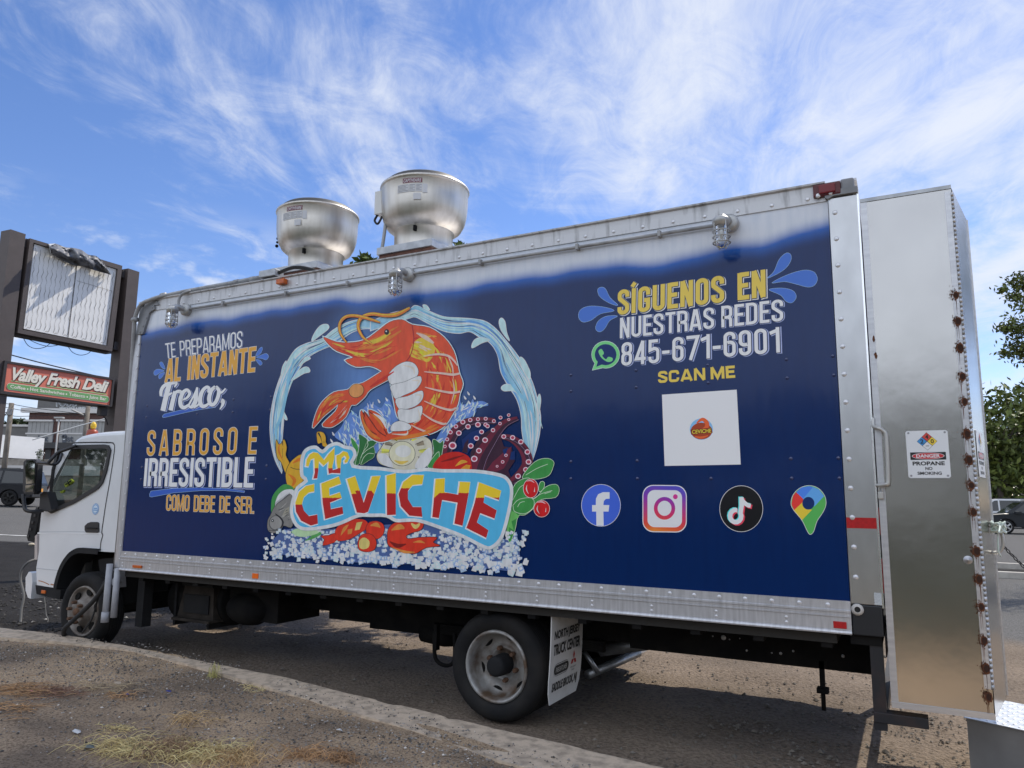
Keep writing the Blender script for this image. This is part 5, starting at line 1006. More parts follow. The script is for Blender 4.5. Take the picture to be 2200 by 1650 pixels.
    # shell and pepper
    SH = P_(196, 192, 172); SB = P_(140, 128, 106)
    sh = smooth([(680, 935), (682, 905), (705, 870), (745, 812), (800, 786), (860, 786), (930, 798), (985, 825), (1000, 870), (995, 930), (920, 985), (840, 1005), (760, 985), (700, 965)], 4, True)
    A.fill(KA(offset_poly(sh, 3)), INK); A.fill(KA(sh), SH)
    for a in range(9):
        t = PI*(1.12-a*.155); x0, y0 = 840+86*math.cos(t), 900-82*math.sin(t); x1, y1 = 840+135*math.cos(t), 900-104*math.sin(t)
        A.line(KA([(x0, y0), (x1, y1)]), [6, 11], P_(232, 206, 90) if a % 2 else SB, 0)
        t += .07; A.line(KA([(840+80*math.cos(t), 900-78*math.sin(t)), (840+146*math.cos(t), 900-112*math.sin(t))]), [1.2, .6], INK, 0)
    A.fill(KA(smooth([(900, 985), (930, 920), (985, 870), (998, 930), (960, 985)], 4, True)), P_(222, 222, 208)); A.fill(KA(smooth([(685, 915), (720, 905), (752, 930), (772, 985), (710, 965)], 4, True)), P_(222, 222, 208))
    c = KA([(826, 905)])[0]; A.ell(c, 28.5, 27, INK, 30); A.ell(c, 27.5, 26, P_(206, 202, 172), 30); A.ell((c[0]+2, c[1]-5), 17, 13, P_(222, 220, 200)); A.line(KA([(780, 945), (820, 958), (862, 948)]), [2, 7, 2], P_(205, 176, 80))
    A.fill(KF(smooth([(220, 620), (270, 520), (340, 480), (450, 470), (540, 510), (568, 580), (555, 640), (400, 640)], 4, True)), P_(188, 34, 24)); A.line(KF([(290, 560), (400, 530), (500, 500)]), [1, 5, 1], P_(120, 20, 20)); A.line(KF([(420, 600), (480, 560), (530, 560)]), [1, 8, 2], P_(240, 150, 50)); A.fill(KF([(470, 620), (520, 585), (560, 590), (545, 635), (480, 638)]), P_(235, 140, 40))
    A.build('mural', panel, 'painted octopus arms, leaves, crab, fish and shell')
    # ice
    A = Art(.0058)
    A.fill(KA([(60, 1420), (130, 1350), (210, 1335), (300, 1350), (700, 1320), (1000, 1300), (1250, 1400), (1440, 1400), (1490, 1360), (1500, 1420), (1510, 1500), (1470, 1590), (1300, 1570), (1000, 1550), (600, 1540), (250, 1510), (120, 1490)]), P_(74, 96, 146))
    for i in range(1000):
        x = RD.uniform(25, 1545); u = (x-25)/1520; t = 1345+10*u+max(0, 60-(x-25)*.9); b = 1500+95*u+RD.uniform(-14, 16); y = RD.uniform(t, b)
        if x < 110 and RD.random() < .45 or x > 1490 and RD.random() < .55: continue
        s = RD.uniform(9, 17)*(1.25 if y > b-70 else .9)*(.8+u*.45); a = RD.uniform(-.5, .5); q = [(x+s*math.cos(a+PI/4+k*PI/2+RD.uniform(-.22, .22)), y+s*math.sin(a+PI/4+k*PI/2+RD.uniform(-.22, .22))) for k in range(4)]
        A.l += .000002; A.fill(KA(q), RD.choice([P_(206, 220, 240), P_(186, 204, 232), P_(222, 232, 244), P_(160, 182, 214), P_(140, 164, 200)])); A.l -= UP
        if s > 9:
            A.l += .0000015; A.fill(KA([(x+(p[0]-x)*.6-1, y+(p[1]-y)*.6-1) for p in q]), P_(226, 236, 248)); A.l -= UP
    A.l += .0003
    for P, w in (([(300, 1380), (210, 1375), (190, 1355), (350, 1360), (330, 1390), (260, 1412)], 0),): A.fill(KA(smooth(P, 4, True)), P_(84, 156, 84))
    A.fill(KA(smooth([(185, 1358), (220, 1340), (300, 1345), (345, 1362), (280, 1385), (220, 1385)], 4, True)), P_(176, 214, 160))
    # cooked shrimps on the ice
    SR = P_(206, 52, 34); SO = P_(238, 132, 62); SD = P_(120, 26, 24); SY = P_(236, 188, 110)
    for P in ([(770, 1120), (830, 1055), (920, 1015), (1050, 1020), (1095, 1060), (1080, 1110), (990, 1170), (900, 1220), (800, 1235), (755, 1200)], [(760, 1160), (700, 1180), (620, 1185), (655, 1220), (640, 1280), (740, 1255), (770, 1230)]):
        A.fill(KE(offset_poly(P, 5)), INK); A.fill(KE(smooth(P, 3, True)), SR)
    for P in ([(1170, 1035), (1235, 1055), (1262, 1110), (1240, 1180), (1180, 1215), (1100, 1190), (1075, 1120), (1100, 1055)], [(1085, 1160), (1150, 1185), (1180, 1250), (1160, 1320), (1090, 1345), (1010, 1325), (992, 1260), (1020, 1185)]): A.fill(KE(offset_poly(smooth(P, 3, True), 4)), INK); A.fill(KE(smooth(P, 3, True)), SR)
    A.fill(KE(smooth([(1010, 1230), (1060, 1200), (1110, 1240), (1100, 1300), (1050, 1320), (1010, 1300)], 3, True)), SY); A.fill(KE([(980, 1050), (1040, 1040), (1010, 1120), (960, 1130)]), SY); A.fill(KE([(890, 1120), (940, 1110), (930, 1160), (890, 1170)]), SO); A.line(KE([(1120, 1080), (1180, 1070), (1220, 1100)]), [2, 9, 2], SO); A.line(KE([(820, 1180), (860, 1110), (900, 1070)]), [1, 7, 1], SO)
    p = smooth([(742, 1400), (745, 1350), (775, 1312), (850, 1292), (945, 1300), (938, 1345), (890, 1362), (852, 1380), (862, 1400), (930, 1392), (1028, 1392), (1005, 1420), (1045, 1440), (965, 1450), (900, 1485), (830, 1470), (752, 1442)], 3, True)
    A.fill(KA(offset_poly(p, 3)), INK); A.fill(KA(p), SR); A.line(KA([(755, 1415), (800, 1440), (850, 1430)]), [2, 9, 2], SD); A.line(KA([(765, 1350), (810, 1330), (840, 1340)]), [2, 12, 3], SO); A.line(KA([(880, 1310), (905, 1330), (930, 1310)]), [3, 9, 3], SY); A.line(KA([(770, 1450), (840, 1475), (900, 1478)]), [1, 6, 2], SO); A.line(KA([(890, 1420), (930, 1415), (960, 1425)]), [1, 5, 1], SO)
    A.build('mural', panel, 'painted heap of ice cubes with cooked shrimps')
    # ---- plain shrimp over the splash
    A = Art(.0100)
    O1 = P_(222, 74, 40); O2 = P_(238, 118, 44); O3 = P_(246, 178, 54); O4 = P_(190, 44, 30); CRM = P_(228, 222, 204); HAL = P_(190, 205, 236, 0); PK = P_(236, 180, 165)
    body = smooth([(372, 230), (440, 256), (520, 262), (610, 246), (690, 190), (755, 142), (825, 128), (885, 158), (985, 175), (1070, 232), (1125, 310), (1148, 395), (1158, 440), (1178, 500), (1160, 560), (1148, 620), (1110, 690), (1070, 745), (1000, 785), (890, 812), (790, 815), (740, 830), (690, 835), (630, 800), (600, 740), (585, 680), (592, 655), (612, 700), (608, 660), (640, 695), (633, 652), (690, 675), (730, 725), (745, 790), (790, 770), (850, 740), (800, 690), (780, 600), (765, 520), (748, 455), (700, 420), (640, 396), (560, 400), (498, 364), (545, 345), (450, 310), (400, 270)], 3, True)
    arm = smooth([(760, 400), (690, 440), (600, 495), (545, 505), (510, 535), (430, 550), (360, 610), (325, 680), (308, 752), (330, 735), (370, 690), (430, 640), (455, 618), (440, 660), (365, 735), (400, 752), (440, 740), (500, 690), (530, 625), (560, 620), (610, 575), (640, 535), (720, 490), (800, 440)], 3, True)
    A.fill(KA(offset_poly(body, 7)), HAL); A.fill(KA(offset_poly(arm, 5)), HAL); A.fill(KA(offset_poly(body, 2)), INK); A.fill(KA(offset_poly(arm, 1.5)), INK)
    A.fill(KA(body), O1); A.fill(KA(arm), O1)
    A.streaks(KA([(890, 180), (1060, 240), (1130, 400), (1150, 560), (1060, 730), (900, 800)]), KA([(880, 330), (950, 370), (960, 460), (970, 560), (940, 650), (850, 780)]), 60, [O2, O4, O1, O3, O2], (1.5, 6), (.06, .22), seed=21)
    A.fill(KA(smooth([(905, 250), (960, 235), (1020, 290), (985, 370), (930, 360), (870, 330)], 3, True)), O3); A.streaks(KA([(890, 240), (1010, 280)]), KA([(870, 330), (970, 380)]), 14, [P_(248, 212, 40), O2, PK], (1.5, 4), (.2, .5), seed=5)
    A.line(KA([(910, 205), (960, 230), (1010, 265)]), [2, 9, 4], PK)
    # overlapping shell plates down the back
    for P in ([(950, 340), (1030, 330), (1100, 345), (1148, 395)], [(955, 430), (1050, 440), (1120, 450), (1160, 440)], [(960, 520), (1060, 545), (1120, 555), (1165, 545)], [(955, 600), (1050, 640), (1110, 655), (1140, 640)], [(930, 660), (1000, 710), (1060, 735), (1085, 730)], [(880, 740), (940, 770), (985, 790)]):
        A.line(KA(P), [1.5, 5, 7, 4], PK); A.line(KA([(x, y+8) for x, y in P]), [.8, 2.4, 3, 1.2], O4)
    A.line(KA([(1090, 330), (1118, 400), (1125, 470)]), [.6, 3, .6], PK); A.line(KA([(1120, 470), (1130, 540), (1110, 620)]), [.6, 3, .6], PK); A.line(KA([(885, 160), (895, 250), (870, 345), (800, 420)]), 2.2, P_(150, 30, 34, 0))
    # carapace shading and rostrum
    A.streaks(KA([(400, 255), (560, 275), (700, 215), (830, 150)]), KA([(470, 310), (560, 350), (680, 380), (830, 300)]), 34, [O3, O2, O2, O4], (1.5, 5), (.15, .4), seed=31)
    A.line(KA([(600, 265), (680, 250), (760, 205)]), [2, 9, 3], O3); A.line(KA([(545, 345), (620, 345), (700, 300), (800, 280)]), [.8, 2.2, 2, .6], O4)
    A.ell(KA([(738, 200)])[0], 5.4, 6.2, INK, 16); A.ell(KA([(735, 196)])[0], 1.6, 1.8, W1, 8)
    for P, w in (([(650, 268), (600, 230), (572, 170), (590, 118), (650, 95), (730, 104), (800, 96), (872, 60)], [4, 5.5, 6.5, 7, 7, 7.5, 9, 5]), ([(505, 262), (468, 205), (466, 150), (500, 112), (560, 106), (640, 125), (700, 145)], [3.5, 5, 6, 6.5, 6.5, 6, 3])):
        A.line(KA(P), [q+1 for q in w], INK); A.line(KA(P), w, O2); A.line(KA([(x-2, y-4) for x, y in P]), [q*.3 for q in w], O3)
    # pale belly plates
    for P in ([(745, 455), (790, 400), (850, 372), (900, 385), (922, 430), (900, 470), (830, 492), (765, 505)], [(763, 510), (840, 490), (905, 462), (935, 458), (938, 490), (905, 535), (830, 570), (790, 588), (768, 550)], [(790, 590), (860, 572), (920, 545), (948, 545), (945, 590), (905, 630), (845, 648), (808, 645)], [(805, 650), (870, 650), (940, 628), (940, 680), (915, 715), (860, 728), (812, 712)], [(810, 716), (860, 730), (880, 750), (860, 770), (790, 775), (760, 770), (770, 735)]):
        A.fill(KA(offset_poly(smooth(P, 3, True), 2)), INK); A.fill(KA(smooth(P, 3, True)), CRM); A.line(KA([(P[2][0]-20, P[2][1]+20), (P[3][0]-10, P[3][1]+24), (P[4][0]-24, P[4][1]+16)]), [1, 4, 1], P_(206, 196, 180))
    # claw joint, claw and tail fan strokes
    c = KA([(562, 540)])[0]; A.ell(c, 17, 15, INK, 20, -.5); A.ell(c, 16, 14.2, P_(224, 140, 78), 20, -.5)
    A.streaks(KA([(330, 710), (360, 620), (430, 560), (520, 545)]), KA([(335, 725), (390, 670), (450, 620), (520, 600)]), 20, [O2, O3, O4], (1.2, 4), (.15, .4), seed=41); A.streaks(KA([(390, 738), (450, 690), (500, 620)]), KA([(420, 748), (490, 690), (528, 630)]), 8, [O2, PK, O4], (1.2, 3.5), (.3, .6), seed=42)
    A.line(KA([(640, 520), (700, 480), (780, 430)]), [2, 6, 2], O4); A.line(KA([(455, 618), (475, 610), (490, 595)]), 1, INK, 3)
    for P, w in (([(610, 665), (650, 720), (690, 775), (735, 805)], 1.4), ([(636, 660), (680, 700), (715, 750), (740, 795)], 1.4), ([(600, 690), (630, 760), (680, 795)], 1.4)): A.line(KA(P), w, INK)
    for P, w in (([(595, 680), (610, 740), (650, 795), (700, 820)], [1, 6, 8, 3]), ([(650, 675), (690, 710), (720, 760)], [1, 6, 2]), ([(760, 822), (850, 810), (950, 790), (1040, 750)], [2, 8, 8, 2])): A.line(KA(P), w, O2)
    A.line(KA([(660, 672), (710, 705), (736, 760)]), [1, 7, 2], CRM)
    A.build('mural', panel, 'painted orange shrimp curled above the name board')
    # ---- name board
    A = Art(.0125)
    brd = smooth([(240, 1035), (238, 960), (252, 898), (285, 868), (330, 862), (365, 886), (400, 856), (450, 840), (495, 860), (545, 872), (562, 915), (548, 972), (700, 985), (840, 1003), (960, 990), (1060, 998), (1250, 1000), (1400, 1024), (1450, 1058), (1470, 1112), (1462, 1200), (1432, 1330), (1402, 1408), (1350, 1455), (1300, 1452), (1180, 1392), (1050, 1342), (930, 1302), (860, 1298), (790, 1300), (735, 1272), (650, 1270), (575, 1272), (480, 1312), (400, 1335), (280, 1350), (222, 1335), (190, 1290), (178, 1230), (192, 1160), (215, 1100), (262, 1062)], 3, True)
    A.fill(KA(offset_poly(brd, 3)), P_(196, 206, 222)); A.fill(KA(brd), P_(206, 214, 226)); A.fill(KA(offset_poly(brd, -17)), P_(78, 168, 208, .05))
    TT = two_tone(); OUT = P_(216, 220, 232, 0); A.l += .0001
    LT = [(KE, [(555, 660), (470, 680), (400, 740), (362, 850), (370, 940), (420, 1030), (520, 1080), (592, 1060), (585, 968), (500, 985), (450, 930), (430, 860), (450, 790), (500, 745), (555, 735)], 868), (KE, [(625, 655), (805, 585), (825, 655), (705, 700), (710, 780), (815, 745), (832, 800), (715, 848), (722, 915), (840, 890), (848, 960), (665, 1015), (640, 850)], 800), (KE, [(885, 610), (970, 580), (1055, 850), (1140, 582), (1225, 578), (1100, 940), (1060, 956), (985, 948)], 728), (KE, [(1285, 575), (1380, 550), (1380, 970), (1290, 975)], 692),
          (KA, [(955, 1030), (890, 1028), (835, 1070), (808, 1140), (820, 1210), (870, 1265), (945, 1272), (940, 1215), (890, 1215), (862, 1170), (862, 1120), (890, 1088), (945, 1082)], 1106), (KF, [(245, 715), (330, 710), (325, 835), (450, 858), (465, 740), (560, 745), (545, 850), (490, 1140), (415, 1120), (445, 930), (305, 905), (275, 1070), (215, 1060)], 842), (KF, [(640, 745), (840, 822), (820, 905), (690, 860), (680, 930), (800, 1000), (780, 1075), (650, 1025), (620, 1110), (725, 1180), (705, 1250), (525, 1160), (560, 1060), (600, 930)], 885),
          (KE, [(470, 478), (478, 410), (510, 360), (548, 338), (592, 345), (655, 418), (700, 355), (762, 293), (758, 400), (738, 480), (742, 520), (790, 505), (780, 445), (778, 372), (815, 358), (850, 328), (892, 340), (912, 390), (890, 440), (865, 448), (858, 425), (880, 400), (862, 372), (832, 395), (822, 470), (818, 552), (735, 548), (702, 556), (695, 500), (700, 430), (650, 475), (602, 430), (597, 510), (585, 602), (546, 606), (560, 540), (555, 400), (520, 412), (497, 482)], 500)]
    for K_, P, yb in LT:
        sc = {id(KE): 4.714, id(KA): 2.7045, id(KF): 4.229}[id(K_)]; A.fill(K_(offset_poly([(x-1.5*sc, y+.8*sc) for x, y in P], 1.6*sc)), OUT)
        A.fill(K_(P), TT, cols=[(.5+(yb-y)/sc/60, 0, 0) for x, y in P])
    A.build('lettering', panel, 'painted red and yellow name Mr CEVICHE on a light blue board')
def wheel(root, name, c, r, w, dish, steer=0):
    """wheel with its outer face towards -y at c"""
    cx, cy, cz = c
    g = G(); ax = (0, 1, 0); b = .10
    prof = [(r*.655, .012), (r*.70, -.004), (r*.80, -.016), (r*.90, -.012), (r*.955, .008), (r*.985, .03), (r, .05)]
    n = 5
    for i in range(n):                       # ribs and grooves of the tread
        y0 = .05+(w-.1)*i/n; y1 = .05+(w-.1)*(i+1)/n; prof += [(r, y0+.004), (r, y1-.012), (r-.012, y1-.010), (r-.012, y1-.002)]
    prof += [(r, w-.05), (r*.985, w-.03), (r*.92, w), (r*.65, w-.01)]
    g.lathe(prof, (cx, cy, cz), ax, M['tyre'], 56)
    W_ = bpy.data.objects.new('wheel', None); COL.objects.link(W_); W_.parent = root; W_.location = Vector((cx, cy, cz))-wl(root)
    g.build('tyre', W_)
    g = G(); R1 = r*.655
    if dish:
        prof = [(R1, .012), (R1-.006, -.004), (R1-.020, -.002), (R1-.028, .03), (R1-.035, .10), (R1-.06, .135), (R1-.085, .142), (.125, .15), (.118, .13), (.108, .128), (.10, .14), (.02, .14)]
    else:
        prof = [(R1, .012), (R1-.006, -.004), (R1-.02, .0), (R1-.03, .04), (R1-.05, .055), (.15, .03), (.12, -.02), (.108, -.055), (.09, -.06), (.02, -.06)]
    g.lathe(prof, (cx, cy, cz), ax, M['rim'] if dish else mat('rim_dirty', (.24, .215, .19), .6, .2, (.09, .065, .048), 7, .42, .7), 48)
    g.build('rim', W_)
    g = G()
    yf = .138 if dish else .018
    for k in range(6):                        # hand holes
        a = 2*PI*k/6+.25; rr = R1-.052 if dish else R1-.062; p = (cx+rr*math.cos(a), cy+(yf if dish else .02), cz+rr*math.sin(a))
        pr = []
        for j in range(14):
            t = 2*PI*j/14; u, v = .046*math.cos(t), .030*math.sin(t)
            pr.append((p[0]-math.sin(a)*u+math.cos(a)*v, p[1]-.004, p[2]+math.cos(a)*u+math.sin(a)*v))
        g.slab(pr, (0, .012, 0), M['black'])
    g.build('hand_holes', W_)
    g = G()
    for k in range(6):
        a = 2*PI*k/6+.75; rr = .112 if dish else .098; p = Vector((cx+rr*math.cos(a), cy+(.128 if dish else -.06), cz+rr*math.sin(a)))
        g.lathe([(.0, -.045), (.014, -.045), (.018, -.03), (.018, 0)], p, (0, 1, 0), M['rust'], 6, False)
    if dish: g.lathe([(.0, -.015), (.05, -.015), (.068, -.005), (.072, .02), (.076, .14)], (cx, cy, cz), (0, 1, 0), M['plas'], 20)
    else: g.lathe([(.0, -.085), (.03, -.085), (.04, -.07), (.045, -.05)], (cx, cy, cz), (0, 1, 0), M['rust'], 16)
    g.build('hub', W_)
def rivets(g, P, r, m, nrm=(0, -1, 0), h=.35):
    n = 10
    for p in P: g.lathe([(r, 0), (r*.92, r*h*.55), (r*.6, r*h*.95), (0.0001, r*h*1.1)], p, nrm, m, n)
def build_truck():
    T = thing('food_truck', 'white cab box truck with a navy side, seafood mural and two roof ventilators', 'food truck', (2.0, 1.0, 0))
    BX0, BX1, BW = -.10, 6.616, 2.42; Z0, ZP0, ZP1, ZR = .8445, 1.0136, 3.42, 3.52
    sp = side_panel_mesh().build('side_panel', T); sp['label'] = 'navy painted side panel with a sprayed white top edge'
    build_art(sp)
    g = G(); P = []
    for x in (.185, .915, 1.39, 1.855, 4.735, 5.21, 5.69, 6.168, 6.43):
        for z in (2.437, 2.322, 1.832, 1.715):
            if (x in (.915, 1.39) and (z < 1.9 or x == .915 and z > 2.4)) or (x == 5.69 and z == 1.832): continue
            P.append((x, .002, z))
    rivets(g, P, .012, mat('painted_rivet', (.01, .025, .11), .15, 0, coat=.8), h=.6); g.build('rivets', sp)
    # box carcass
    g = G(); wm = mat('box_white', (.66, .67, .68), .45, 0, (.55, .56, .57), 4); BXF = mat('box_floor', (.03, .028, .025), .9)
    g.box(BX0+.006, BX1-.17, .012, BW, .86, ZR-.03, wm); g.box(0.0, BX1-.25, .05, BW-.05, .78, .858, BXF)
    g.box(BX0, BX1, .004, BW+.01, ZR-.012, ZR+.004, mat('roof_sheet', (.6, .6, .62), .5, .4)); g.build('box_body', T)
    # lower rail: extrusion with two lips and rivets
    g = G(); R_ = M['rail']
    prof = [(0.001, ZP0+.012), (-.010, ZP0+.012), (-.010, .978), (-.020, .974), (-.020, .964), (-.012, .961), (-.012, .946), (-.017, .943), (-.017, .937), (-.010, .934), (-.010, .866), (-.020, .862), (-.024, .852), (-.022, Z0), (.03, Z0)]
    for (y0, z0), (y1, z1) in zip(prof, prof[1:]): g.quad((BX0+.098, y0, z0), (6.452, y0, z0), (6.452, y1, z1), (BX0+.098, y1, z1), R_)
    g.poly([(6.452, y, z) for y, z in prof], R_)
    rv = mat('rivet_metal', (.66, .66, .68), .38, .6)
    x = .06
    while x < 6.42: rivets(g, [(x, -.010, .998)], .0135, rv); x += .153
    x = .03
    while x < 6.42: rivets(g, [(x, -.010, .912), (x, -.010, .883)], .010, rv); x += .405
    g.build('lower_rail', T)
    # top rail
    g = G(); gm = M['grime']; prof = [(.001, 3.405), (-.008, 3.402), (-.010, 3.47), (-.012, 3.505), (-.030, 3.512), (-.032, 3.522), (.02, 3.530)]
    for (y0, z0), (y1, z1) in zip(prof, prof[1:]): g.quad((.17, y0, z0), (6.44, y0, z0), (6.44, y1, z1), (.17, y1, z1), gm)
    x = .40
    while x < 6.4: rivets(g, [(x, -.009, 3.432)], .013, rv); x += .212
    g.build('top_rail', T)
    # corner posts
    g = G(); g.bbox(BX0, -.002, -.014, .12, Z0, 3.30, M['rail'], .03)
    z = .95
    while z < 3.2: rivets(g, [(-.016, -.014, z)], .010, rv); z += .125
    g.build('corner_post', T)
    g = G(); cp = [(302, 660), (331, 656), (332, 664), (324.5, 668), (320, 673), (306.4, 717), (293.6, 719), (296, 707), (298, 682)]
    g.slab([(p.x, -.026, p.z) for p in (onY(*q, -.026) for q in cp)], (0, .035, 0), M['gpaint'])
    g.slab([(p.x, -.022, p.z) for p in (onY(*q, -.022) for q in [(296, 690), (312, 652), (334, 641), (341, 655), (331, 656), (302, 660), (298, 682)])], (0, .03, 0), M['gpaint'])
    rivets(g, [tuple(onY(x, y, -.026)) for x, y in ((327.5, 660), (315, 682), (308, 700), (301.5, 713))], .014, M['gpaint']); g.build('corner_bracket', T)
    g = G(); g.bbox(6.453, BX1, -.012, .05, 1.0136, 3.415, M['post'], .006)
    g.box(BX1-.004, BX1+.006, -.013, .10, 1.0, 3.43, mat('bright_edge', (.9, .9, .9), .2, .9)); g.box(6.45, BX1, .05, BW, 1.0, 3.415, wm)
    z = 1.16
    while z < 3.36: rivets(g, [(6.487, -.012, z)], .015, rv); z += .166
    g.box(6.455, 6.61, -.0135, -.011, 1.432, 1.492, M['red']); g.box(6.575, 6.612, -.0135, -.011, 1.016, 1.082, mat('silver_tape', (.75, .78, .8), .25, .3, (.4, .45, .5), 220))
    g.build('rear_post', T)
    g = G(); q = [(1771.5, 410), (1842, 399), (1843, 411.5), (1790, 420), (1779, 427), (1772, 425)]; g.slab([(p.x, -.03, p.z) for p in (onY(*w, -.03) for w in q)], (0, .04, 0), M['gpaint'])
    rivets(g, [tuple(onY(x, y, -.03)) for x, y in ((1784.5, 414), (1757.5, 420))], .017, rv); g.build('corner_bracket', T)
    g = G(); a, b = onY(1747, 413, -.02), onY(1806, 401, -.02); g.bbox(a.x, b.x, -.035, .01, 3.428, 3.508, mat('dark_red', (.09, .006, .008), .35), .008)
    a2, b2 = onY(1759, 411, -.02), onY(1795, 404, -.02); g.bbox(a2.x, b2.x, -.047, .0, 3.440, 3.498, mat('marker_red', (.17, .010, .016), .4), .008); g.build('marker_light', T)
    g = G(); q = [onY(1805, 386, -.03), onY(1832, 384, -.03)]; g.bbox(q[0].x, q[1].x+.005, -.022, .06, 3.43, 3.522, M['gpaint'], .012); g.build('corner_bracket', T)
    # rear sill and hanging frame
    g = G(); a = onY(1829, 1332, 0); g.bbox(6.458, 6.612, -.016, .12, .846, 1.011, mat('chipped_black', (.012, .014, .018), .4, 0, (.38, .36, .33), 11, .70, .74), .006)
    g.lathe([(.016, 0), (.03, .0), (.033, -.006), (.016, -.008)], (6.487, -.018, .985), (0, 1, 0), mat('primer', (.5, .48, .45), .6), 14)
    g.box(6.44, 6.60, .02, 2.3, .79, .845, M['black']); g.build('rear_sill', T)
    g = G(); kb = mat('worn_black_tube', (.018, .019, .023), .5, .2, (.06, .035, .03), 6, .5, .8)
    g.box(6.535, 6.60, .03, .11, .345, .84, kb); g.bbox(6.535, 6.80, .02, .12, .385, .44, kb, .004); g.box(6.535, 6.60, 2.2, 2.28, .345, .84, kb); g.box(6.56, 6.60, .12, 2.2, .36, .43, kb); g.build('support_frame', T)
    # reflectors on the rail
    def pl(name, x0, y0, x1, y1, m, d=.012, yb=-.010):
        g = G(); a, b = onY(x0, y0, yb), onY(x1, y1, yb); g.bbox(a.x, b.x, yb-d, yb, min(a.z, b.z), max(a.z, b.z), m, .003); return g.build(name, T)
    pl('side_marker', 287, 1213.5, 305.5, 1221, M['amb']); pl('reflector', 542.5, 1231.5, 555, 1243.5, M['org'], .004); pl('reflector', 1790, 1334, 1819.5, 1351.5, M['red'], .005)
    g = G(); a = onY(606, 604, -.03); g.bbox(a.x-.045, a.x+.05, -.06, -.01, a.z-.03, a.z+.015, M['amb'], .006); g.build('marker_light', T)
    # conduits
    g = G(); P = [onY(284, 745, -.05), onY(289, 690, -.05), onY(295, 668, -.06), onY(306, 652, -.06), onY(324, 644, -.05), onY(338, 639, -.03)]
    P = [Vector((-.112, .02, .9)), Vector((-.112, .02, 2.0)), Vector((-.115, .0, 2.9))]+[Vector(q) for q in smooth([tuple(p) for p in P[1:]], 5)]
    P += [Vector((.6, -.0, 3.55)), Vector((1.2, .02, 3.56)), Vector((1.62, .03, 3.57))]
    g.tube(P, .020, M['pipe'], 10)
    for p in (P[4], Vector((.3, -.01, 3.545)), Vector((1.3, .02, 3.56)), Vector((1.5, .03, 3.565))): g.tube([p-Vector((.03, 0, 0)), p+Vector((.03, 0, 0))], .026, M['pipe'], 10)
    g.build('conduit', T)
    g = G(); g.tube([(-.105, -.045, .36), (-.105, -.045, .90)], .030, M['pvc'], 12); g.tube([(-.03, -.01, .40), (-.03, -.01, .86)], .030, M['pvc'], 12); g.tube([(-.105, -.045, .355), (-.105, -.045, .45)], .036, M['pvc'], 12); g.build('drain_pipe', T)
    g = G(); g.tube([(.70, -.03, 3.352), (3.2, -.026, 3.350), (4.4, -.028, 3.353), (5.83, -.028, 3.352)], .0125, M['pipe'], 8)
    for x in (1.2, 2.0, 2.7, 4.0, 4.8, 5.4): g.box(x-.01, x+.01, -.05, -.002, 3.334, 3.372, M['pipe'])
    g.tube(smooth([(.62, -.05, 3.34), (.60, -.06, 3.42), (.63, -.055, 3.50), (.72, -.03, 3.535)], 5), .013, M['pipe'], 8); g.build('conduit', T)
    g = G(); g.bbox(1.66, 1.86, -.05, .06, 3.535, 3.60, M['galv'], .006); g.tube(smooth([(1.86, .0, 3.57), (1.98, .06, 3.62), (2.12, .12, 3.60), (2.25, .2, 3.54)], 5), .018, M['rub'], 8); g.build('junction_box', T)
    # caged bulkhead lamps
    for (x, y) in ((371, 660), (850, 592), (1549, 476)):
        c = onY(x, y, -.15); L_ = bpy.data.objects.new('cage_lamp', None); COL.objects.link(L_); L_.parent = T; L_.location = c-wl(T)
        g = G(); zc = 3.35; al = mat('cast_aluminium', (.50, .50, .49), .5, .5, (.38, .38, .37), 20)
        g.lathe([(.055, 0), (.058, -.01), (.058, -.045), (.04, -.055), (.0, -.055)], (c.x+.03, -.0, zc), (0, 1, 0), al, 18); g.tube(smooth([(c.x+.03, -.04, zc), (c.x+.02, -.10, zc+.012), (c.x, -.15, zc)], 4), .024, al, 10)
        g.lathe([(.0, .03), (.02, .028), (.045, .02), (.054, .006), (.054, -.016), (.048, -.02), (.048, -.034), (.0, -.034)], (c.x, -.15, zc-.02), (0, 0, 1), al, 20); g.ball((c.x, -.15, zc+.012), .012, al); g.build('lamp_base', L_)
        g = G(); g.lathe([(.036, -.03), (.036, -.12), (.034, -.145), (.026, -.168), (.014, -.18), (0.0005, -.183)], (c.x, -.15, zc-.02), (0, 0, 1), M['glass'], 18); g.build('glass_jar', L_)
        g = G()
        for k in range(4):
            a = PI/4+k*PI/2; ux, uy = math.cos(a), math.sin(a); g.tube(smooth([(c.x+ux*.05, -.15+uy*.05, zc-.03), (c.x+ux*.052, -.15+uy*.052, zc-.10), (c.x+ux*.05, -.15+uy*.05, zc-.165), (c.x+ux*.026, -.15+uy*.026, zc-.2)], 3), .0042, al, 6)
        for h in (-.07, -.108, -.146): g.tube([(c.x+.053*math.cos(2*PI*k/20), -.15+.053*math.sin(2*PI*k/20), zc-.02+h) for k in range(21)], .0042, al, 6, False)
        g.build('wire_guard', L_)
        g = G(); g.ball((c.x, -.15, zc-.10), .022, mat('bulb', (.8, .8, .78), .3), 10, (1, 1, 1.6)); g.build('bulb', L_)
    # roof ventilators
    lab = mat('fan_label', (.55, .55, .56), .5); lt = mat('label_print', (.25, .25, .26), .6); mr = mat('label_maroon', (.16, .03, .05), .5)
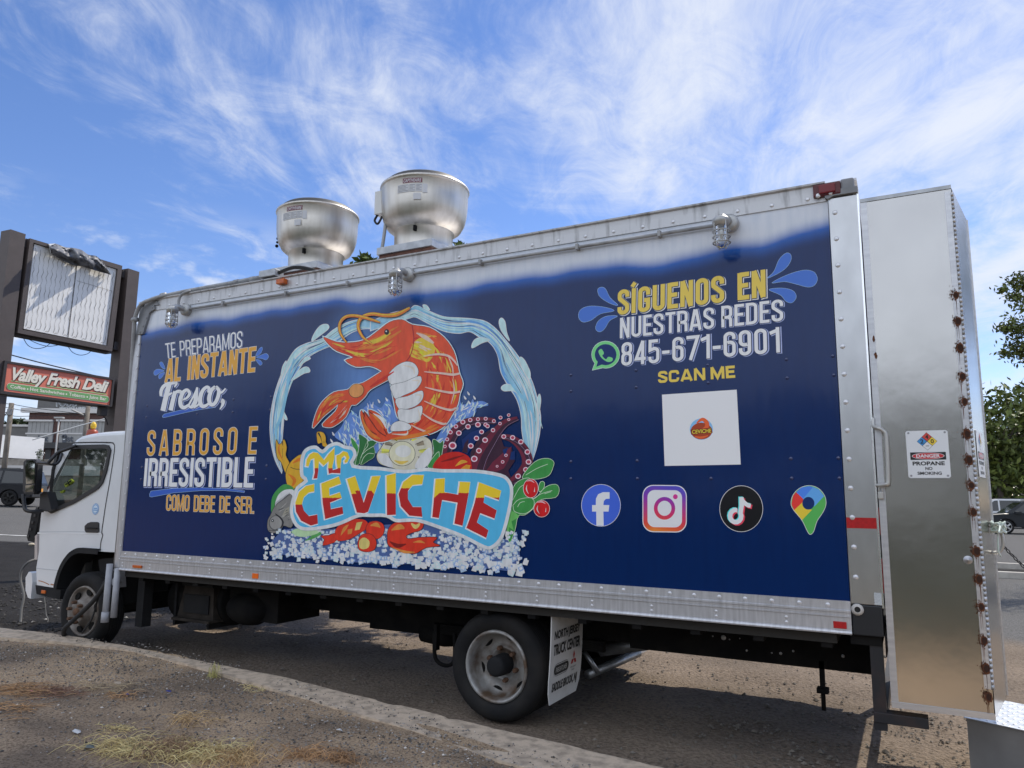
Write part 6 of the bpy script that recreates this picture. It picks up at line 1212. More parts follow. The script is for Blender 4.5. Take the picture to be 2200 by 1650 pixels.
    for cx, cy, rot, lx in ((1.46, .88, 0, -4), (2.84, .85, 10, 6)):
        F_ = bpy.data.objects.new('roof_ventilator', None); COL.objects.link(F_); F_.parent = T; F_.location = Vector((cx, cy, 3.53))-wl(T)
        # bowl, neck and windband rim
        zt = 4.485
        g = G(); g.lathe([(r*.83, h) for r, h in [(.50, .0), (.512, .004), (.516, -.01), (.508, -.02), (.500, -.03), (.497, -.16), (.488, -.25), (.465, -.33), (.425, -.39), (.37, -.425), (.335, -.44), (.325, -.45), (.323, -.50)]], (cx, cy, zt), (0, 0, 1), M['spun'], 56)
        g.lathe([(r*.83, h) for r, h in [(.50, -.002), (.46, -.006), (.455, .045), (.43, .062), (.10, .075), (0.001, .075)]], (cx, cy, zt), (0, 0, 1), mat('fan_lid', (.10, .10, .10), .6, .4), 40); g.build('bowl', F_)
        g = G(); g.lathe([(r*.83, h) for r, h in [(.345, -.42), (.35, -.435), (.335, -.445), (.332, -.60), (.34, -.66)]], (cx, cy, zt), (0, 0, 1), M['spun'], 48)
        a = math.radians(-70); g.box(cx+.277*math.cos(a)-.01, cx+.277*math.cos(a)+.012, cy+.277*math.sin(a)-.03, cy+.277*math.sin(a), zt-.50, zt-.45, M['black']); g.build('neck', F_)
        g = G(); g.bbox(cx-.31, cx+.31, cy-.31, cy+.31, zt-.685, zt-.615, M['galv'], .004); g.build('flashing', F_)
        g = G(); g.box(cx-.29, cx+.29, cy-.29, cy+.29, 3.53, zt-.685, M['wood']); g.build('curb', F_)
        # stickers wrapped on the bowl
        def cyl(u, v, lift=0): 
            t = math.radians(-82+rot)+u/.47; return (cx+(.4145+lift)*math.cos(t), cy+(.4145+lift)*math.sin(t), zt-.045-v)
        g = G()
        def patch(u0, u1, v0, v1, m, lift=.001):
            n = 8; vs = [cyl(u0+(u1-u0)*i/n, v, lift) for v in (v0, v1) for i in range(n+1)]; g.add(vs, [(i, i+1, n+2+i, n+1+i) for i in range(n)], m)
        patch(-.10, .11, .0, .045, mr); patch(-.16, -.03, .055, .13, lab); patch(-.025, .04, .055, .13, lab); patch(.045, .11, .055, .13, lab); patch(.115, .165, .055, .14, lab); patch(.02, .10, .145, .205, lab)
        for k in range(5):
            for u0, u1 in ((-.155, -.04), (-.02, .035), (.05, .105)): patch(u0, u1-.02*(k % 2), .063+k*.013, .067+k*.013, lt, .0018)
        font_text(g, 'CAPTIVEAIRE', [(-.09, .038), (.10, .038), (.10, .008), (-.09, .008)], lambda x, y, l: cyl(x, y, .0018), lab, bold=.02, shear=.2); g.build('maker_sticker', F_)
        if lx > 0:
            g = G(); t = math.radians(200); bx, by = cx+.42*math.cos(t), cy+.42*math.sin(t); bx, by = onY(822, 425, cy-.22).x, cy-.22
            g.bbox(bx-.055, bx+.05, by-.05, by+.05, zt-.26, zt-.03, mat('box_cream', (.62, .61, .58), .5, .2), .006); g.build('switch_box', F_)
            g = G(); g.tube(smooth([(bx+.04, by, zt-.26), (bx+.06, by-.02, zt-.4), (bx+.03, by-.05, zt-.75), (bx+.0, by-.12, 3.54)], 6), .016, M['pipe'], 8); g.tube(smooth([(bx-.03, by-.02, zt-.25), (bx-.06, by-.03, zt-.31), (bx-.02, by-.03, zt-.35), (bx+.02, by-.02, zt-.28)], 5), .011, M['rub'], 6); g.build('flex_conduit', F_)
        else:
            g = G(); t = math.radians(205)
            for k in range(4): p = (cx+.413*math.cos(t+k*.03), cy+.413*math.sin(t+k*.03), zt-.2-k*.045); g.ball(p, .014+.004*(k % 2), M['black'], 8)
            g.tube([(cx+.415*math.cos(t-.1)+.03*math.cos(q), cy+.415*math.sin(t-.1), zt-.15+.04*math.sin(q)) for q in np.linspace(0, 2*PI, 14)], .008, M['black'], 6); g.build('lifting_ring', F_)
    # chassis
    g = G(); k = M['black']
    for y in (.78, 1.58): g.box(-1.3, 6.52, y, y+.07, .52, .79, k); 
    g.box(4.9, 6.52, .70, .78, .50, .78, k); 
    for x in (-.9, .4, 1.6, 2.8, 4.1, 5.3, 6.3): g.box(x, x+.08, .82, 1.6, .56, .74, k)
    for x in np.arange(.2, 6.4, .38): g.box(x, x+.06, .06, BW-.06, .75, .80, k)
    rv2 = mat('pale_rivet', (.5, .5, .5), .5, .5)
    for x, y, r in ((1531, 1367, .006), (1554, 1370, .018), (1567, 1374, .006), (1589, 1372, .006), (1604, 1398, .008), (1658, 1403, .006), (1677, 1404, .01), (1704, 1399, .008), (1811, 1410, .011)): p = onY(x, y, .695); g.lathe([(r, 0), (r*.8, -.004), (0.0002, -.005)], (p.x, .70, p.z), (0, 1, 0), rv2, 8)
    g.build('chassis_frame', T)
    g = G(); g.tube([(3.95, .35, .385), (3.95, 2.05, .385)], .07, k, 12); g.ball((3.95, 1.2, .4), .2, k, 14); g.tube([(-.72, .35, .36), (-.72, 2.05, .36)], .05, k, 10); g.tube([(-.4, 1.2, .52), (3.9, 1.2, .46)], .05, k, 10)
    g.tube([(4.55, 1.0, .40), (5.0, 1.0, .50), (5.05, 1.5, .56)], .05, M['galv'], 10); g.tube([onY(1262, 1450, .95), onY(1372, 1402, 1.5)], .035, M['galv'], 10); g.tube([onY(1255, 1400, .9), onY(1285, 1445, .95)], .02, M['galv'], 8)
    for y in (.70, 1.66):
        for q in range(4): g.bar((3.2, y, .52-.02*q), (4.7, y, .52-.02*q), .06, .018, k)
    g.build('axles', T)
    # tanks and battery box
    g = G(); g.lathe([(.0, 0), (.21, 0), (.225, .02), (.225, .75), (.21, .77), (0, .77)], (.18, .62, .55), (1, 0, 0), M['black'], 28); g.box(.32, .35, .38, .86, .31, .80, M['plas']); g.box(.8, .83, .38, .86, .31, .80, M['plas']); g.build('fuel_tank', T)
    g = G(); a = onY(297, 1255, .2); g.box(a.x, a.x+.10, .2, .3, .29, .76, M['plas']); g.box(a.x-.02, a.x+.02, .3, .7, .5, .6, k); g.build('hanger_bracket', T)
    g = G(); x0 = onY(388, 1300, .35).x; x1 = onY(455, 1300, .35).x; br = mat('brown_dust', (.024, .020, .017), .9, 0, (.045, .038, .032), 9, spec=.2)
    g.slab([(x0+.03, .36, .70), (x1, .36, .70), (x1+.02, .36, .40), (x0-.05, .36, .40)], (0, .4, 0), br); g.box(x0+.05, x1-.04, .345, .36, .45, .62, M['plas']); g.bbox(x0-.06, x1+.03, .30, .78, .375, .40, br, .004); g.box(x0+.02, x1+.02, .33, .76, .70, .73, M['plas']); g.tube([(x0+.12, .40, .745), (x1-.06, .40, .745)], .012, M['plas'], 8); g.build('battery_box', T)
    g = G(); g.box(x1+.12, x1+.75, .45, 1.0, .42, .74, k); g.ball((x1+.35, .5, .52), .17, M['black'], 14, (1.6, 1, .9)); g.box(2.4, 3.1, .82, 1.2, .40, .62, k); g.box(1.9, 2.6, .84, 1.5, .44, .60, k); g.tube([(2.95, .9, .42), (3.15, .9, .40), (3.3, .9, .42)], .10, k, 12); g.build('tank_boxes', T)
    g = G(); a = onY(945, 1372, .5); g.bar((a.x-.03, .5, .56), (a.x-.03, .5, .36), .03, .05, k); g.tube(smooth([(a.x-.05, .5, .50), (a.x-.04, .5, .30), (a.x+.06, .5, .25), (a.x+.14, .5, .30), (a.x+.14, .5, .50)], 4), .016, k, 6); g.build('strap_loop', T)
    a = onY(1766, 1440, .72); g = G(); g.box(a.x-.015, a.x+.015, .70, .74, .36, .55, k); g.lathe([(.014, 0), (.014, -.12), (.0, -.12)], (a.x, .72, .36), (0, 0, 1), k, 8); g.box(a.x-.035, a.x+.035, .68, .76, .35, .38, k); g.build('drop_pin', T)
    # wheels
    wheel(T, 'rear', (4.095, .12, .385), .385, .22, True); wheel(T, 'front', (-.735, .13, .385), .385, .22, False)
    wheel(T, 'rear', (4.095, 2.14, .385), .385, .22, True); wheel(T, 'front', (-.735, 2.06, .385), .385, .22, False)
    g = G(); g.lathe([(.25, 0), (.36, 0), (.385, .04), (.385, .18), (.36, .22), (.25, .22)], (4.095, .37, .385), (0, 1, 0), M['tyre'], 40); g.build('inner_tyre', T); g = G(); g.lathe([(.25, 0), (.36, 0), (.385, .04), (.385, .18), (.36, .22), (.25, .22)], (4.095, 1.90, .385), (0, 1, 0), M['tyre'], 40); g.build('inner_tyre', T)
    build_flaps(T); build_cab(T); build_cage(T)
    return T
def build_flaps(T):
    fl = mat('flap_white', (.70, .69, .67), .5, 0, (.55, .54, .52), 9, .45, .8); bk = mat('flap_print', (.012, .012, .012), .6); rd = mat('flap_red', (.42, .03, .03), .6)
    for y0, front in ((.085, True), (1.83, False)):
        X = 4.555; g = G(); y1 = y0+.56
        def fp(y, z, l=0): 
            t = (.80-z)/.62; return (X-.055*t+.02*math.sin(t*2.2)+l, y, z)
        n = 8; zs = np.linspace(.80, .175, n+1); vs = []; fs = []
        for side in (0, -.006):
            for i, z in enumerate(zs):
                ins = 0 if i < n-1 else (.012 if i == n-1 else .05)
                for y in (y0+ins, y1-ins): vs.append(fp(y, z, side))
        for i in range(n): fs += [(2*i, 2*i+1, 2*i+3, 2*i+2), (2*(n+1)+2*i, 2*(n+1)+2*i+2, 2*(n+1)+2*i+3, 2*(n+1)+2*i+1), (2*i, 2*i+2, 2*(n+1)+2*i+2, 2*(n+1)+2*i), (2*i+1, 2*(n+1)+2*i+1, 2*(n+1)+2*i+3, 2*i+3)]
        fs += [(2*n, 2*n+1, 4*n+3, 4*n+2)]
        g.add(vs, fs, fl); g.box(X-.03, X+.012, y0-.01, y1+.01, .79, .83, M['black'])
        if front:
            fn = lambda x, z, l=0: fp(x, z, .003+l); m = .06
            font_text(g, 'NORTH JERSEY', [(y0+.05, .595), (y1-.06, .595), (y1-.06, .665), (y0+.05, .665)], fn, bk, bold=.035, shear=.15); font_text(g, 'TRUCK CENTER', [(y0+.045, .505), (y1-.06, .505), (y1-.06, .575), (y0+.045, .575)], fn, bk, bold=.035, shear=.15)
            font_text(g, 'SADDLE BROOK, NJ', [(y0+.055, .262), (y1-.075, .262), (y1-.075, .318), (y0+.055, .318)], fn, bk, bold=.035, shear=.12, fit=(-.0, .72))
            yc, zc = y0+.19, .40
            for d, mm, l in ((0, bk, 0), (-.004, fl, .0004), (-.009, bk, .0008)): P = arc(yc+.08-d, zc, .045+d, .042+d, -90, 90)+arc(yc-.08+d, zc, .045+d, .042+d, 90, 270); g.poly([fn(y, z, l) for y, z in P], mm)
            font_text(g, 'FREIGHTLINER', [(yc-.095, zc-.016), (yc+.095, zc-.016), (yc+.095, zc+.016), (yc-.095, zc+.016)], fn, fl, lift=.0012)
            yc, zc, s = y0+.405, .425, .05
            for an in (90, 210, 330):
                a = math.radians(an); u = Vector((math.cos(a), math.sin(a))); v = Vector((-u.y, u.x)); P = [(0, 0), u*s*.6+v*s*.34, u*s*1.2, u*s*.6-v*s*.34]; g.poly([fn(yc+p[0], zc+p[1]) for p in P], rd)
            font_text(g, 'MITSUBISHI', [(yc-.05, .365), (yc+.05, .365), (yc+.05, .377), (yc-.05, .377)], fn, bk); font_text(g, 'FUSO', [(yc-.025, .345), (yc+.025, .345), (yc+.025, .357), (yc-.025, .357)], fn, bk)
        o = g.build('mud_flap', T)
        if front: o['label'] = 'white mud flap with black dealer lettering'
def build_cab(T):
    Yc = .18; Wd = 2.04
    root = T; wh = M['white']
    px = lambda P: [onY(x, y, Yc) for x, y in P]
    roof = [(272, 923.5), (242, 925), (215, 927), (190, 930.5), (172, 935), (160, 942), (151, 951), (143, 962)]
    front = [(100, 1050), (91, 1080), (84, 1104), (80, 1140), (79.5, 1180), (78, 1220), (79, 1257)]
    arch = [(123.5, 1264), (125, 1255), (131, 1233), (140, 1212), (152, 1195), (162, 1187), (173, 1182.5), (190, 1183), (216, 1185), (250, 1186)]
    out = px(roof+front+arch); P2 = [(p.x, p.z) for p in out]; P2[0] = (-.16, P2[0][1]); P2[-1] = (-.16, P2[-1][1])
    win = px([(126, 975), (134, 967), (150, 962.5), (225, 961), (233, 962.5), (236, 969), (228, 1010), (220, 1034), (212, 1044), (202, 1051), (160, 1076), (113, 1097), (108, 1094), (111, 1075), (117, 1010)]); W2 = [(p.x, p.z) for p in win]
    n = len(P2); nr, nf = len(roof), len(front)
    g = G(); cxm = sum(p[0] for p in P2)/n; czm = sum(p[1] for p in P2)/n
    # skins with rounded shoulders along roof and front
    def sect(k):       # k 0..1 towards the middle of the rounding
        Q = []
        for i, (x, z) in enumerate(P2):
            if i < nr: d = .05; 
            elif i < nr+nf-2: d = .045
            else: d = 0
            Q.append((x+(cxm-x)*0 + (d*(1-k) if i >= nr-3 and d else 0), z-(d*(1-k) if i < nr else 0)))
        return Q
    secs = []
    for y, k in ((Yc, 0), (Yc+.008, .45), (Yc+.03, .8), (Yc+.07, 1.0)): secs.append((y, sect(k)))
    for t in (.3, .5, .7): secs.append((Yc+Wd*t, [(x-(.10*math.sin(PI*t) if nr-2 <= i < nr+nf else 0), z+(.05*math.sin(PI*t) if i < nr-2 else 0)) for i, (x, z) in enumerate(P2)]))
    for y, k in ((Yc+Wd-.07, 1.0), (Yc+Wd-.03, .8), (Yc+Wd-.008, .45), (Yc+Wd, 0)): secs.append((y, sect(k)))
    for (y0, A), (y1, B) in zip(secs, secs[1:]):
        for i in range(n-1):
            glass = (i == nr-1 or i == nr) and y0 > Yc+.05 and y1 < Yc+Wd-.05
            if glass: continue
            if nr+nf-1 <= i < n-1 and .2 < (y0-Yc)/Wd < .8: pass
            g.add([(A[i][0], y0, A[i][1]), (A[i+1][0], y0, A[i+1][1]), (B[i+1][0], y1, B[i+1][1]), (B[i][0], y1, B[i][1])], [(0, 1, 2, 3)], wh if i < nr+nf-1 else M['plas'], i < nr+nf-1)
    for y in (Yc, Yc+Wd):
        Q = sect(0); g.poly([(x, y, z) for x, z in Q], wh, [[(x, y, z) for x, z in W2]])
    g.box(-.165, -.155, Yc+.05, Yc+Wd-.05, 1.0, 1.55, wm_dark()); g.box(-.165, -.155, Yc+.05, Yc+Wd-.05, 2.1, 2.22, wm_dark())
    cab = g.build('cab', T)
    g = G(); A, B = secs[3][1], secs[-4][1]
    for (y0, A), (y1, B) in zip(secs, secs[1:]):
        if y0 > Yc+.05 and y1 < Yc+Wd-.05:
            for i in (nr-1, nr): g.add([(A[i][0]+.01, y0, A[i][1]), (A[i+1][0]+.01, y0, A[i+1][1]), (B[i+1][0]+.01, y1, B[i+1][1]), (B[i][0]+.01, y1, B[i][1])], [(0, 1, 2, 3)], M['win'])
    g.build('windscreen', cab)
    # side window with rubber, both sides
    for y, s in ((Yc, -1), (Yc+Wd, 1)):
        g = G(); wo = offset_poly(W2, .03); wi = offset_poly(W2, -.012)
        g.slab([(x, y+s*.004, z) for x, z in wo], (0, s*.012, 0), M['dark'], [[(x, y+s*.004, z) for x, z in wi]])
        o = g.build('window_rubber', cab)
        g = G(); g.poly([(x, y-s*.004, z) for x, z in W2], M['win']); g.build('side_window', cab)
    # dark A-pillar trim, door seams, swage lines as painted highlight and shade strips
    def strip(name, P, w, m, lift=.002, sm=4):
        g = G(); Q = smooth([(onY(x, y, Yc).x, onY(x, y, Yc).z) for x, y in P], sm) if sm else [(onY(x, y, Yc).x, onY(x, y, Yc).z) for x, y in P]
        vs, fs = ribbon_faces(Q, w); g.add([(v.x, Yc-lift, v.y) for v in vs], fs, m); return g.build(name, cab)
    strip('door_seam', [(147, 955), (160, 951.5), (200, 950.5), (238, 951), (245, 954.5), (246.5, 962), (243, 990), (236, 1035), (228, 1080), (222, 1120), (219, 1143), (221, 1150), (217, 1165), (215.5, 1184)], .014, M['dark'])
    strip('swage_line', [(81, 1145.5), (120, 1144.2), (218, 1146)], .016, mat('swage_highlight_tone', (.82, .84, .86), .25), .003, 0); strip('swage_line', [(84, 1143), (150, 1142.5), (218, 1143.5)], .008, mat('swage_shade_tone', (.45, .47, .5), .5), .0035, 0)  # flat strips: pale one paints the crease highlight, grey one its shade
    strip('door_seam', [(84, 1104), (83.5, 1144)], .006, M['plas'], .002, 0); strip('pillar_trim', [(103, 1050), (113, 1020), (123, 990), (131, 972)], .03, M['dark'], .0015)
    strip('swage_line', [(79, 1221), (131, 1226)], .006, mat('swage_shade_tone', (.45, .47, .5), .5), .003, 0)  # grey strip paints the shade along the lower crease
    strip('paint_scratch', [(83, 1247.5), (93, 1250), (106, 1256)], .010, mat('scratch', (.42, .2, .1), .8), .002); strip('paint_scratch', [(109, 1255.5), (119, 1257)], .014, mat('scratch', (.42, .2, .1), .8), .002)
    # handle
    g = G(); hp = [(184, 1130), (190, 1124), (197, 1121.5), (211, 1121.5), (213.5, 1124), (214, 1142), (211, 1144.5), (187, 1144), (184, 1139)]; g.slab([(p.x, Yc-.012, p.z) for p in (onY(*q, Yc) for q in hp)], (0, .02, 0), M['dark'])
    a, b = onY(189, 1133, Yc), onY(212, 1136, Yc); g.bbox(a.x, b.x, Yc-.03, Yc-.005, b.z, a.z, M['plas'], .006); g.build('door_handle', cab)
    # round sticker
    g = G(); c = onY(205.5, 1093.5, Yc); bl = mat('sticker_blue', srgb(70, 140, 200), .4); pw = mat('sticker_pale', srgb(205, 222, 238), .4)
    for r, m, l in ((.058, bl, .002), (.053, pw, .0024), (.047, bl, .0028), (.040, pw, .0032)): g.poly([(c.x+r*math.cos(2*PI*k/24), Yc-l, c.z+r*math.sin(2*PI*k/24)) for k in range(24)], m)
    for z0, w in ((.006, .03), (-.012, .034)): g.box(c.x-w, c.x+w, Yc-.0042, Yc-.0036, c.z+z0-.004, c.z+z0+.005, bl)
    g.build('round_sticker', cab)
    # flared arch, step corner, bumper
    g = G(); av = [(onY(x, y, Yc).x, onY(x, y, Yc).z) for x, y in arch[:-1]]; vs, fs = ribbon_faces(smooth(av, 3), .055)
    k = len(vs); g.add([(v.x, Yc-.03, v.y) for v in vs]+[(v.x, Yc+.25, v.y) for v in vs], fs+[tuple(a+k for a in f) for f in fs]+[(2*i, 2*i+2, k+2*i+2, k+2*i) for i in range(k//2-1)]+[(2*i+1, 2*i+3, k+2*i+3, k+2*i+1) for i in range(k//2-1)], M['plas']); g.build('arch_flare', cab)
    g = G(); st_ = [(77.8, 1257), (124, 1265), (132, 1268), (130.5, 1288), (110, 1284), (80, 1276)]; g.slab([(p.x, Yc-.008, p.z) for p in (onY(*q, Yc) for q in st_)], (0, .5, 0), M['plas']); a = onY(94, 1270, Yc); g.bbox(a.x-.02, a.x+.055, Yc-.018, Yc, a.z-.022, a.z+.012, M['amb'], .004); g.build('step_corner', cab)
    g = G(); bp = [(68, 1228), (74, 1230), (75.5, 1250), (72, 1286), (66, 1283), (61, 1268), (61, 1240)]; q = [onY(*w, Yc+.05) for w in bp]; g.slab([(p.x, Yc+.02, p.z) for p in q], (0, Wd-.04, 0), wh); g.build('bumper', cab)
    g = G(); q = [onY(*w, Yc+.03) for w in ((79, 1148), (75, 1152), (74, 1200), (77, 1203), (80, 1200))]; g.slab([(p.x, Yc+.03, p.z) for p in q], (0, .3, 0), mat('lamp_lens', (.5, .45, .43), .2)); g.build('headlight', cab)
    # black grille flap tilted open on the nose
    g = G(); a, b = onY(84, 1088, .3), onY(60, 1162, .3); a2, b2 = onY(75, 1100, .3), onY(72, 1165, .3)
    g.slab([(a.x, .3, a.z), (a2.x-.06, .3, a2.z), (b.x-.03, .3, b.z+.04), (b.x, .3, b.z), (b2.x, .3, b2.z), (a.x+.02, .3, 1.35)], (0, 1.5, 0), M['plas'])
    for q in range(5): f = q/5+.1; g.box(b.x*f+a.x*(1-f)-.03, b.x*f+a.x*(1-f)+.01, .29, 1.81, b.z*f+a.z*(1-f), b.z*f+a.z*(1-f)+.03, M['dark'])
    g.build('grille', cab)
    # mirror on arms, in front of the pillar and out to the side
    MR = bpy.data.objects.new('wing_mirror', None); COL.objects.link(MR); MR.parent = T; ym = -.02; MR.location = Vector((-1.9, ym, 1.5))-wl(T)
    g = G(); A_ = lambda x, y, v=ym: onY(x, y, v)
    g.tube(smooth([tuple(A_(164, 957, Yc-.02)), tuple(A_(147, 964, .10)), tuple(A_(124, 973, .05)), tuple(A_(112, 985, .0)), tuple(A_(104, 994))], 5), .017, M['dark'], 8); g.build('mirror_arm', MR); g = G(); g.tube(smooth([tuple(A_(80, 994)), tuple(A_(100, 995.5)), tuple(A_(118, 998, .05)), tuple(A_(128, 990, .1)), tuple(A_(133, 975, Yc-.01))], 5), .014, M['dark'], 8); g.build('mirror_arm', MR); g = G()
    g.tube(smooth([tuple(A_(50, 1062)), tuple(A_(52, 1085)), tuple(A_(56, 1096)), tuple(A_(70, 1099, .02)), tuple(A_(93, 1097, .12))], 5), .02, M['dark'], 8); g.build('mirror_arm', MR)
    g = G(); q = [A_(*w) for w in ((49, 992), (53, 987), (72, 986), (78, 990), (79.5, 998), (75.5, 1058), (72, 1062), (52, 1062), (47.5, 1056))]; g.slab([(p.x, p.y, p.z) for p in q], (-.05, .10, 0), M['dark']); g.build('mirror_shell', MR, bevel=.012)
    g = G(); gl = mat('mirror_glass', (.6, .65, .66), .03, 1.0); dv = Vector((.004, -.008, 0))
    for w in ([(58, 990), (72, 989), (75.5, 994), (75, 1038), (57, 1040), (55, 1000)], [(56, 1043), (74, 1041), (72, 1056), (55, 1057)]): g.poly([A_(*k)+dv for k in w], gl)
    g.build('mirror_glass', MR)
    g = G(); q = [A_(*w, .10) for w in ((86, 1062), (94, 1056), (101, 1057), (104, 1068), (110, 1095), (100, 1099), (84, 1096))]; g.slab(q, (0, .09, 0), M['dark']); g.build('mirror_bracket', MR)
    # inside: seat, wheel, dash, hi-vis
    g = G(); se = mat('seat_cloth', (.05, .052, .05), .9); g.bbox(-.55, -.42, Yc+.2, Yc+.75, 1.3, 1.95, se, .04); g.bbox(-1.0, -.45, Yc+.2, Yc+.75, 1.12, 1.32, se, .04); g.bbox(-.55, -.42, Yc+1.2, Yc+1.8, 1.3, 1.95, se, .04); g.bbox(-1.0, -.45, Yc+.9, Yc+1.8, 1.12, 1.30, se, .04); g.build('seat', cab)
    g = G(); g.bbox(-1.68, -1.35, Yc+.06, Yc+Wd-.06, 1.2, 1.50, M['dark'], .04); g.box(-1.7, -.2, Yc+.03, Yc+Wd-.03, 1.0, 1.05, M['dark']); g.build('dashboard', cab)
    g = G(); c = Vector((-1.22, Yc+.5, 1.55)); ax = Vector((.5, 0, .86)).normalized(); u = Vector((0, 1, 0)); v = ax.cross(u); g.tube([c+(u*math.cos(t)+v*math.sin(t))*.21 for t in np.linspace(0, 2*PI, 28)], .016, M['dark'], 8, False); g.tube([c, c-ax*.3], .03, M['dark'], 8); g.bar(c-u*.2, c+u*.2, .03, .02, M['dark']); g.build('steering_wheel', cab)
    g = G(); hv = mat('hi_vis', (.62, .66, .03), .6); q = [onY(*w, .62) for w in ((138, 1040), (152, 1029), (157, 1034), (155, 1038), (140, 1047))]; g.slab(q, (0, .02, 0), hv); q = [onY(*w, .62) for w in ((128, 1056), (138, 1052), (136, 1058), (131, 1060))]; g.slab(q, (0, .02, 0), hv); g.tube([onY(141, 1041, .60), onY(152, 1033, .60)], .008, M['dark'], 6); g.tube([onY(145, 1034, .60), onY(149, 1042, .60)], .006, M['dark'], 6); g.build('tag', cab)
    # beacon on the roof
    g = G(); c = onY(198, 931.5, .36); g.lathe([(0, .055), (.03, .05), (.055, .03), (.06, 0), (.06, -.10)], (c.x, .36, c.z), (0, 0, 1), mat('beacon_red', (.30, .05, .02), .4), 18); g.ball((c.x+.01, .36, c.z+.085), .032, mat('beacon_yellow', (.7, .45, .03), .4), 8, (1, 1, 1.5)); g.build('beacon', cab)
    # washer bottle and inner guard
    g = G(); c = onY(243, 1224, .2); g.tube(smooth([(c.x-.02, .16, c.z), (c.x+.03, .2, c.z-.05), (c.x+.05, .24, c.z-.14)], 4), [.03]*9, M['pvc'], 10); q = [onY(*w, .24) for w in ((231, 1232), (246, 1226), (248, 1263), (236, 1265))]; g.slab(q, (0, .12, 0), M['pvc']); g.build('filler_bottle', cab)
    g = G(); q = [onY(*w, .26) for w in ((211, 1203), (222, 1200), (247, 1198), (249, 1300), (238, 1316), (228, 1298), (216, 1240)) ]; g.slab(q, (0, .5, 0), M['plas']); g.build('mud_guard', cab)
    g = G(); g.box(-1.3, -.2, Yc+.28, Yc+.32, .75, .98, M['black']); g.box(-1.35, -1.15, Yc+.2, Yc+.5, .42, .95, mat('inner_arch', (.10, .095, .085), .9, 0, (.05, .048, .045), 6)); g.box(-1.6, -.2, .7, 1.7, .55, .98, M['black']); g.build('inner_arch', cab)
def wm_dark(): return mat('cab_back', (.4, .41, .42), .6)
def build_cage(T):
    """stainless propane locker bolted on the tail"""
    X0, X1, Z0, Z1 = 6.628, 7.10, .482, 3.362; yb = 1.0; X2, Y2 = 7.205, .58
    CG = bpy.data.objects.new('propane_locker', None); COL.objects.link(CG); CG.parent = T; CG.location = Vector((6.8, .4, .48))-wl(T)
    g = G(); s = M['steel']; nz = 1
    g.quad((X0, 0, Z0), (X1, 0, Z0), (X1, 0, Z1), (X0, 0, Z1), s); g.quad((X0, 0, Z0), (X0, 0, Z1), (X0, yb, Z1), (X0, yb, Z0), s)
    g.poly([(X0, 0, Z1), (X1, 0, Z1), (X2, Y2, Z1), (X2, yb, Z1), (X0, yb, Z1)], s); g.poly([(X0, 0, Z0), (X1, 0, Z0), (X2, Y2, Z0), (X2, yb, Z0), (X0, yb, Z0)], s); g.quad((X0, yb, Z0), (X2, yb, Z0), (X2, yb, Z1), (X0, yb, Z1), s); g.quad((X2, Y2, Z0), (X2, yb, Z0), (X2, yb, Z1), (X2, Y2, Z1), s)
    g.box(X0, X1+.004, -.008, .0, Z0, Z0+.03, M['alu']); g.box(X0, X1, -.006, .01, Z1-.004, Z1+.018, M['galv']); g.box(X0, X0+.035, -.004, .0, Z0+.03, Z1-.006, M['alu'])
    g.build('locker_side', CG)
    g = G(); g.quad((X1+.004, -.004, Z0+.01), (X2+.004, Y2, Z0+.01), (X2+.004, Y2, Z1-.01), (X1+.004, -.004, Z1-.01), s); 
    g.bar((X2+.004, Y2, Z0+.01), (X2+.004, Y2, Z1-.01), .012, .012, M['alu']); g.build('locker_door', CG)
    g = G(); z = Z0+.15; al = M['alu']; g.box(X1-.035, X1-.003, -.0055, -.001, Z0+.15, Z1-.02, al)
    i = 0
    while z < Z1-.05: g.tube([(X1+.002, -.005, z), (X1+.002, -.005, z+.022)], .0075, al if i % 2 else M['galv'], 8); z += .026; i += 1
    g.build('piano_hinge', CG)
    # rust blooms round the hinge screws
    g = G(); rs = mat('rust_bloom', (.075, .027, .013), .95, 0, (.15, .052, .02), 70); R = random.Random(5)
    zz = [onY(x, y, 0).z for x, y in ((2056, 634), (2061, 690), (2065, 747), (2070, 809), (2075, 863), (2081, 932), (2086, 988), (2091, 1043), (2096, 1100), (2101, 1184), (2106, 1244), (2111, 1304), (2116, 1376), (2121, 1436), (2127, 1497))]
    for j, z in enumerate(zz):
        for b in range(2):
            P = []; k = 40
            for i in range(k):
                a = 2*PI*i/k; r = (.021, .014)[b]*(1+R.uniform(-.13, .13))*(.9+.25*math.sin(j*2.3)**2); P.append((X1-.019+r*math.cos(a)*.8, -.0062-.0005*b, z+r*math.sin(a)*(1.15 if math.sin(a) > 0 else 1.3)))
            g.poly(P, rs if b == 0 else mat('rust_core', (.035, .014, .008), .95))
        for i in range(90):
            a = R.uniform(0, 2*PI); r = .018+abs(R.gauss(0, .0065))*(1.8 if i < 12 else 1); x = X1-.019-abs(r*math.cos(a)); zq = z+r*math.sin(a)*1.3; e = R.uniform(.0008, .0022); g.quad((x-e, -.0066, zq-e*1.5), (x+e, -.0066, zq-e), (x+e, -.0066, zq+e*1.5), (x-e*.6, -.0066, zq+e), rs)
        for i in range(2): x = X1-.028+R.uniform(-.004, .012); g.quad((x, -.0064, z-.03), (x+.0025, -.0064, z-.03), (x+.0015, -.0064, z-R.uniform(.07, .12)), (x+.0005, -.0064, z-.10), rs)
    for x, z in ((6.655, 2.52), (6.66, 2.42)): g.poly([(x+.008*math.cos(q)*R.uniform(.6, 1.3), -.0055, z+.02*math.sin(q)) for q in np.linspace(0, 6, 12)], rs)
    g.build('rust', CG)
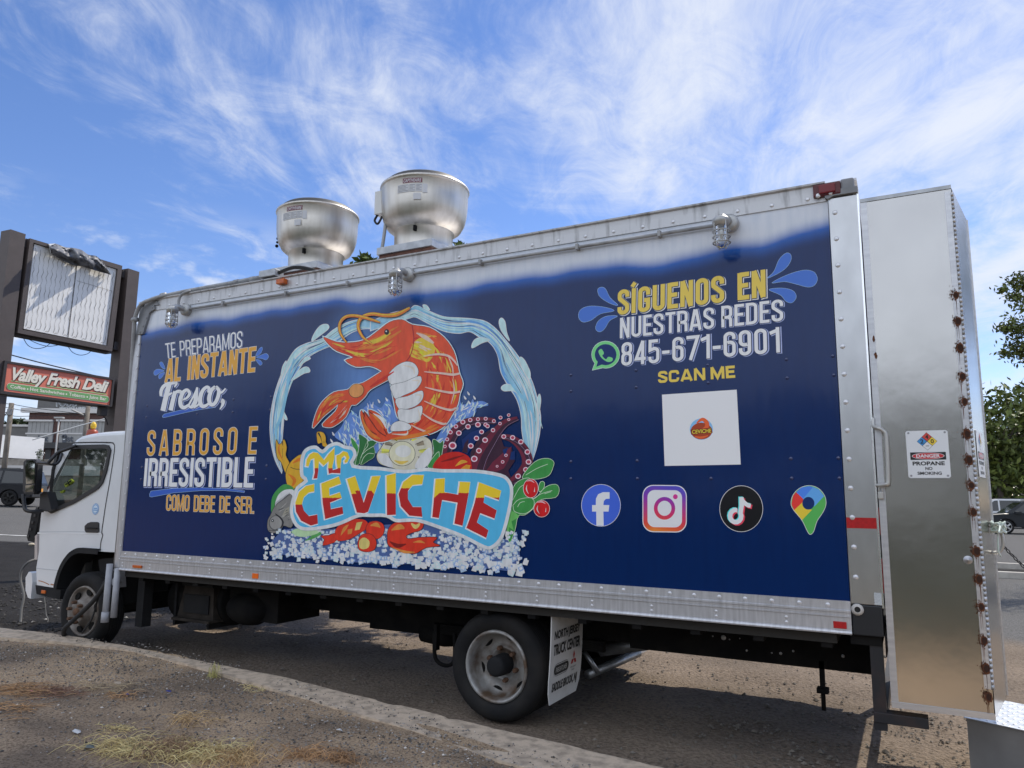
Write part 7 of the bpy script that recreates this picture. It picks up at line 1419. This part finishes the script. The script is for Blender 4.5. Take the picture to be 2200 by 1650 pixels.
    # door pull and padlock
    g = G(); a0 = onY(1876, 917, -.02); a1 = onY(1888, 1040, -.02); q = mat('weathered_handle', (.5, .49, .46), .45, .7)
    g.tube(smooth([tuple(onY(1876, 898, 0)), tuple(onY(1877, 915, -.02)), tuple(onY(1888, 920, -.05)), tuple(onY(1897, 926, -.05)), tuple(onY(1904, 940, -.05)), tuple(onY(1908, 1030, -.05)), tuple(onY(1903, 1041, -.05)), tuple(onY(1884, 1043, -.01))], 5), .011, q, 8); g.build('pull_handle', CG)
    g = G(); c = onY(1892, 1062, -.03); g.bbox(c.x-.014, c.x+.014, -.035, -.015, c.z-.025, c.z+.012, q, .003); g.tube([(c.x-.012+.0*k, -.025, c.z+.01+.03*math.sin(PI*k/8)) if False else (c.x-.010*math.cos(PI*k/8), -.025, c.z+.012+.03*math.sin(PI*k/8)) for k in range(9)], .004, q, 6); g.build('padlock', CG)
    g = G(); p = onY(2080, 1203, -.004); g.lathe([(.022, 0), (.021, .002), (.006, .002), (.006, .006), (0.0001, .006)], (p.x, -.001, p.z), (0, -1, 0), M['alu'], 20); g.build('washer_bolt', CG)
    for x0, y0, y1 in ((1893, 1090, 1150), (1901, 1200, 1275)): g = G(); a, b = onY(x0, y0, .02), onY(x0+5, y1, .02); g.bbox(6.612, 6.632, .01, .06, b.z, a.z, M['red'], .006); g.build('tail_reflector', T)
    # warning signs: one on the side, one on the door
    WHm = mat('sign_white', (.72, .74, .76), .35); BKm = mat('sign_black', (.012, .012, .012), .5); RDm = mat('sign_red', (.55, .03, .04), .4); BLm = mat('sign_blue', (.05, .28, .62), .4); YLm = mat('sign_yellow', (.85, .62, .05), .4); PCm = mat('sign_sun_red', (.62, .06, .05), .4)
    def sign(fn, name='warning_sign'):
        g = G(); Wd, H = .205, .262
        P = [(x*Wd, y*H) for x, y in ((0, 0), (1, 0), (1, 1), (0, 1))]; r = .012
        P = arc(Wd-r, H-r, r, r, 0, 90, 4)+arc(r, H-r, r, r, 90, 180, 4)+arc(r, r, r, r, 180, 270, 4)+arc(Wd-r, r, r, r, 270, 360, 4)
        g.poly([fn(x, y, .002) for x, y in P], WHm); k = len(P); g.add([fn(x, y, .002) for x, y in P]+[fn(x, y, 0) for x, y in P], [(i, (i+1) % k, k+(i+1) % k, k+i) for i in range(k)], WHm)
        c = (.103, .202); d = .025
        for (dx, dy), m in (((0, d), PCm), ((-d, 0), BLm), ((d, 0), YLm), ((0, -d), WHm)):
            for e, mm, l in ((d, BKm, .0024), (d*.93, m, .0028)): g.poly([fn(c[0]+dx+x*e, c[1]+dy+y*e*1.0, l) for x, y in ((0, 1), (1, 0), (0, -1), (-1, 0))], mm)
        for t, dx, dy in (('4', 0, d), ('2', -d, 0), ('0', d, 0)): font_text(g, t, [(c[0]+dx-.007, c[1]+dy-.011), (c[0]+dx+.007, c[1]+dy-.011), (c[0]+dx+.007, c[1]+dy+.011), (c[0]+dx-.007, c[1]+dy+.011)], fn, BKm, lift=.0032, bold=.03)
        g.poly([fn(c[0]+x, c[1]-d+y, .0032) for x, y in ((-.008, -.002), (.008, -.002), (.008, .001), (-.008, .001))], BKm)
        g.poly([fn(x, y, .0026) for x, y in ((.016, .100), (.189, .100), (.189, .142), (.016, .142))], BKm)
        for rx, ry, m, l in ((.079, .0185, WHm, .003), (.076, .0165, RDm, .0034)): g.poly([fn(.1025+rx*math.cos(q), .121+ry*math.sin(q), l) for q in np.linspace(0, 2*PI, 30)[:-1]], m)
        font_text(g, 'DANGER', [(.046, .112), (.159, .112), (.159, .130), (.046, .130)], fn, WHm, bold=.03, lift=.0038)
        font_text(g, 'PROPANE', [(.026, .070), (.179, .070), (.179, .090), (.026, .090)], fn, BKm, bold=.035, lift=.0026); font_text(g, 'NO', [(.086, .044), (.119, .044), (.119, .060), (.086, .060)], fn, BKm, bold=.03, lift=.0026); font_text(g, 'SMOKING', [(.046, .018), (.162, .018), (.162, .034), (.046, .034)], fn, BKm, bold=.03, lift=.0026)
        for x, y in ((.014, .012), (.191, .012), (.014, .250), (.191, .250)): g.poly([fn(x+.006*math.cos(q), y+.006*math.sin(q), .0026) for q in np.linspace(0, 2*PI, 10)[:-1]], mat('screw_grey', (.3, .3, .32), .4, .8))
        return g.build(name, CG)
    o = onY(1952, 1027, 0); sign(lambda x, y, l: (o.x+x, -.001-l, o.z+y))['label'] = 'white propane warning sign on the long side'
    e = Vector((X2-X1, Y2, 0)).normalized(); nn = Vector((e.y, -e.x, 0)); zz0 = o.z+.01; base = Vector((X1+.004, -.004, zz0))+e*.12
    sign(lambda x, y, l: tuple(base+e*x*1.4+nn*(.002+l)+Vector((0, 0, y))))['label'] = 'white propane warning sign on the hinged door'
    # ring handle wound with rope
    g = G(); c = Vector((X1, -.004, 1.375))+e*.45+nn*.006; g.tube(smooth([tuple(c+nn*(.055*math.sin(t)**.6 if 0 < t < PI else 0)+Vector((0, 0, .075*math.cos(t)))) for t in np.linspace(0, PI, 12)], 3), .0095, q, 8); g.build('ring_handle', CG)
    return CG
ground(); kerb(); stones(); market(); poles(); trees(); cars()
build_truck(); deli_sign(); small_things()
